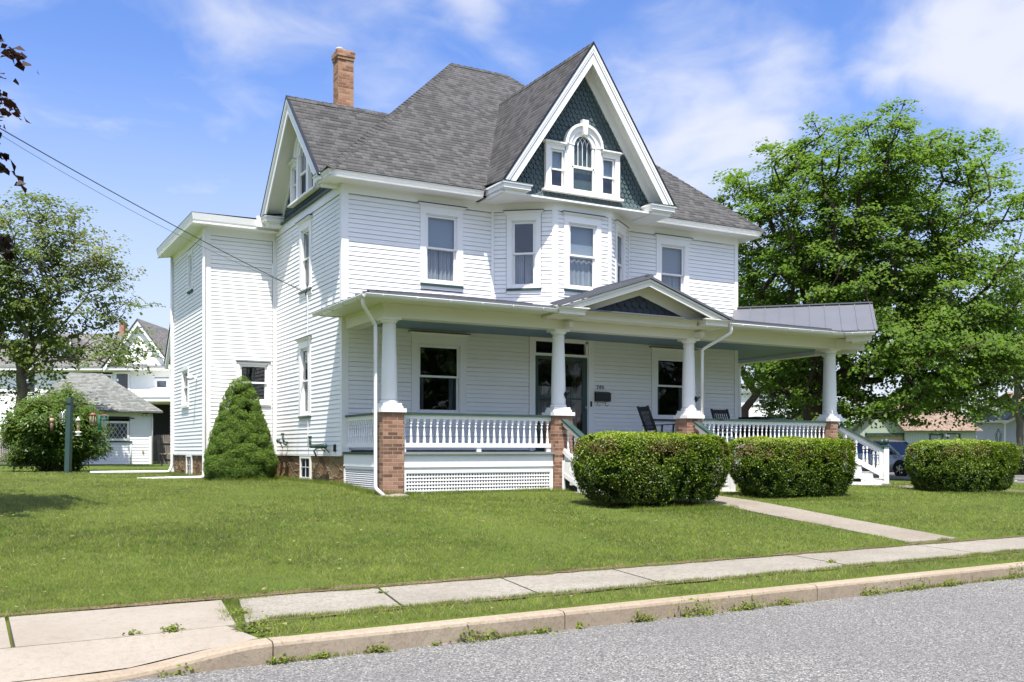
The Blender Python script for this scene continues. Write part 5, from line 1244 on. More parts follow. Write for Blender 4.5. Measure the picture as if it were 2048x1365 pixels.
# ------------------------------------------------------------------ things on the porch
mb_ = thing('mailbox', 'small black wall mailbox under the house number beside the door', 'mailbox', (6.66, -.03, 1.22))
m = MB(); m.box(FR, 6.45, 6.88, .02, .13, 1.22, 1.40); m.build('box', 'black_metal', mb_)
MB().prism([(6.44, -.02, 1.45), (6.89, -.02, 1.45), (6.89, -.145, 1.40), (6.44, -.145, 1.40)], (0, 0, .012)).b(6.45, 6.88, -.03, -.02, 1.38, 1.45).build('lid', 'black_metal', mb_)
for x in (6.53, 6.77): MB().tube([(x, -.04, 1.23), (x, -.05, 1.13), (x + .03, -.09, 1.10), (x + .05, -.10, 1.14)], .006, 5).build('hook', 'black_metal', mb_)

def rocking_chair(x, y, rz, label):
    t = thing('rocking_chair', label, 'rocking chair', (x, y, PFZ), 'rocking chairs on the porch', rz)
    def bld(m, nm): 
        o = m.build(nm, 'black_wood', None); o.parent = t; return o
    # local: faces +x, seat at .42
    m = MB(); m.b(-.22, .27, -.25, .25, .40, .435); m.b(-.20, .25, -.23, .23, .435, .46); bld(m, 'seat')
    m = MB()
    for yy in (-.24, .24): m.beam((-.20, yy, .40), (-.48, yy, 1.10), .045, .04)
    m.beam((-.46, -.22, 1.03), (-.46, .22, 1.03), .03, .10); m.beam((-.26, -.22, .54), (-.26, .22, .54), .03, .05)
    for k in range(6): yy = -.165 + .066 * k; m.beam((-.26, yy, .55), (-.455, yy, 1.0), .028, .016)
    bld(m, 'backrest')
    for yy in (-.27, .27):
        m = MB(); m.beam((-.32, yy, .63), (.27, yy, .66), .07, .025); m.beam((.20, yy, .42), (.22, yy, .65), .035, .035, (1, 0, 0)); bld(m, 'armrest')
    for yy in (-.25, .25):
        m = MB(); m.tube([(-.48 + .1 * k, yy, .045 + .16 * ((k - 4.6) / 5) ** 2) for k in range(10)], .02, 6); bld(m, 'rocker')
        for xx in (-.19, .2): m = MB(); m.beam((xx, yy, .05), (xx, yy, .42), .036, .036, (1, 0, 0)); bld(m, 'leg')
    return t
rocking_chair(7.62, -1.12, R(-8), 'black rocking chair facing right in front of the porch window')
rocking_chair(9.92, -1.05, R(-95), 'black rocking chair seen from the front behind the right railing')
g = thing('covered_grill', 'low black covered grill behind the porch rail at the house corner', 'grill', (12.1, .55, PFZ))
m = MB(); prof = [(0.0, .92), (.42, .90), (.55, .86), (.60, .78), (.60, .1)]
sec = [(-.62, .1), (-.62, .78), (-.56, .88), (-.42, .935), (.42, .935), (.56, .88), (.62, .78), (.62, .1)]
m.prism([(11.75, .35 + a * .95, b) for a, b in sec], (.55, 0, 0)); m.build('cover', 'grill_cover', g)
for a in (11.85, 12.2):
    MB().b(a, a + .05, .0, .05, -.02, .1).b(a, a + .05, .7, .75, -.02, .1).build('leg', 'black_metal', g)
g = thing('covered_table', 'patio table under a pale grey sloping cover beside the covered grill', 'table', (12.4, -.5, PFZ))
m = MB(); m.add([(12.05, .02, .90), (12.6, .02, .90), (12.6, -.95, .80), (12.05, -.95, .80), (12.0, .04, .25), (12.66, .04, .25), (12.66, -1.0, .25), (12.0, -1.0, .25)], [(0, 1, 2, 3), (0, 4, 5, 1), (1, 5, 6, 2), (2, 6, 7, 3), (3, 7, 4, 0)]); m.build('cover', 'table_cover', g)
m = MB()
for a, b in ((12.1, -.05), (12.55, -.05), (12.1, -.9), (12.55, -.9)): m.b(a, a + .05, b, b + .05, -.02, .3)
m.build('leg', 'black_metal', g)
# splash stone below the downspout
m = MB(); m.sphere((.12, -2.78, -.865), .16, 8, (1.5, .8, .35)); m.sphere((-.1, -2.72, -.86), .09, 8, (1.2, .8, .4))
tag(m.build('splash_stone', 'walk_concrete'), 'flat tan stone on the grass below the corner downspout', 'stone')
# ------------------------------------------------------------------ hedges and shrubs
def hedge(name, label, cat, x0, x1, y0, y1, zb, zt, seed, n, ang=0, group=None, rnd=.42, mat='yew_leaf', lsz=.040, brown=.5):
    rg = np.random.default_rng(seed); cx, cy = (x0 + x1) / 2, (y0 + y1) / 2; hx, hy, hz = (x1 - x0) / 2, (y1 - y0) / 2, (zt - zb) / 2; cz = (zb + zt) / 2
    t = thing(name, label, cat, (cx, cy, zb), group)
    def surf(d):   # superellipsoid radius towards direction d
        p = 6.0; r = (np.abs(d[:, 0] / hx) ** p + np.abs(d[:, 1] / hy) ** p + np.abs(d[:, 2] / hz) ** p) ** (-1 / p); return r
    def pts(k):
        # uniform on a box surface then projected
        f = rg.random(k); q = rg.uniform(-1, 1, (k, 3)); A = np.array([hy * hz * 2, hx * hz * 2, hx * hy]); A = A / A.sum()
        ax = np.where(f < A[0], 0, np.where(f < A[0] + A[1], 1, 2)); sgn = np.where(rg.random(k) < .5, -1, 1); q[np.arange(k), ax] = sgn; q[ax == 2, 2] = 1
        d = q * np.array([hx, hy, hz]); d /= np.linalg.norm(d, axis=1)[:, None]; return d
    d = pts(n); r = surf(d); p = d * r[:, None]
    bulge = (vnoise(p + 9, 1.6, seed) - .5) * .16 + (vnoise(p + 9, 5, seed + 1) - .5) * .10
    # narrower foot
    foot = 1 - .16 * sstep(.15, -1, p[:, 2] / hz)
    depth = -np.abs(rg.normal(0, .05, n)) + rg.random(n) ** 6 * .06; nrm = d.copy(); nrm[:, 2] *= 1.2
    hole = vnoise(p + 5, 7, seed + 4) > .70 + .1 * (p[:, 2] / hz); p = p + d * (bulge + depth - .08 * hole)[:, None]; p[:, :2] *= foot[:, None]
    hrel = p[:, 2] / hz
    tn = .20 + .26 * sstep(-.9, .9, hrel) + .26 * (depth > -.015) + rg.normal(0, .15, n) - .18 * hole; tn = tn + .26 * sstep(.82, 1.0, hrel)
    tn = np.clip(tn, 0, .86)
    band = np.exp(-((hrel - .62) / .22) ** 2); bn = vnoise(p + 3, 2.6, seed + 7)
    isb = rg.random(n) < brown * band * sstep(.35, .7, bn) * 1.3 + .10 * sstep(.62, .8, vnoise(p + 11, 1.8, seed + 8)); tn = np.where(isb, rg.uniform(.88, 1, n), tn)
    P_ = p + np.array([cx, cy, cz]); co = leaves(P_, lsz, .25, d * .35, .1, .42, rg)
    np_mesh('foliage', co, 4, tn, mat, t)
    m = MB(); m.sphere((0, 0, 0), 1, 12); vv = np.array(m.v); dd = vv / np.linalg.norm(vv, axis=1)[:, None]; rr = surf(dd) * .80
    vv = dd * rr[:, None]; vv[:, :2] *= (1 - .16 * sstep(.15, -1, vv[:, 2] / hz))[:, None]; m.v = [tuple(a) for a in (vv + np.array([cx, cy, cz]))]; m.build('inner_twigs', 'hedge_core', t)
    for k in range(5): a = (k - 2) * .3 * hx; MB().tube([(cx + a, cy, zb - .02), (cx + a * 1.05, cy + .1, zb + .35)], .02, 5).build('stem', 'bark_dark', t)
    return t
GH = 'clipped yew hedges along the front of the house'
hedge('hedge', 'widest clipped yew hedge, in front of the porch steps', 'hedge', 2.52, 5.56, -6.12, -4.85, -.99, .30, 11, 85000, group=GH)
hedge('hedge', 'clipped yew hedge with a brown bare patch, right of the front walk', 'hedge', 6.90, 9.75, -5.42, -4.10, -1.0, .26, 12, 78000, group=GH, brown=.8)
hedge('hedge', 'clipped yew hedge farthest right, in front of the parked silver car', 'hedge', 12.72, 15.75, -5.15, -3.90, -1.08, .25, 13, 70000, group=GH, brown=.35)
# dwarf spruce cone
def spruce():
    rg = np.random.default_rng(21); cx, cy, zb, zt, R0_ = -1.16, 4.10, -.70, 1.80, .76
    t = thing('dwarf_spruce', 'cone shaped dwarf spruce with dense bright green foliage beside the white wing', 'tree', (cx, cy, zb))
    N = 420; k = np.arange(N); hs = np.clip(1 - (1 - (k + .5) / N) ** .62, 0, .985)
    def prof(h): return R0_ * (np.interp(h, [0, .08, .2, .45, .7, .88, .97, 1], [.80, .96, 1.0, .80, .55, .33, .17, .03]))
    th = k * 2.39996 + rg.normal(0, .3, N); rr = prof(hs); c = np.stack([cx + np.cos(th) * rr * .84, cy + np.sin(th) * rr * .84, zb + hs * (zt - zb)], 1); rad = (.10 + .14 * (1 - hs)) * rg.uniform(.8, 1.2, N)
    pos = []; out = []; tint = []
    for i in range(N):
        n = int(420 * (rad[i] / .2) ** 1.7) + 90; d = rg.normal(size=(n, 3)); d /= np.linalg.norm(d, axis=1)[:, None]; o = np.array([math.cos(th[i]), math.sin(th[i]), .25]); d = d + o * .7; d /= np.linalg.norm(d, axis=1)[:, None]
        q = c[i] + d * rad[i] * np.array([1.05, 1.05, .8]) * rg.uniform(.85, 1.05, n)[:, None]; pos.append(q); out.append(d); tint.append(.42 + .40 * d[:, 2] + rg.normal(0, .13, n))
    pos = np.concatenate(pos); out = np.concatenate(out); tint = np.concatenate(tint)
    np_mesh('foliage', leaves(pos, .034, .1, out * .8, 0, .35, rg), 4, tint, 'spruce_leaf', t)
    m = MB(); m.lathe((cx, cy, zb), [(float(prof(h)) * .66, h * (zt - zb)) for h in np.linspace(.02, .93, 14)], 20); m.build('inner_twigs', 'hedge_core', t); MB().tube([(cx, cy, zb - .1), (cx, cy, zb + .3)], .05, 8).build('trunk', 'bark_dark', t)
spruce()

# ------------------------------------------------------------------ trees
def tree(name, label, cat, base, trunk_h, ells, nclus, nleaf, cr, lsz, leafm, barkm, r0, seed, tint0=.45, lean=(0, 0), group=None, flat=.55, clump_min=.5, gap=.0, tfun=None, up=.45, hangs=0, minr=.012, bend=.18, limbs=None, cut=None):
    rg = np.random.default_rng(seed); base = np.array(base, float); t = thing(name, label, cat, tuple(base), group)
    cs = []; vols = np.array([e[3] * e[4] * e[5] for e in ells]); vols = vols / vols.sum()
    for e, v in zip(ells, vols):
        k = max(1, int(nclus * v)); d = rg.normal(size=(k, 3)); d /= np.linalg.norm(d, axis=1)[:, None]; rr = clump_min + (1 - clump_min) * rg.random(k) ** .6
        cs.append(np.array(e[:3]) + d * rr[:, None] * np.array(e[3:6]))
    cs = np.concatenate(cs); 
    if cut: cs = cs[cs[:, 2] < cut]
    if gap > 0: cs = cs[vnoise(cs + 50, .42, seed) < 1 - gap]
    top = base + np.array([lean[0], lean[1], trunk_h]); nodes = [base - np.array([0, 0, .3])]; parent = [-1]
    nt_ = 5
    for i in range(1, nt_ + 1): p = base + (top - base) * i / nt_ + rg.normal(0, .05, 3) * (i < nt_); nodes.append(p); parent.append(i - 1)
    start = nt_
    if limbs:
        for lm in limbs:
            prev = start if lm[0] is None else lm[0]
            for p in lm[1]: nodes.append(np.array(p, float) + 0); parent.append(prev); prev = len(nodes) - 1
    order = np.argsort(np.linalg.norm(cs - top, axis=1)); tips = []
    for j in order:
        c = cs[j]; A = np.array(nodes[3:]); dc = np.linalg.norm(A - c, axis=1); dt = np.linalg.norm(A - top, axis=1); cost = dc + .35 * dt + .8 * np.maximum(0, A[:, 2] - c[2])
        k = int(np.argmin(cost)) + 3; a = nodes[k]; L_ = np.linalg.norm(c - a); ns = max(2, int(L_ / .8)); prev = k
        ctrl = (a + c) / 2 + rg.normal(0, bend * L_ * .5, 3) + np.array([0, 0, -.10 * L_])
        for i in range(1, ns + 1):
            s = i / ns; p = (1 - s) ** 2 * a + 2 * s * (1 - s) * ctrl + s * s * c; nodes.append(p); parent.append(prev); prev = len(nodes) - 1
        tips.append(prev)
    n = len(nodes); w = np.zeros(n)
    for k in tips: w[k] += 1
    for k in range(n - 1, 0, -1): w[parent[k]] += w[k]
    rad = np.maximum(minr, r0 * (np.maximum(w, .3) / w[0]) ** .46); rad[0] *= 1.25
    ch = [[] for _ in range(n)]
    for k in range(1, n): ch[parent[k]].append(k)
    mt, mbr = MB(), MB(); done = set()
    stack = [(0, -1)]
    while stack:
        s, par_ = stack.pop(); chain = ([par_] if par_ >= 0 else []) + [s]; k = s
        while ch[k]:
            c_ = sorted(ch[k], key=lambda q: -w[q]); 
            for o in c_[1:]: stack.append((o, k))
            k = c_[0]; chain.append(k)
        if len(chain) > 1:
            rr = [min(rad[q], rad[chain[1]] if i == 0 else 9) for i, q in enumerate(chain)]; big = rad[chain[1]] > r0 * .4
            (mt if par_ < 0 else mbr).tube([nodes[q] for q in chain], rr, 10 if big else 5)
    mt.build('trunk', barkm, t, uv=False); mbr.build('branches', barkm, t, uv=False)
    cen = np.mean(cs, 0); pos = []; tint = []; od = []
    for j in range(len(cs)):
        c = cs[j]; k = int(nleaf * rg.uniform(.6, 1.35)); r_ = cr * rg.uniform(.7, 1.25)
        # a few sub-sprays per clump, each a flattened spray
        m_ = 6; sc = rg.normal(0, .5, (m_, 3)) * r_ * np.array([1, 1, flat]); idx = rg.integers(0, m_, k)
        q = c + sc[idx] + rg.normal(0, .28, (k, 3)) * r_ * np.array([1, 1, flat * .7]); q[:, 2] -= hangs * ((q[:, :2] - c[:2]) ** 2).sum(1)
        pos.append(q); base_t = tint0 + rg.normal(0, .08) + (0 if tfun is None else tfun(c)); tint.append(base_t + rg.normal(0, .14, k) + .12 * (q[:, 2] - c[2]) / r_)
        o = c - cen; o /= np.linalg.norm(o) + 1e-6; od.append(np.repeat(o[None], k, 0))
    pos = np.concatenate(pos); tint = np.concatenate(tint); od = np.concatenate(od)
    np_mesh('crown', leaves(pos, lsz, up, od * .35, .12, .95, rg), 4, tint, leafm, t)
    return t
def at(px, py, d):
    a = R(29.2); fw = np.array([math.sin(a), math.cos(a), 0]); rt = np.array([math.cos(a), -math.sin(a), 0])
    return np.array(CAM) + d * (fw + rt * (px - 1024) / 1950 + np.array([0, 0, 1]) * (902.2 - py) / 1950)
RTv = np.array([math.cos(R(29.2)), -math.sin(R(29.2)), 0]); FWv = np.array([math.sin(R(29.2)), math.cos(R(29.2)), 0])
def ell(px, py, d, rw, rd, rh):
    c = at(px, py, d); return (c[0], c[1], c[2], (rw + rd) / 2, (rw + rd) / 2, rh)
# big maple right of the house
b = at(1632, 955, 40); b[2] = -1.0
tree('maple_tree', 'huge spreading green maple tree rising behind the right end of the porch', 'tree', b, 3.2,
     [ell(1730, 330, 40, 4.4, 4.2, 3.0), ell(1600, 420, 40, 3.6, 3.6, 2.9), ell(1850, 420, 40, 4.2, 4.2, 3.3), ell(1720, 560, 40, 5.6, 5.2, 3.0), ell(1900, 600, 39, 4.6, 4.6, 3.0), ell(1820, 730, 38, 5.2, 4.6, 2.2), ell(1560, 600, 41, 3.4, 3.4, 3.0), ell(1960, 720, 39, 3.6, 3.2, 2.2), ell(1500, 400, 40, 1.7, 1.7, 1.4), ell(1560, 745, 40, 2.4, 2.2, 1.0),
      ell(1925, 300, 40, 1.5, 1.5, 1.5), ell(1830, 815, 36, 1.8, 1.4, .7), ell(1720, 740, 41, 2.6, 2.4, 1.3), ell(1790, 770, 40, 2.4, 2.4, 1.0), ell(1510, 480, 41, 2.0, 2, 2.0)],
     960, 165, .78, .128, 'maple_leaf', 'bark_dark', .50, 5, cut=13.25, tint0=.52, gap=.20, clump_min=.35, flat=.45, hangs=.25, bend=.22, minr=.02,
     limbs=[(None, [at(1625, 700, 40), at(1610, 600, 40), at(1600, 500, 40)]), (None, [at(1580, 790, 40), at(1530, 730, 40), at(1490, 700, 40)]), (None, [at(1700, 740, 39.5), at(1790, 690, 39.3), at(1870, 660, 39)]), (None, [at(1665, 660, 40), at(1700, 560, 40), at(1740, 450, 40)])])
# trees across the street, seen only as reflections in the window glass
for (x_, y_, sd_) in ((35, -55, 96), (-20, -50, 94), (-6, -46, 91), (9, -44, 92), (26, -50, 93), (44, -46, 95)):
    tree('street_tree', ['tree across the street opposite the driveway', 'tree across the street opposite the front door', 'tree across the street opposite the right lawn', 'tree across the street farthest to the left', 'tree across the street farthest to the right', 'tree across the street set back between two others'][sd_ - 91], 'tree', (x_, y_, -1.4), 3.5, [(x_, y_, 6.8, 6.2, 6, 5.4)], 190, 90, 1.15, .34, 'back_leaf', 'bark_grey', .3, sd_, tint0=.4)
# light green tree farther right and low trees in the gaps
b = at(2040, 930, 64); b[2] = -1.2
tree('young_tree', 'pale green tree at the right edge behind the big maple', 'tree', b, 3, [ell(2020, 680, 64, 3.4, 3, 3.4), ell(2070, 620, 64, 3.6, 3, 4), ell(2030, 780, 64, 2.6, 2.4, 1.6)], 190, 90, .9, .2, 'back_leaf', 'bark_grey', .22, 31, tint0=.6, gap=.15)
b = at(1585, 930, 62); b[2] = -1.0
tree('bushy_tree', 'small light green bushy tree seen through the porch left of the maple trunk', 'tree', b, 1.2, [ell(1575, 800, 62, 1.9, 1.7, 1.6), ell(1600, 770, 62, 1.3, 1.2, 1.3), ell(1545, 750, 62, 1.2, 1.2, 1.2)], 110, 90, .6, .15, 'back_leaf', 'bark_grey', .14, 33, tint0=.5)
b = at(1490, 930, 58); b[2] = -1.0
tree('shade_tree', 'dark leafy tree beyond the porch seen above the small white house', 'tree', b, 3.5, [ell(1500, 640, 58, 3.0, 3, 3.0), ell(1560, 700, 58, 3, 3, 2.0)], 150, 90, .9, .19, 'maple_leaf', 'bark_dark', .25, 34, tint0=.55, gap=.2)
# tall light tree at left
b = at(42, 930, 40); b[2] = -.62
def tt(c): return .25 * float(sstep(6.0, 9.5, c[2])) * (vnoise(np.array([c]), .5, 3)[0] > .35) + .22 * (c[0] > -3.0) * (c[2] > 5)
tree('norway_maple', 'tall thinly leaved maple tree in front of the left neighbour house', 'tree', b, 3.6,
     [ell(60, 480, 40, 2.3, 2.2, 1.9), ell(130, 560, 40, 2.6, 2.4, 2.3), ell(210, 530, 40, 1.6, 1.6, 1.2), ell(235, 610, 40, 1.4, 1.4, .9), ell(10, 600, 40, 2.6, 2.4, 2.0), ell(70, 700, 40, 2.0, 2, 1.6), ell(215, 700, 39, 2.2, 1.6, .8), ell(-60, 560, 40, 3, 2.6, 3), ell(120, 430, 40, 1.3, 1.3, 1.0), ell(290, 705, 38.5, .8, .7, .6), ell(30, 800, 40, 1.2, 1.2, .9)],
     560, 60, .60, .125, 'norway_leaf', 'bark_grey', .20, 8, tint0=.42, gap=.10, clump_min=.25, tfun=tt, bend=.25, minr=.016,
     limbs=[(None, [at(90, 640, 40), at(100, 560, 40), at(110, 480, 40)]), (None, [at(20, 690, 40), at(-20, 620, 40)]), (None, [at(90, 725, 39.6), at(150, 718, 39.2), at(200, 722, 38.9), at(250, 690, 38.7)]), (None, [at(120, 655, 39.8), at(170, 600, 39.6)])])
# copper maple mostly outside the frame: its outer sprays and its shadow show at the left
b = np.array([-10.1, -4.4, float(gz(-10.1, -4.4))])
tree('copper_maple', 'dark purple leaved maple whose outer sprays reach in at the left edge', 'tree', b, 2.6,
     [(-9.9, -4.4, 5.0, 3.0, 3.0, 2.8), (-8.15, -4.4, 5.0, 1.5, 1.6, 1.3), (-8.05, -4.2, 3.1, 1.3, 1.4, .9)], 260, 95, .55, .13, 'copper_leaf', 'bark_dark', .2, 15, tint0=.45, hangs=.5, up=.3)
# broad shrub behind the feeder post
def shrub(name, label, c, r, seed, n, lsz, mat='shrub_leaf', cat='shrub'):
    rg = np.random.default_rng(seed); t = thing(name, label, cat, (c[0], c[1], c[2])); pos = []; tn = []; od = []
    st = MB(); K = 210
    for k in range(K):
        d = rg.normal(size=3); d /= np.linalg.norm(d); d[2] = abs(d[2]) if rg.random() < .60 else -abs(d[2]) * .75
        rr = rg.uniform(.55, 1.0) * (1 + .18 * (rg.random() < .15)); p = np.array([c[0], c[1], c[2] + r[2] * .50]) + d * rr * np.array([r[0], r[1], r[2] * .52 if d[2] > 0 else r[2] * .55])
        p0 = np.array([c[0] + rg.uniform(-.3, .3), c[1] + rg.uniform(-.3, .3), c[2] - .05]); mid = (p0 + p) / 2 + np.array([0, 0, .2])
        st.tube([p0, mid, p], [.022, .014, .005], 5)
        m_ = int(n / K); dirn = (p - mid); dirn /= np.linalg.norm(dirn); q = p + dirn * rg.uniform(-.55, .10, m_)[:, None] * r[0] * .5 + rg.normal(0, .16, (m_, 3)) * r[0] * .55
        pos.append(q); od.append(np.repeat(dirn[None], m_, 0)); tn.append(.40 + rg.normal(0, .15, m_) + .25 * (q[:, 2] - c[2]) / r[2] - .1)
    pos = np.concatenate(pos); keep = pos[:, 2] > c[2] + .03
    np_mesh('foliage', leaves(pos[keep], lsz, .3, np.concatenate(od)[keep] * .8, .15, .42, rg), 4, np.concatenate(tn)[keep], mat, t); st.build('stems', 'bark_grey', t, uv=False)
c = at(112, 952, 31.0); c[2] = -.76
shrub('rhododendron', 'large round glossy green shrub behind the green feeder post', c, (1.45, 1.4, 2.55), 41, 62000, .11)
# small leafy plants along the far lawn edge at right
for k, (px, d, s) in enumerate(((2046, 47, .7),)):
    c = at(px, 902, d); c[2] = float(gz(c[0], c[1])); shrub('garden_shrub', 'dark little shrub at the right edge beside the white garage', c, (s, s, 1.5), 60 + k, 3000, .10)
# ------------------------------------------------------------------ background buildings
class CF:     # frame whose u axis runs to the right along the sight line's normal, turned by yaw degrees
    def __init__(s, px, py, d, yaw=0):
        s.o = Vector(at(px, py, d)); a = R(yaw); r, f = Vector(RTv), Vector(FWv); s.t = r * math.cos(a) + f * math.sin(a); s.n = -(f * math.cos(a) - r * math.sin(a))
    def p(s, u, w, z): q = s.o + s.t * u + s.n * w; return Vector((q.x, q.y, z))
    def u(s, px, w=0):       # how far along the wall a sight line meets it
        k = (px - 1024) / 1950; r, f = Vector(RTv), Vector(FWv); q = s.o + s.n * w - CAM; a = r - f * k; return -q.dot(a) / s.t.dot(a)
    def z(s, px, py, w=0): q = s.o + s.t * s.u(px, w) + s.n * w - CAM; return (902.2 - py) / 1950 * q.dot(Vector(FWv))
def fsiding(F, u0, u1, z0, z1, holes, mat, parent, w=0, ex=.13, name='wall', pr=.02):
    m = MB(); z = z0
    while z < z1 - .01:
        e_ = min(ex, z1 - z); iv = [(u0, u1)]
        for (a, b, c, d) in holes:
            if z + e_ > c and z < d: iv = [s for (p, q) in iv for s in ((p, min(q, a)), (max(p, b), q)) if s[1] - s[0] > .004]
        for p, q in iv: m.add([F.p(p, w + .002, z), F.p(q, w + .002, z), F.p(q, w + pr, z), F.p(p, w + pr, z), F.p(q, w + .003, z + e_), F.p(p, w + .003, z + e_)], [(0, 1, 2, 3), (3, 2, 4, 5)])
        z += e_
    return m.build(name, mat, parent)
def fwindow(F, u0, u1, z0, z1, parent, w=.0, ca=.1, frame='white_trim', mull=1, dark='dark_room', ref='glass'):
    m = MB(); m.box(F, u0 - ca, u0, w - .05, w + .04, z0 - ca, z1 + ca); m.box(F, u1, u1 + ca, w - .05, w + .04, z0 - ca, z1 + ca); m.box(F, u0, u1, w - .05, w + .04, z1, z1 + ca); m.box(F, u0, u1, w - .05, w + .06, z0 - ca, z0)
    if mull: m.box(F, u0, u1, w - .04, w + .01, (z0 + z1) / 2 - .03, (z0 + z1) / 2 + .03)
    o = m.build('window', frame, parent); MB().box(F, u0, u1, w - .05, w - .04, z0, z1).build('pane', ref, o); MB().box(F, u0, u1, w - .3, w - .29, z0, z1).build('shade', dark, o); return o
k46 = 46 / 1950
# white hip roofed garage on the left
F = CF(303, 930, 46, 29.2); zg = -.66; gar = thing('garage', 'small white garage with pale hip roof and a diamond paned window', 'garage', tuple(F.p(-3, -2.5, zg)))
U0 = F.u(72); ze = 1.88
wn_ = (F.u(213), F.u(254), .57, 1.28)
wnb = (wn_[0] - .12, wn_[1] + .12, wn_[2] - .12, wn_[3] + .2)
fsiding(F, U0, -.1, zg + .05, ze, [wnb], 'white_siding', gar)
MB().box(F, -.1, 0, -.05, .03, zg, ze).box(F, U0 - .1, U0, -.05, .03, zg, ze).box(F, U0, 0, -.05, .045, ze - .12, ze + .02).build('trim', 'white_trim', gar)
m = MB(); m.box(F, -.02, 0, -5, -.05, zg, ze); m.box(F, U0, U0 + .02, -5, -.05, zg, ze); m.box(F, U0, 0, -5, -4.98, zg, ze); m.build('side_wall', 'white_siding', gar)
MB().box(F, U0, 0, -.1, .015, zg - .2, zg + .05).build('base', 'concrete_pale', gar)
m = MB(); uR, uL = .45, U0 - .4; rr0, rr1 = F.u(140, -2.5), F.u(205, -2.5)
A_, B_, C_, D_ = F.p(uL, .42, ze - .02), F.p(uR, .42, ze - .02), F.p(uR, -5.4, ze - .02), F.p(uL, -5.4, ze - .02); zr_ = F.z(190, 747, -2.5); E1, E2 = F.p(rr0, -2.5, zr_), F.p(rr1, -2.5, zr_)
m.poly([A_, B_, E2, E1]); m.poly([B_, C_, E2]); m.poly([C_, D_, E1, E2]); m.poly([D_, A_, E1]); m.box(F, uL, uR, .40, .44, ze - .09, ze - .02); m.box(F, uL, uR, -.1, .42, ze - .10, ze - .085); m.build('roof', 'roof_shingle_pale', gar)
w_ = fwindow(F, wn_[0], wn_[1], wn_[2], wn_[3], gar, .0, .1, mull=0)
m = MB()
for i in range(-3, 8):
    a, b, c, d = wn_
    for sg in (1, -1):
        x0 = a + i * .19; x1 = x0 + sg * (d - c) * .62; p0, p1 = (x0, c), (x1, d)
        # clip to the opening
        def cl(p, q):
            (x, y), (X, Y) = p, q; t0, t1 = 0.0, 1.0
            for lo, hi, s_, dlt in ((a, b, x, X - x),):
                if abs(dlt) < 1e-6: continue
                ta, tb_ = (lo - s_) / dlt, (hi - s_) / dlt
                if ta > tb_: ta, tb_ = tb_, ta
                t0, t1 = max(t0, ta), min(t1, tb_)
            return None if t1 - t0 < .05 else ((x + (X - x) * t0, y + (Y - y) * t0), (x + (X - x) * t1, y + (Y - y) * t1))
        r_ = cl(p0, p1)
        if r_: m.beam(F.p(r_[0][0], .0, r_[0][1]), F.p(r_[1][0], .0, r_[1][1]), .012, .02, tuple(F.n))
m.build('diamond_bars', 'white_trim', w_)
MB().box(F, wn_[0] - .2, wn_[1] + .32, 0, .07, wn_[3] + .22, wn_[3] + .26).box(F, wn_[0] - .2, wn_[1] + .22, 0, .07, wn_[2] - .16, wn_[2] - .11).build('drip_cap', 'green_paint', w_)
MB().tube([F.p(-.92, .05, zg), F.p(-.92, .05, .22), F.p(-.90, .0, .28)], .03, 8).build('vent_pipe', 'pvc_white', gar)
m = MB(); m.sphere(F.p(-.18, .12, 1.72), .08, 8); m.sphere(F.p(-.34, .12, 1.70), .07, 8); m.box(F, -.3, -.2, 0, .06, 1.74, 1.80); m.build('flood_light', 'chrome', gar)
MB().tube([F.p(.0, .1, ze - .1), F.p(.02, .1, 1.5), F.p(.02, .1, zg)], .035, 8).build('downspout', 'aluminum', gar)
MB().box(F, -.42, -.34, 0, .06, -.08, .02).build('outlet', 'feeder_seed', gar)
# neighbour house behind it
k60 = 60 / 1950; F = CF(345, 930, 60, 0); zg = -.6
nb = thing('neighbour_house', 'white two storey house with taupe roof and dormer behind the garage', 'house', tuple(F.p(-6, -4, zg)))
X = lambda px: (px - 345) * k60; Z = lambda py: (902.2 - py) * k60
L0, L1 = X(-120), X(372)
dk = (X(128), X(222), Z(850), Z(752)); w2 = (X(233), X(256), Z(810), Z(748)); w3 = (X(314), X(333), Z(792), Z(762)); w4 = (X(52), X(70), Z(785), Z(745))
zev = Z(742)
fsiding(F, L0, L1, zg, zev, [(dk[0] - .1, dk[1] + .1, dk[2], dk[3] + .1)] + [(a - .15, b + .15, c - .15, d + .15) for a, b, c, d in (w2, w3, w4)], 'white_siding', nb, ex=.16)
for a in (w3,): fwindow(F, *a, nb, 0, .15, dark='blind')
fwindow(F, *w2, nb, 0, .14); fwindow(F, *w4, nb, 0, .14); fwindow(F, *dk, nb, 0, .1, mull=0)
m = MB(); m.box(F, L0 - .4, L1 + .4, -.2, .5, zev, zev + .22); m.build('cornice', 'white_trim', nb)
m = MB(); zr = Z(650); m.poly([F.p(L0 - .5, .55, zev + .2), F.p(L1 + .5, .55, zev + .2), F.p(L1 + .5, -4.5, zr), F.p(X(20), -4.5, zr)]); m.poly([F.p(L0 - .5, -9.5, zev + .2), F.p(L1 + .5, -9.5, zev + .2), F.p(L1 + .5, -4.5, zr), F.p(X(20), -4.5, zr)][::-1]); m.poly([F.p(L0 - .5, .55, zev + .2), F.p(X(20), -4.5, zr), F.p(L0 - .5, -9.5, zev + .2)]); m.build('roof', 'roof_shingle_taupe', nb)
m = MB(); m.box(F, L0, L0 + .1, -9, 0, zg, zev); m.box(F, L1 - .1, L1, -9, 0, zg, zev); m.box(F, L0, L1, -9.1, -9, zg, zev); m.build('side_wall', 'white_siding', nb)
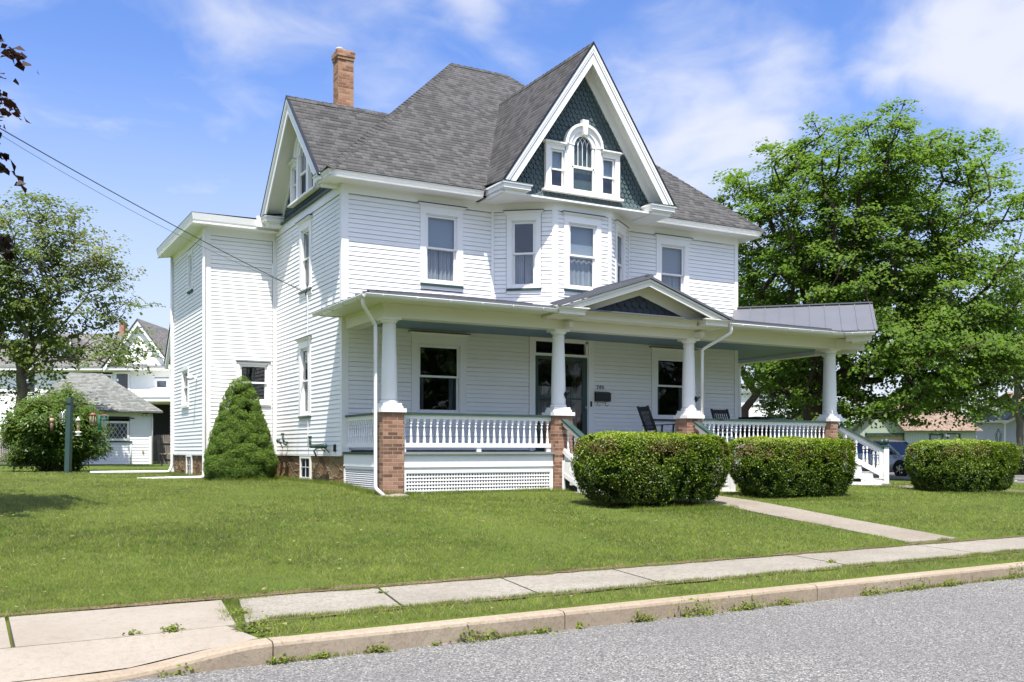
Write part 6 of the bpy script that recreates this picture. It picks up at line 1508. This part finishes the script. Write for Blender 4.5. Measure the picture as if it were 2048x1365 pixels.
# gable dormers
def dormer(px0, px1, pyb, pyt, pye, w=.3, win=True, depth=4.0):
    a, b = X(px0), X(px1); c = (a + b) / 2; zb_, zt_, ze_ = Z(pyb), Z(pyt), Z(pye)
    m = MB(); m.prism([F.p(a + .12, w, zb_), F.p(b - .12, w, zb_), F.p(b - .12, w, ze_), F.p(c, w, zt_ - .15), F.p(a + .12, w, ze_)], F.p(0, -.1, 0) - F.p(0, 0, 0)); m.prism([F.p(a + .12, w - .05, zb_), F.p(a + .14, w - .05, zb_), F.p(a + .14, w - .05, ze_), F.p(a + .12, w - .05, ze_)], F.p(0, -depth, 0) - F.p(0, 0, 0)); m.prism([F.p(b - .14, w - .05, zb_), F.p(b - .12, w - .05, zb_), F.p(b - .12, w - .05, ze_), F.p(b - .14, w - .05, ze_)], F.p(0, -depth, 0) - F.p(0, 0, 0)); d_ = m.build('dormer', 'white_siding', nb)
    m = MB()
    for s0 in (a, b): m.prism([F.p(c, w + .25, zt_), F.p(s0, w + .25, ze_ - .05), F.p(s0, w + .25, ze_ - .32), F.p(c, w + .25, zt_ - .3)], F.p(0, -.1, 0) - F.p(0, 0, 0))
    m.build('rake_board', 'white_trim', d_)
    m = MB()
    for s0 in (a - .1, b + .1): m.prism([F.p(c, w + .32, zt_ + .05), F.p(s0, w + .32, ze_ - .05), F.p(s0, w - depth, ze_ - .05), F.p(c, w - depth, zt_ + .05)], (0, 0, .04))
    m.build('roof', 'roof_shingle_taupe', d_)
    if win: fwindow(F, c - .38, c + .38, zb_ + .5, ze_ + .1, d_, w, .12)
dormer(103, 132, 712, 672, 690, -.6); dormer(215, 350, 742, 643, 735, .35, True, 5)
MB().box(F, X(182), X(192), -4.9, -4.3, Z(665), Z(626)).build('chimney', 'brick_far', nb)
# entry porch on its right: dark recess with white roof
m = MB(); m.box(F, X(290), X(400), 0, 3.0, Z(808), Z(800)); m.poly([F.p(X(290), 3.05, Z(800)), F.p(X(400), 3.05, Z(800)), F.p(X(400), 0, Z(775)), F.p(X(312), 0, Z(775))]); m.box(F, X(326), X(331), 2.6, 2.75, zg, Z(806)); pp = m.build('porch_roof', 'white_trim', nb)
MB().box(F, X(302), X(400), .05, .1, zg, Z(810)).build('porch_shade', 'dark_room', pp)
# picket fence pieces
def fence(F, u0, u1, zg, h, label, post=None):
    t = thing('picket_fence', label, 'fence', tuple(F.p(u0, 0, zg))); m = MB(); u = u0
    while u < u1:
        hh_ = h + random.uniform(-.02, .02); m.prism([F.p(u, 0, zg), F.p(u + .085, 0, zg), F.p(u + .085, 0, zg + hh_ - .06), F.p(u + .0425, 0, zg + hh_), F.p(u, 0, zg + hh_ - .06)], F.p(0, -.02, 0) - F.p(0, 0, 0)); u += .105
    m.build('pickets', 'wood_grey', t); m = MB(); m.box(F, u0, u1, .0, .045, zg + .25, zg + .34); m.box(F, u0, u1, .0, .045, zg + h - .42, zg + h - .33); m.build('rail', 'wood_grey', t)
    for up_ in post or (): MB().box(F, up_, up_ + .11, .045, .15, zg, zg + h - .25).build('post', 'wood_grey', t)
fence(CF(304, 905, 47.5), 0, 1.6, -.66, 1.45, 'weathered grey picket fence right of the garage with one post', (.30,))
fence(CF(-30, 905, 46), -2, 1.7, -.66, 1.30, 'weathered grey picket fence at the far left behind the shrub', (.4,))
# picnic bench
F = CF(338, 905, 42); t = thing('picnic_bench', 'small wooden bench between the garage and the white house', 'bench', tuple(F.p(0, 0, -.65)))
MB().box(F, -.35, .55, -.18, .18, -.15, -.10).build('seat', 'wood_tan', t); 
for u in (-.25, .35): MB().beam(F.p(u + .12, 0, -.15), F.p(u - .08, 0, -.65), .05, .05).beam(F.p(u - .02, .1, -.15), F.p(u + .15, .1, -.65), .05, .05).build('leg', 'wood_grey', t)

# feeder post and its hanging feeders
b = at(140, 950, 29.0); zg = float(gz(b[0], b[1])) - .0; kk = 29 / 1950
F = CF(140, 902, 29.0, -4); F.o = Vector((b[0], b[1], 0)); Z = lambda py: (902.2 - py) * kk; X = lambda px: (px - 140) * kk
t = thing('feeder_post', 'dark green wooden post with a thin crossbar for bird feeders', 'post', (b[0], b[1], zg))
m = MB(); m.prism([F.p(-.14, .09, -.95), F.p(.0, .09, -.95), F.p(.0, -.08, -.95), F.p(-.14, -.08, -.95)], F.p(.07, 0, Z(796)) - F.p(0, 0, -.95)); m.build('post', 'green_paint', t)
m = MB(); m.beam(F.p(X(73), .1, Z(803)), F.p(X(215), .1, Z(812.5)), .02, .022); m.build('crossbar', 'black_metal', t)
m = MB(); m.beam(F.p(X(147), .1, Z(824)), F.p(X(159), .1, Z(810)), .02, .02); m.build('brace', 'black_metal', t)
def hang(px, ytop): return MB().tube([F.p(X(px), .1, Z(804 + (px - 73) * .066)), F.p(X(px), .1, Z(ytop))], .006, 5)
def feeder(label, px, ytop, parts, top=True):
    f = thing('bird_feeder', label, 'bird feeder', tuple(F.p(X(px), .1, Z(ytop))), 'bird feeders on the crossbar')
    hang(px, ytop).build('hook', 'black_metal', f)
    for nm, mat, prof in parts:
        m = MB(); m.lathe(tuple(F.p(X(px), .1, 0)), [(r, Z(y)) for r, y in prof], 14); m.build(nm, mat, f)
    return f
feeder('brown tube feeder at the left of the green post', 106, 831, [('lid', 'feeder_brown', [(.01, 830), (.045, 832), (.062, 836)]), ('tube', 'feeder_seed', [(.058, 836), (.055, 846)]), ('body', 'feeder_brown', [(.05, 846), (.045, 855), (.04, 863)])])
f_ = feeder('grey wire cage feeder just left of the green post', 128.5, 823, [('tube', 'feeder_clear', [(.02, 826), (.03, 844)])])
m = MB()
for k in range(8): a = k * math.pi / 4; m.tube([tuple(Vector(F.p(X(128.5), .1, 0)) + Vector((r * math.cos(a), r * math.sin(a), Z(y)))) for r, y in ((.0, 823), (.06, 826), (.09, 832), (.09, 846))], .005, 4)
for y in (832, 837, 842, 846): m.tube([tuple(Vector(F.p(X(128.5), .1, 0)) + Vector((.09 * math.cos(a), .09 * math.sin(a), Z(y)))) for a in np.linspace(0, 2 * math.pi, 13)], .005, 4)
m.build('cage', 'chrome', f_)
feeder('tube feeder with a pale cone roof right of the green post', 160.5, 834, [('roof', 'pvc_white', [(.008, 834), (.03, 838), (.10, 842)]), ('tube', 'feeder_seed', [(.04, 842), (.04, 863)]), ('tray', 'pvc_white', [(.03, 863), (.09, 864), (.09, 866), (.04, 868), (.04, 870), (.10, 872)])])
f_ = feeder('yellow barred feeder with a red lid', 191, 828, [('lid', 'feeder_red', [(.02, 827), (.10, 829), (.10, 831.5)]), ('tube', 'feeder_clear', [(.035, 831), (.035, 850)]), ('tray', 'feeder_brown', [(.08, 850), (.08, 852)])])
m = MB()
for k in range(8): a = k * math.pi / 4; q = Vector(F.p(X(191), .1, 0)) + Vector((.085 * math.cos(a), .085 * math.sin(a), 0)); m.tube([q + Vector((0, 0, Z(831))), q + Vector((0, 0, Z(851)))], .009, 4)
m.build('bars', 'feeder_seed', f_)
feeder('slim green tube feeder between the red lidded feeders', 205, 832, [('tube', 'feeder_green', [(.03, 831), (.045, 833), (.045, 862)]), ('base', 'feeder_green', [(.05, 862), (.03, 864)])])
f_ = feeder('square wire suet feeder with a small red roof, rightmost on the crossbar', 213, 830, [('suet', 'table_cover', [(.055, 834), (.055, 843)])])
q = F.p(X(213), .1, 0); m = MB()
for y in (832, 838, 844): m.tube([(q.x + a * .11, q.y + b_ * .11, Z(y)) for a, b_ in ((-1, -1), (1, -1), (1, 1), (-1, 1), (-1, -1))], .006, 4, False)
for a, b_ in ((-1, -1), (1, -1), (1, 1), (-1, 1), (0, -1), (0, 1)): m.tube([(q.x + a * .11, q.y + b_ * .11, Z(832)), (q.x + a * .11, q.y + b_ * .11, Z(844))], .006, 4)
m.build('cage', 'feeder_green', f_); MB().prism([F.p(X(213) - .1, .2, Z(832)), F.p(X(213) + .1, .2, Z(832)), F.p(X(213), .2, Z(829.5))], F.p(0, -.2, 0) - F.p(0, 0, 0)).build('roof', 'feeder_red', f_)

# sage garage and grey garage on the right
k65 = 62 / 1950; F = CF(1812, 902, 62, 0); zg = -1.15; Z = lambda py, d=62: (902.2 - py) * d / 1950
Fg = CF(1812, 902, 62, -28); Fs = CF(1812, 902, 62, 6)
sg_ = thing('sage_garage', 'sage green garage with a salmon shingle roof and overhead door', 'garage', tuple(Fs.p(2, -2, zg)))
GL = 3.1; SLn = 4.7; ZE2 = Z(860)
fsiding(Fs, 0, SLn, zg, ZE2 + .1, [(1.55, 2.5, zg, 1.08), (2.75, 3.65, -.3, 1.15)], 'sage_siding', sg_, ex=.1, pr=.004)
m = MB()
for i in range(26): m.box(Fs, i * .18, i * .18 + .012, 0, .006, zg, ZE2)
for i in (0, 1, 2, 3, 17): m.box(Fg, -GL + i * .18, -GL + i * .18 + .012, 0, .006, zg, ZE2 + (1.9 * (1 - abs(-GL / 2 + i * .18 - 0) / (GL / 2 + .2)) if abs(i * .18 - GL / 2) < GL / 2 else 0) * .0)
m.build('batten', 'grey_skirt', sg_)
dr0, dr1 = -GL + .75, -.18
fsiding(Fg, -GL, 0, zg, ZE2, [(dr0 - .1, dr1 + .1, zg, 1.12)], 'sage_siding', sg_, ex=.1, pr=.004); MB().prism([Fg.p(-GL, 0, ZE2), Fg.p(0, 0, ZE2), Fg.p(-GL / 2, 0, ZE2 + 1.7)], Fg.p(0, -.1, 0) - Fg.p(0, 0, 0)).build('gable_wall', 'sage_siding', sg_)
m = MB(); m.box(Fg, dr0 - .12, dr0, -.05, .04, zg, 1.14); m.box(Fg, dr1, dr1 + .08, -.05, .04, zg, 1.14); m.box(Fg, dr0 - .12, dr1 + .08, -.05, .04, 1.0, 1.15); od_ = m.build('overhead_door', 'green_paint', sg_)
m = MB()
for i in range(5): m.box(Fg, dr0, dr1, -.14, -.10, zg + i * .43 + .01, zg + i * .43 + .42)
m.build('panel', 'feeder_seed', od_)
m = MB(); m.box(Fs, 1.55, 1.65, -.05, .03, zg, 1.08); m.box(Fs, 2.4, 2.5, -.05, .03, zg, 1.08); m.box(Fs, 1.55, 2.5, -.05, .03, 1.0, 1.1); d_ = m.build('side_door', 'green_paint', sg_); MB().box(Fs, 1.65, 2.4, -.05, -.03, zg, 1.0).build('panel', 'table_cover', d_)
fwindow(Fs, 2.83, 3.57, -.2, 1.05, sg_, 0, .08, frame='green_paint', mull=0, dark='grey_skirt'); MB().sphere(Fs.p(2.62, .12, .98), .09, 8).sphere(Fs.p(2.78, .12, .96), .08, 8).build('flood_light', 'pvc_white', sg_)
m = MB(); nb_ = Fg.n * -1
e0, e1 = Fs.p(-.3, .35, ZE2 - .05), Fs.p(SLn + .3, .35, ZE2 - .05); r0_, r1_ = Fg.p(-GL / 2, .3, ZE2 + 1.75), Fs.p(SLn - .55, -GL * .55, ZE2 + 1.45)
m.poly([e0, e1, r1_, r0_]); l0, l1 = Fg.p(-GL - .35, .3, ZE2 - .1), Fg.p(-GL - .35, -4.5, ZE2 - .1); m.poly([l0, r0_, r1_, l1]); m.poly([e1, Fs.p(SLn + .3, -GL, ZE2 - .05), r1_]); m.build('roof', 'roof_shingle_tan', sg_)
MB().prism([Fg.p(-GL - .35, .32, ZE2 - .08), Fg.p(-GL / 2, .32, ZE2 + 1.77), Fg.p(-GL / 2, .32, ZE2 + 1.62), Fg.p(-GL - .35, .32, ZE2 - .22)], Fg.p(0, -.05, 0) - Fg.p(0, 0, 0)).build('rake_board', 'green_paint', sg_)
# grey sided garage
F = CF(2011, 902, 66, -14); Fl = CF(2011, 902, 66, 0); k66 = 66 / 1950; Z = lambda py: (902.2 - py) * k66
gg = thing('grey_garage', 'pale grey sided garage with white trim and a white overhead door', 'garage', tuple(F.p(2, -3, zg)))
fsiding(Fl, -(2011 - 1950) * k66, 0, zg, Z(846), [], 'grey_siding', gg, ex=.16); fsiding(F, 0, 5.4, zg, Z(846), [(1.25, 4.1, zg, .92)], 'grey_siding', gg, ex=.16)
MB().box(Fl, -.12, 0, -.02, .04, zg, Z(846)).box(Fl, -2.2, .1, -.02, .3, Z(846), Z(841)).build('trim', 'white_trim', gg)
MB().prism([F.p(0, 0, Z(846)), F.p(5.4, 0, Z(846)), F.p(2.7, 0, Z(846) + 1.35)], F.p(0, -.1, 0) - F.p(0, 0, 0)).build('gable_wall', 'grey_siding', gg)
m = MB(); m.prism([F.p(-.3, .3, Z(848)), F.p(2.7, .3, Z(848) + 1.55), F.p(2.7, .3, Z(848) + 1.35), F.p(-.1, .3, Z(848) - .05)], F.p(0, -.08, 0) - F.p(0, 0, 0)); m.prism([F.p(5.7, .3, Z(848)), F.p(2.7, .3, Z(848) + 1.55), F.p(2.7, .3, Z(848) + 1.35), F.p(5.5, .3, Z(848) - .05)], F.p(0, -.08, 0) - F.p(0, 0, 0)); m.build('rake_board', 'white_trim', gg)
m = MB(); m.poly([F.p(-.3, .32, Z(846)), F.p(2.7, .32, Z(846) + 1.55), F.p(1.2, -7.5, Z(846) + 1.45), Fl.p(-2.3, .3, Z(842)), Fl.p(0, .34, Z(842))][:3] + [Fl.p(-2.3, -.6, Z(826)), Fl.p(-2.3, .3, Z(842))]); m.poly([F.p(5.7, .32, Z(846)), F.p(2.7, .32, Z(846) + 1.55), F.p(1.2, -7.5, Z(846) + 1.45), F.p(5.7, -7.5, Z(846))][::-1]); m.build('roof', 'roof_shingle_pale', gg)
m = MB(); m.box(F, 1.13, 1.25, -.05, .04, zg, 1.05); m.box(F, 4.1, 4.22, -.05, .04, zg, 1.05); m.box(F, 1.13, 4.22, -.05, .04, .92, 1.05); od_ = m.build('overhead_door', 'white_trim', gg); m = MB()
for i in range(4): m.box(F, 1.25, 4.1, -.12, -.08, zg + i * .52 + .01, zg + i * .52 + .51)
m.build('panel', 'garage_door_white', od_)
# small brick house piece at far right
F = CF(2040, 902, 88, 0); k = 88 / 1950; bh = thing('brick_house', 'distant tan brick house glimpsed at the right edge above the grey garage', 'house', tuple(F.p(2, -3, -1.2)))
MB().box(F, 0, 7, -6, 0, -1.2, 3.9).build('wall', 'brick_far', bh); MB().prism([F.p(-.4, .4, 3.9), F.p(7.4, .4, 3.9), F.p(6.2, -3, 5.4), F.p(.3, -3, 5.4)], (0, 0, .1)).prism([F.p(-.4, -6.4, 3.9), F.p(7.4, -6.4, 3.9), F.p(6.2, -3, 5.4), F.p(.3, -3, 5.4)], (0, 0, .1)).build('roof', 'roof_shingle_tan', bh); fwindow(F, .35, 1.2, 1.6, 3.3, bh, .02, .1)
# white house seen through the porch
F = CF(1560, 902, 72, 0); k = 72 / 1950; Z = lambda py: (902.2 - py) * k; X = lambda px: (px - 1560) * k
wh = thing('distant_house', 'small white house glimpsed between the porch posts', 'house', tuple(F.p(-3, -3, -1)))
w_ = (X(1518), X(1528), Z(808), Z(790)); w2 = (X(1495), X(1505), Z(820), Z(800)); fsiding(F, X(1430), 0, -1, Z(787), [(w_[0] - .1, w_[1] + .1, w_[2] - .1, w_[3] + .1)], 'white_siding', wh, ex=.2); fwindow(F, *w_, wh, 0, .1)
MB().box(F, X(1430), .3, 0, .3, Z(787), Z(784)).build('cornice', 'white_trim', wh); MB().poly([F.p(X(1430), .35, Z(784)), F.p(.4, .35, Z(784)), F.p(-1.2, -4, Z(760)), F.p(X(1430), -4, Z(760))]).build('roof', 'roof_shingle_pale', wh); MB().box(F, -.1, 0, -6, 0, -1, Z(787)).build('side_wall', 'white_siding', wh)

# ------------------------------------------------------------------ parked car
def car(x, y, rz, label):
    gz_ = float(gz(x, y)) + .015; t = thing('parked_car', label, 'car', (x, y, gz_), None, rz)
    def bl(m, nm, mat, p=None): o = m.build(nm, mat, None); o.parent = p or t; return o
    # local: +x forward. lofted body sections (x, half width, z bottom, z belt, half width at belt)
    secs = [(-2.25, .62, .45, .78, .60), (-2.15, .80, .30, .95, .76), (-1.7, .90, .24, 1.02, .86), (-.8, .93, .22, 1.02, .89), (.3, .93, .22, .98, .88), (1.0, .92, .22, .95, .84), (1.6, .90, .24, .90, .78), (2.05, .80, .30, .80, .66), (2.3, .60, .40, .66, .50)]
    m = MB(); ring = []
    for (x_, w, zb, zt, wt) in secs:
        pr = [(-w * .92, zb), (-w, zb + .12), (-w * 1.0, (zb + zt) / 2), (-w * .985, zt - .16), (-wt, zt), (-wt * .5, zt + .03), (0, zt + .04)]; pr = pr + [(-a, b) for a, b in pr[-2::-1]]; ring.append([(x_, a, b) for a, b in pr])
    k = len(ring[0]); fs = [(i * k + j, i * k + (j + 1) % k, (i + 1) * k + (j + 1) % k, (i + 1) * k + j) for i in range(len(ring) - 1) for j in range(k)]
    fs += [tuple(range(k)), tuple((len(ring) - 1) * k + j for j in range(k))]; m.add([p for r_ in ring for p in r_], fs, True)
    body = bl(m, 'body', 'car_silver')
    # greenhouse
    roof_ = [(-2.0, .70, 1.02, .84), (-1.55, .66, 1.50, .66), (-.7, .66, 1.60, .66), (.15, .64, 1.56, .64), (1.15, .60, .98, .80)]
    m = MB(); A = [(-1.95, -.82, 1.0), (1.2, -.80, .95), (1.2, .80, .95), (-1.95, .82, 1.0), (-1.45, -.62, 1.50), (.2, -.62, 1.52), (.2, .62, 1.52), (-1.45, .62, 1.50)]
    m.add(A, [(0, 1, 5, 4), (1, 2, 6, 5), (2, 3, 7, 6), (3, 0, 4, 7)]); bl(m, 'window_glass', 'car_glass')
    MB_ = MB(); MB_.add([(p[0] * .98, p[1] * .96, p[2] - .01) for p in A], [(0, 1, 5, 4), (1, 2, 6, 5), (2, 3, 7, 6), (3, 0, 4, 7)]); bl(MB_, 'cabin', 'dark_room')
    m = MB(); m.prism([(-1.6, -.60, 1.50), (-.7, -.62, 1.585), (.22, -.62, 1.52), (.22, .62, 1.52), (-.7, .62, 1.585), (-1.6, .60, 1.50)], (0, 0, .045))
    for sg in (-1, 1):
        m.tube([(.2, sg * .635, 1.545), (.75, sg * .72, 1.27), (1.25, sg * .80, .955)], .045, 6); m.tube([(-1.5, sg * .63, 1.52), (-1.98, sg * .81, 1.02)], .07, 6); m.tube([(-1.5, sg * .64, 1.53), (-.7, sg * .655, 1.60), (.2, sg * .635, 1.545)], .04, 6); m.tube([(-.4, sg * .645, 1.55), (-.38, sg * .84, 1.0)], .035, 6)
        m.tube([(-1.95, sg * .835, 1.0), (1.2, sg * .82, .955)], .02, 6)
    bl(m, 'roof', 'car_white')
    for sg in (-1, 1):
        m = MB(); m.sphere((.92, sg * .98, 1.05), .11, 8, (.8, 1, .75)); m.tube([(.95, sg * .82, .99), (.92, sg * .95, 1.03)], .025, 6); bl(m, 'mirror', 'black_metal')
        m = MB(); m.sphere((2.12, sg * .62, .70), .15, 8, (1, 1.2, .6)); bl(m, 'headlight', 'chrome')
        for xx in (-1.42, 1.42):
            m = MB(); pr = [(.20, -.11), (.33, -.11), (.345, -.08), (.345, .08), (.33, .11), (.20, .11)]; n = 22
            vs = [(xx + r * math.cos(2 * math.pi * j / n), sg * .84 + h, .345 + r * math.sin(2 * math.pi * j / n)) for r, h in pr for j in range(n)]
            m.add(vs, [(i * n + j, i * n + (j + 1) % n, ((i + 1) % 6) * n + (j + 1) % n, ((i + 1) % 6) * n + j) for i in range(6) for j in range(n)], False); tw = bl(m, 'wheel', 'rubber')
            m = MB()
            for j in range(5): a = 2 * math.pi * j / 5; m.beam((xx, sg * .93, .345), (xx + .21 * math.cos(a), sg * .93, .345 + .21 * math.sin(a)), .02, .07, (0, 1, 0)); 
            m.lathe((0, 0, 0), [(.001, 0), (.05, 0)], 6); o = bl(m, 'rim', 'chrome', tw)
            m = MB(); n = 20; m.tube([(xx + .375 * math.cos(a), sg * .915, .36 + .375 * math.sin(a)) for a in np.linspace(-.1, math.pi + .1, 14)], .035, 6); bl(m, 'wheel_arch', 'black_metal')
    m = MB()
    for xx in (-.38, .72): m.b(xx, xx + .012, -.938, -.925, .3, .95)
    m.b(-.6, -.45, -.95, -.93, .84, .87); bl(m, 'door_line', 'black_metal')
    return t
car(28.55, 9.4, R(-96), 'silver parked car with its nose hidden behind the rightmost hedge')
# black lantern post standing behind the right hedge
F = CF(1997, 902, 36); t = thing('lamp_post', 'small black lantern on a post above the rightmost hedge', 'lamp post', tuple(F.p(0, 0, -1.1)))
MB().tube([F.p(0, 0, -1.15), F.p(0, 0, .30)], .035, 8).build('post', 'black_metal', t)
m = MB(); q = F.p(0, 0, 0)
for k_ in range(6): a = k_ * math.pi / 3; m.tube([(q.x + .07 * math.cos(a), q.y + .07 * math.sin(a), .32), (q.x + .12 * math.cos(a), q.y + .12 * math.sin(a), .62), (q.x + .04 * math.cos(a), q.y + .04 * math.sin(a), .74)], .01, 4)
m.lathe((q.x, q.y, .3), [(.08, 0), (.08, .02)], 8); m.sphere((q.x, q.y, .79), .035, 8); m.build('lantern', 'black_metal', t)
# overhead wires
def wire(pts, sag, r, label, mat='wire', name='overhead_wire', group=None):
    a, b = Vector(pts[0]), Vector(pts[1]); m = MB(); m.tube([a.lerp(b, i / 16) - Vector((0, 0, 4 * sag * (i / 16) * (1 - i / 16))) for i in range(17)], r, 6); o = m.build(name, mat, uv=False); tag(o, label, 'wire', group)
wire([(-.07, 2.34, 3.70), tuple(at(-200, 140, 13.5))], .10, .0085, 'thick dark service cable running from the left edge to the house wall')
wire([(-.07, 2.30, 3.74), tuple(at(-150, 175, 15))], .25, .0045, 'thin grey cable above the thick service cable', 'wire_grey')
for k, (y1, y0) in enumerate(((296, 338), (317, 345), (350, 372), (390, 410), (408, 440), (447, 462))):
    a = at(2260, y1 - 62, 70); b = at(1850, y0 + 22, 74); wire([tuple(a), tuple(b)], .12, .013, ('topmost', 'second highest', 'third highest', 'third lowest', 'second lowest', 'lowest')[k] + ' thin grey power line right of the big maple', 'wire_grey', group='power lines beyond the maple')
# far tree line round the horizon
rg = np.random.default_rng(77); pos = []; tn = []
for a in np.arange(-60, 75, .55):
    for rep in range(2):
        d = rg.uniform(150, 230); th = R(29.2 + a + rg.normal(0, .3)); c = np.array([CAM.x + math.sin(th) * d, CAM.y + math.cos(th) * d, -1.0]); h = rg.uniform(4.5, 9); k = 150
        q = rg.normal(0, 1, (k, 3)); q /= np.linalg.norm(q, axis=1)[:, None]; q = q * rg.random(k)[:, None] ** .33 * np.array([4, 4, h * .52]) + np.array([0, 0, h * .5]); pos.append(c + q); tn.append(.35 + rg.normal(0, .1) + rg.normal(0, .15, k))
g = np_mesh('far_treeline', leaves(np.concatenate(pos), 1.1, .3), 4, np.concatenate(tn), 'back_leaf'); struct(g, 'stuff'); g['label'] = 'distant green tree line on the horizon behind the houses'; g['category'] = 'trees'
